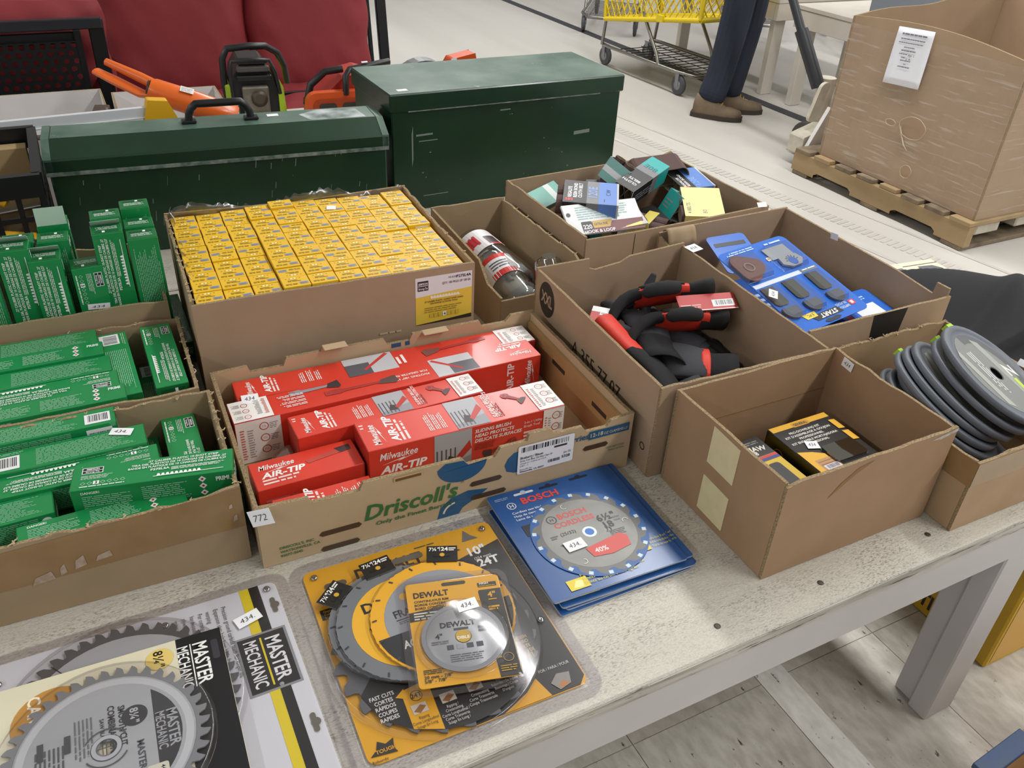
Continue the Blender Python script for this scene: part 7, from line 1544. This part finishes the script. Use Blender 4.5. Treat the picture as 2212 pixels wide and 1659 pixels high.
# ================================================================== shopping carts
m_ch = mat('cart_chrome', '#8f8c86', .3, .9); m_yp = mat('cart_yellow', '#dcc21c', .45); m_whl = mat('caster_rubber', '#4a4b50', .6); m_hub = mat('caster_hub', '#8b8b8e', .4, .5)
def cart(label, x, y, yaw, yellow, group='shopping carts'):
    o = thing('shopping_cart', label, 'shopping cart', (x, y, 0), yaw, group)
    # local: length along +y (0..0.95), width x 0..0.46
    W_, L_ = .46, .95
    for (wx, wy) in ((0.02, .10), (W_ - .02, .10), (0.04, L_ - .02), (W_ - .04, L_ - .02)):
        b = MB(); b.lathe([(.008, -.014), (.050, -.014), (.060, -.010), (.062, 0), (.060, .010), (.050, .014), (.008, .014)], 18, 0, Matrix.Translation((wx, wy, .062)) @ Matrix.Rotation(PI / 2, 4, 'Y')); w_ = b.build('caster_wheel', m_whl, o)
        b = MB(); b.lathe([(.004, -.016), (.030, -.016), (.030, .016), (.004, .016)], 14, 0, Matrix.Translation((wx, wy, .062)) @ Matrix.Rotation(PI / 2, 4, 'Y')); b.build('wheel_hub', m_hub, w_)
        b = MB(); b.prism([(wy - .012, .055), (wy + .012, .055), (wy + .030, .135), (wy - .010, .135)], wx - .020, wx - .016, 0, lambda a_, b_, c_: (c_, a_, b_)); b.prism([(wy - .012, .055), (wy + .012, .055), (wy + .030, .135), (wy - .010, .135)], wx + .016, wx + .020, 0, lambda a_, b_, c_: (c_, a_, b_)); b.build('caster_fork', m_hub, w_)
    fr = MB(); z = .14
    fr.tube([(.02, L_, z), (.0, L_ - .1, z), (.0, .12, z), (.06, .0, z - .01), (W_ - .06, .0, z - .01), (W_, .12, z), (W_, L_ - .1, z), (W_ - .02, L_, z)], .012, 8)
    fr.build('base_frame', m_ch, o)
    rk = MB()
    for k in range(13): yy = .06 + .062 * k; rk.tube([(.012, yy, z - .012), (W_ - .012, yy, z - .012)], .003, 5)
    for k in range(4): rk.tube([(.06 + .113 * k, .02, z - .016), (.06 + .113 * k, L_ - .1, z - .016)], .003, 5)
    rk.build('lower_rack', mat('rack_wire', '#5b5a58', .4, .7), o)
    up = MB()
    for s in (0.0, W_): up.tube([(s, L_ - .02, z), (s, L_ - .04, .30), (s, L_ + .02, .62), (s, L_ + .05, .98)], .011, 8); up.tube([(s, .30, z), (s, .33, .20), (s, .52, .42)], .011, 8)
    up.tube([(0, L_ + .05, .98), (W_, L_ + .05, .98)], .013, 8); up.build('upright_frame', m_ch, o)
    # basket
    zb = lambda yy: .47 - .16 * yy / L_; zt_ = lambda yy: .86 + .08 * yy / L_
    if yellow:
        def lattice(name, P, L, n, hgt):
            b = MB()
            def beam(p, q, r=.0045): b.tube([P(*p), P(*q)], r, 4)
            for k in range(-n, n * 2):
                for sg in (1, -1):
                    u0 = k / n * L; u1 = u0 + sg * hgt * .8; a0, b0, a1, b1 = u0, 0.0, u1, 1.0
                    if sg > 0:
                        if a0 < 0: b0 = (0 - a0) / (a1 - a0); a0_ = 0.0
                        else: a0_ = a0
                        if a1 > L: b1_ = (L - a0) / (a1 - a0); a1_ = L
                        else: a1_, b1_ = a1, b1
                    else:
                        if a0 > L: b0 = (a0 - L) / (a0 - a1); a0_ = L
                        else: a0_ = a0
                        if a1 < 0: b1_ = (a0 - 0) / (a0 - a1); a1_ = 0.0
                        else: a1_, b1_ = a1, b1
                    if b1_ - b0 > .03 and -1e-6 <= a0_ <= L + 1e-6 and -1e-6 <= a1_ <= L + 1e-6: beam((a0_, b0), (a1_, b1_))
            for v in (0, 1):
                b.tube([P(0, v), P(L, v)], .013 if v else .017, 6)
            for u in (0, L): b.tube([P(u, 0), P(u, 1)], .012, 6)
            return b.build(name, m_yp, o)
        lattice('basket_side', lambda u, v: Vector((-.01 - .03 * v, u - .04, zb(u) + (zt_(u) - zb(u)) * v)), L_, 16, .42)
        lattice('basket_side', lambda u, v: Vector((W_ + .01 + .03 * v, u - .04, zb(u) + (zt_(u) - zb(u)) * v)), L_, 16, .42)
        lattice('basket_front', lambda u, v: Vector((-.01 + u, -.04 - .03 * v, zb(0) + (zt_(0) - zb(0)) * v)), W_ + .02, 8, .40)
        lattice('basket_back', lambda u, v: Vector((-.01 + u, L_ - .04, zb(L_) + (zt_(L_) - zb(L_)) * v)), W_ + .02, 8, .5)
        b = MB(); b.add([(-.01, -.04, zb(0)), (W_ + .01, -.04, zb(0)), (W_ + .01, L_ - .04, zb(L_)), (-.01, L_ - .04, zb(L_))], [(0, 1, 2, 3)]); b.build('basket_floor', m_yp, o, solid=.008)
        b = MB(); b.box((-.035, .28, zb(.28) - .022), (-.005, .34, zb(.3) + .02)); b.build('basket_clip', m_yp, o)
    else:
        b = MB()
        for k in range(10): yy = -.04 + k * L_ / 9; b.tube([(-.02, yy, zt_(yy)), (0, yy, zb(yy)), (W_, yy, zb(yy)), (W_ + .02, yy, zt_(yy))], .004, 5)
        for k in range(4):
            f = k / 3
            for s in (-1, 1): b.tube([((W_ / 2) + s * (W_ / 2 + .02 * f), -.04, zb(0) + (zt_(0) - zb(0)) * f), ((W_ / 2) + s * (W_ / 2 + .02 * f), L_ - .04, zb(L_) + (zt_(L_) - zb(L_)) * f)], .005, 5)
        b.build('wire_basket', m_ch, o)
    return o
cart('shopping cart with a yellow plastic basket in front of the black floor line', 3.300, 3.80, R_(3), True)
c2 = cart('wire shopping cart beyond the black floor line, furthest left', 3.66, 5.70, R_(-38), False)
c3 = cart('wire shopping cart parked directly behind the yellow one', 4.74, 5.20, R_(-35), False)
c4 = cart('wire shopping cart behind the legs of the far white table', 5.30, 4.35, R_(-30), False)
c5 = cart('wire shopping cart furthest back at the right, under the far tables', 5.00, 3.00, R_(-20), False)
# ================================================================== far white tables
def far_table(label, x0, x1, y0, y1, legs):
    t = thing('white_table', label, 'table', (x0, y0, 0), group='far white tables')
    MB().box((0, 0, .555), (x1 - x0, y1 - y0, .58)).build('tabletop_board', m_far, t, bevel=.003)
    for (a0, b0, a1, b1) in ((.004, .004, x1 - x0 - .004, .034), (.004, y1 - y0 - .034, x1 - x0 - .004, y1 - y0 - .004), (.004, .036, .034, y1 - y0 - .036), (x1 - x0 - .034, .036, x1 - x0 - .004, y1 - y0 - .036)):
        MB().box((a0, b0, .455), (a1, b1, .5545)).build('apron', m_far, t, bevel=.002)
    for lx, ly in legs: MB().box((lx - x0, ly - y0, 0.0005), (lx - x0 + .085, ly - y0 + .045, .5545)).build('leg', m_far, t, bevel=.003)
m_far = mat('far_table_paint', '#d2cbbf', .5, noise=(5, '#c0b8ab', .6), wear=(16, '#9c8f80', .68))
far_table('far white table with legs behind the standing person', 3.83, 4.65, 3.70, 5.05, ((3.865, 3.74), (4.10, 4.955), (4.55, 3.74)))
far_table('far white table behind the big wrapped carton', 3.83, 4.75, 2.46, 3.56, ((3.865, 3.47), (4.60, 3.47), (4.60, 2.5)))
o = thing('flat_box', 'pale box standing at the right end of the far table', 'box', (4.38, 2.47, .5808)); MB().box((0, 0, 0), (.35, .35, .30)).build('carton', mat('pale_box', '#b3a98f', .6), o, bevel=.002)
a = Art((0, .35, 0), (0, -1, 0), (0, 0, 1), .0006); a.ring(.20, .16, .030, .040, '#2c2f26'); a.poly([(.26, .05), (.34, .05), (.34, .15), (.27, .13)], '#2f9c58'); a.build(o)
o = thing('storage_bin', 'grey plastic bin on the far table', 'bin', (3.93, 2.62, .5808)); b = MB(); b.prism(rpoly(0, 0, .40, .50, .03), 0, .22); b.build('tub', mat('bin_grey', '#7e848c', .5), o, bevel=.006); b = MB(); b.ringprism(rpoly(-.012, -.012, .424, .524, .035), rpoly(.01, .01, .38, .48, .03), .2205, .236); b.build('rim', mat('bin_rim', '#9aa0a6', .5), o)

# ================================================================== the person
m_nav = mat('trousers_navy', '#1c2333', .85, noise=(6, '#171d2b', .7), bump=(14, .25)); m_shoe = mat('shoe_brown', '#75644f', .8, noise=(20, '#5f5040', .7)); m_sole = mat('shoe_sole', '#3a322b', .8); m_lace = mat('lace_tan', '#a5803f', .7)
o = thing('person', 'person in dark navy trousers and brown laced work shoes, walking past the carts', 'person', (3.30, 3.46, 0))
def skin(name, joints, edges, m_, root=0, sub=2):
    me = bpy.data.meshes.new(name); me.from_pydata([j[0] for j in joints], edges, []); me.materials.append(m_)
    ob = bpy.data.objects.new(name, me); sc.collection.objects.link(ob); ob.parent = o
    ob.modifiers.new('skin', 'SKIN'); 
    for i, j in enumerate(joints): me.skin_vertices[0].data[i].radius = j[1] if isinstance(j[1], tuple) else (j[1], j[1])
    me.skin_vertices[0].data[root].use_root = True
    q = ob.modifiers.new('subsurf', 'SUBSURF'); q.levels = q.render_levels = sub
    return ob
J = [((.115, .06, .90), (.155, .11)), ((.055, .035, .84), (.095, .105)), ((.000, .010, .48), (.090, .092)), ((-.045, .0, .24), (.082, .080)), ((-.105, -.010, .070), (.092, .082)),
     ((.185, .085, .84), (.095, .105)), ((.165, .075, .48), (.090, .092)), ((.125, .065, .24), (.080, .080)), ((.075, .055, .075), (.088, .080)), ((.12, .065, 1.0), (.150, .105))]
# trousers: one continuous skinned garment from waist to hems
tr = skin('trousers', J, [(0, 1), (1, 2), (2, 3), (3, 4), (0, 5), (5, 6), (6, 7), (7, 8), (0, 9)], m_nav)
JB = [((.12, .065, 1.02), (.150, .10)), ((.12, .065, 1.22), (.165, .11)), ((.12, .065, 1.42), (.150, .10)), ((.11, .055, 1.50), (.065, .06)),
      ((-.02, -.02, 1.40), (.065, .065)), ((-.06, -.06, 1.14), (.048, .048)), ((.02, -.18, .96), (.038, .038)), ((.28, .14, 1.40), (.065, .065)), ((.31, .16, 1.14), (.048, .048)), ((.34, .04, .93), (.038, .038))]
skin('jacket', JB, [(0, 1), (1, 2), (2, 3), (2, 4), (4, 5), (5, 6), (2, 7), (7, 8), (8, 9)], mat('jacket_dark', '#23262d', .85))
m_sk = mat('skin_tone', '#b98a6d', .6)
b = MB(); b.ball((.115, .05, 1.635), (.078, .098, .115), 20); b.ball((.15, -.03, 1.62), (.014, .020, .018), 10); b.ball((.09, .12, 1.63), (.018, .012, .03), 8); b.ball((.17, .10, 1.63), (.014, .012, .03), 8); b.tube([(.11, .055, 1.48), (.113, .052, 1.56)], [.058, .052], 14); b.build('head', m_sk, o, smooth=True)
b = MB(); b.ball((.112, .062, 1.668), (.086, .102, .098), 18); b.build('hair', mat('hair_dark', '#3a2f27', .8), o, smooth=True)
for (hx_, hy, hz, dx) in ((.035, -.215, .925, 1), (.345, .015, .885, 1)):
    b = MB(); b.tube([(hx_, hy + .04, hz + .03), (hx_, hy, hz), (hx_, hy - .045, hz - .035)], [.026, .036, .030], 10, flat=.5)
    for k in range(4): b.tube([(hx_ - .026 + .0175 * k, hy - .042, hz - .032), (hx_ - .028 + .0185 * k, hy - .066, hz - .056), (hx_ - .026 + .0175 * k, hy - .072 + .004 * k, hz - .086)], [.0095, .0085, .0065], 7)
    b.tube([(hx_ + .026, hy + .005, hz), (hx_ + .048, hy - .022, hz - .022), (hx_ + .046, hy - .045, hz - .045)], [.011, .010, .007], 7); b.build('hand', m_sk, o, smooth=True)
def shoe(x, y, yaw):
    M = Matrix.Translation((x, y, 0)) @ Matrix.Rotation(yaw, 4, 'Z')
    def sect(t):      # t 0 heel .. 1 toe : half width, height
        w = .041 + .015 * math.sin(PI * min(1, t * 1.15)) ** 1 + (.006 if .55 < t < .85 else 0) - .020 * max(0, t - .9) / .1 - .008 * max(0, .08 - t) / .08
        h = .128 - .056 * min(1, max(0, (t - .30) / .35)) - .014 * max(0, t - .75) / .25
        return w, h
    b = MB()
    def S(u, v):
        t = v; w, h = sect(t); an = PI * u; e = 1 if 0.02 < t < .98 else .6
        return M @ Vector((-.13 + .285 * t, w * math.cos(an) * (.92 + .08 * math.sin(an)) * e, .022 + (h - .022) * math.sin(an) ** .7 * e))
    b.grid(S, 14, 26); b.add([S(i / 14, 0) for i in range(15)], [list(range(15))]); b.add([S(i / 14, 1) for i in range(15)], [list(range(14, -1, -1))]); b.build('shoe', m_shoe, o, smooth=True)
    so = [(-.138 + .30 * t, -sect(t)[0] * 1.06) for t in [i / 12 for i in range(13)]]; so = so + [(p[0], -p[1]) for p in so[::-1]]
    b = MB(); b.prism(so, .0008, .026, 0, lambda a_, b_, c_: M @ Vector((a_, b_, c_))); b.build('sole', m_sole, o, bevel=.004)
    b = MB()
    for k in range(4): t = .36 + .07 * k; w, h = sect(t); b.tube([M @ Vector((-.13 + .285 * t, -.024, h * .93)), M @ Vector((-.125 + .285 * t, 0, h + .006)), M @ Vector((-.13 + .285 * t, .024, h * .93))], .0035, 6)
    b.tube([M @ Vector((-.03, -.02, .098)), M @ Vector((-.01, -.036, .085)), M @ Vector((.0, -.03, .072))], .003, 6); b.build('shoelace', m_lace, o)
shoe(-.075, -.045, R_(-48)); shoe(.135, .020, R_(-34))

# ================================================================== things beside and under the front table
o = thing('yellow_case', 'yellow carton standing on the floor beside the table leg', 'box', (1.243, 0.040, .0030), R_(-1))
MB().box((0, 0, 0), (.34, .36, .415)).build('carton', mat('case_yellow', '#c9a11f', .5, noise=(7, '#b8911a', .7), wear=(20, '#8d7420', .72)), o, bevel=.004)
a = Art((0, .36, 0), (0, -1, 0), (0, 0, 1), .0006); a.text('GARANTIE', .055, .022, .036, '#2a2517', bold=.03, width=.18); a.lines(.02, .085, .14, .05, 5, '#6d5a1c'); a.rect(.05, .15, .10, .06, '#2a2517'); a.text('1', .30, .045, .02, '#2a2517', bold=.02); a.build(o)
a = Art((0, 0, 0), (1, 0, 0), (0, 0, 1), .0006); a.rect(.012, .012, .316, .39, '#cf9f3c'); a.poly([(.08, .09), (.20, .12), (.20, .20), (.10, .19)], '#6b5a55'); a.build(o)
o = thing('wooden_crate', 'wooden crate with a blue painted rim at the lower right corner', 'crate', (0.838, -0.395, .0030), R_(4))
m_ply = mat('crate_ply', '#b58e5f', .7, noise=(12, '#96714a', .8)); m_bp = mat('crate_blue', '#223f6e', .5, noise=(18, '#39495c', .9))
for (lo, hi, nm) in (((0, .215, 0), (.42, .230, .24), 'side_board'), ((0, 0, 0), (.42, .015, .24), 'side_board'), ((0, .016, 0), (.015, .214, .24), 'end_board'), ((.405, .016, 0), (.42, .214, .24), 'end_board'), ((.016, .016, 0), (.404, .214, .012), 'floor_board')):
    b = MB(); b.box(lo, hi); b.build(nm, m_ply, o, bevel=.001)
for x0, x1 in ((0, .12), (.16, .42)):
    b = MB(); b.box((x0, .204, .2405), (x1, .232, .252)); b.build('rim_cap', m_bp, o, bevel=.001)
# black cloth over a pale box, beyond the corner box
o = thing('pale_carton', 'cream printed carton with a dark letter D, under the black cloth', 'box', M=frame((1.655, 0.640, 0.0005), (0.985, -0.10, 0), (0, 0, 1)))
MB().box((0, 0, 0), (.275, .325, .40)).build('carton', mat('cream_carton', '#ddd3b4', .55), o, bevel=.002)
a = Art((0, 0, .40), (1, 0, 0), (0, 1, 0), .0006)
a.rect(.050, .235, .045, .055, '#e0a532'); a.rect(.096, .235, .045, .060, '#5a5560'); a.poly([(.180, .228), (.225, .222), (.258, .238), (.262, .266), (.245, .288), (.196, .292)], '#45464e'); a.poly([(.206, .246), (.226, .244), (.238, .255), (.232, .268), (.210, .270)], '#e3dabf'); a.rect(.150, .213, .125, .004, '#45464e'); a.rect(.150, .300, .125, .003, '#45464e'); a.build(o)
o = thing('black_cloth', 'black fabric garment heaped over the cream carton', 'cloth', (1.36, 0.43, 0.0))
def gz(x, y):
    X, Y = x + 1.36, y + .43
    base = .434 + .012 * math.sin(7 * X + 3 * Y) + .008 * math.sin(15 * Y - 6 * X) + .010 * math.sin(11 * (X + Y)) + .05 * math.exp(-((X - 1.80) / .22) ** 2 - ((Y - .62) / .16) ** 2) + .02 * math.exp(-((Y - .50 - .35 * (X - 1.5)) / .025) ** 2)
    bk = [(1.36, .92), (1.62, .865), (1.76, .815), (1.88, .765), (1.98, .735), (2.02, .68), (2.08, .56)]
    yb = bk[-1][1]
    for (xa, ya), (xb, yb_) in zip(bk[:-1], bk[1:]):
        if xa <= X <= xb: yb = ya + (yb_ - ya) * (X - xa) / (xb - xa)
    if X < bk[0][0]: yb = bk[0][1]
    s_ = lambda d: min(1, max(0, d)) ** 2 * (3 - 2 * min(1, max(0, d)))
    e = s_(x / .06) * s_((.72 - x) / .05) * s_(y / .05) * s_((yb - Y) / .035)
    z = .004 + base * e
    if 1.635 < X < 1.965 and Y < .975: z = max(z, .4075)
    gz.edge = yb - Y
    return z
b = MB(); NX, NY = 90, 80; vs = []; inside = []
for j in range(NY + 1):
    for i in range(NX + 1):
        x, y = .72 * i / NX, .56 * j / NY; z = gz(x, y); vs.append((x, y, z)); inside.append(not (1.625 < x + 1.36 < 1.975 and y + .43 < .985 and gz.edge < .004))
fs = [q for q in [(j * (NX + 1) + i, j * (NX + 1) + i + 1, (j + 1) * (NX + 1) + i + 1, (j + 1) * (NX + 1) + i) for j in range(NY) for i in range(NX)] if all(inside[k] for k in q)]
b.add(vs, fs, 0, True); me_used = sorted({k for q in fs for k in q}); rm = {k: n for n, k in enumerate(me_used)}
b.v = [vs[k] for k in me_used]; b.f = [[rm[k] for k in q] for q in fs]
b.build('fabric', mat('cloth_black', '#17181c', .9, bump=(120, .05)), o, smooth=True)
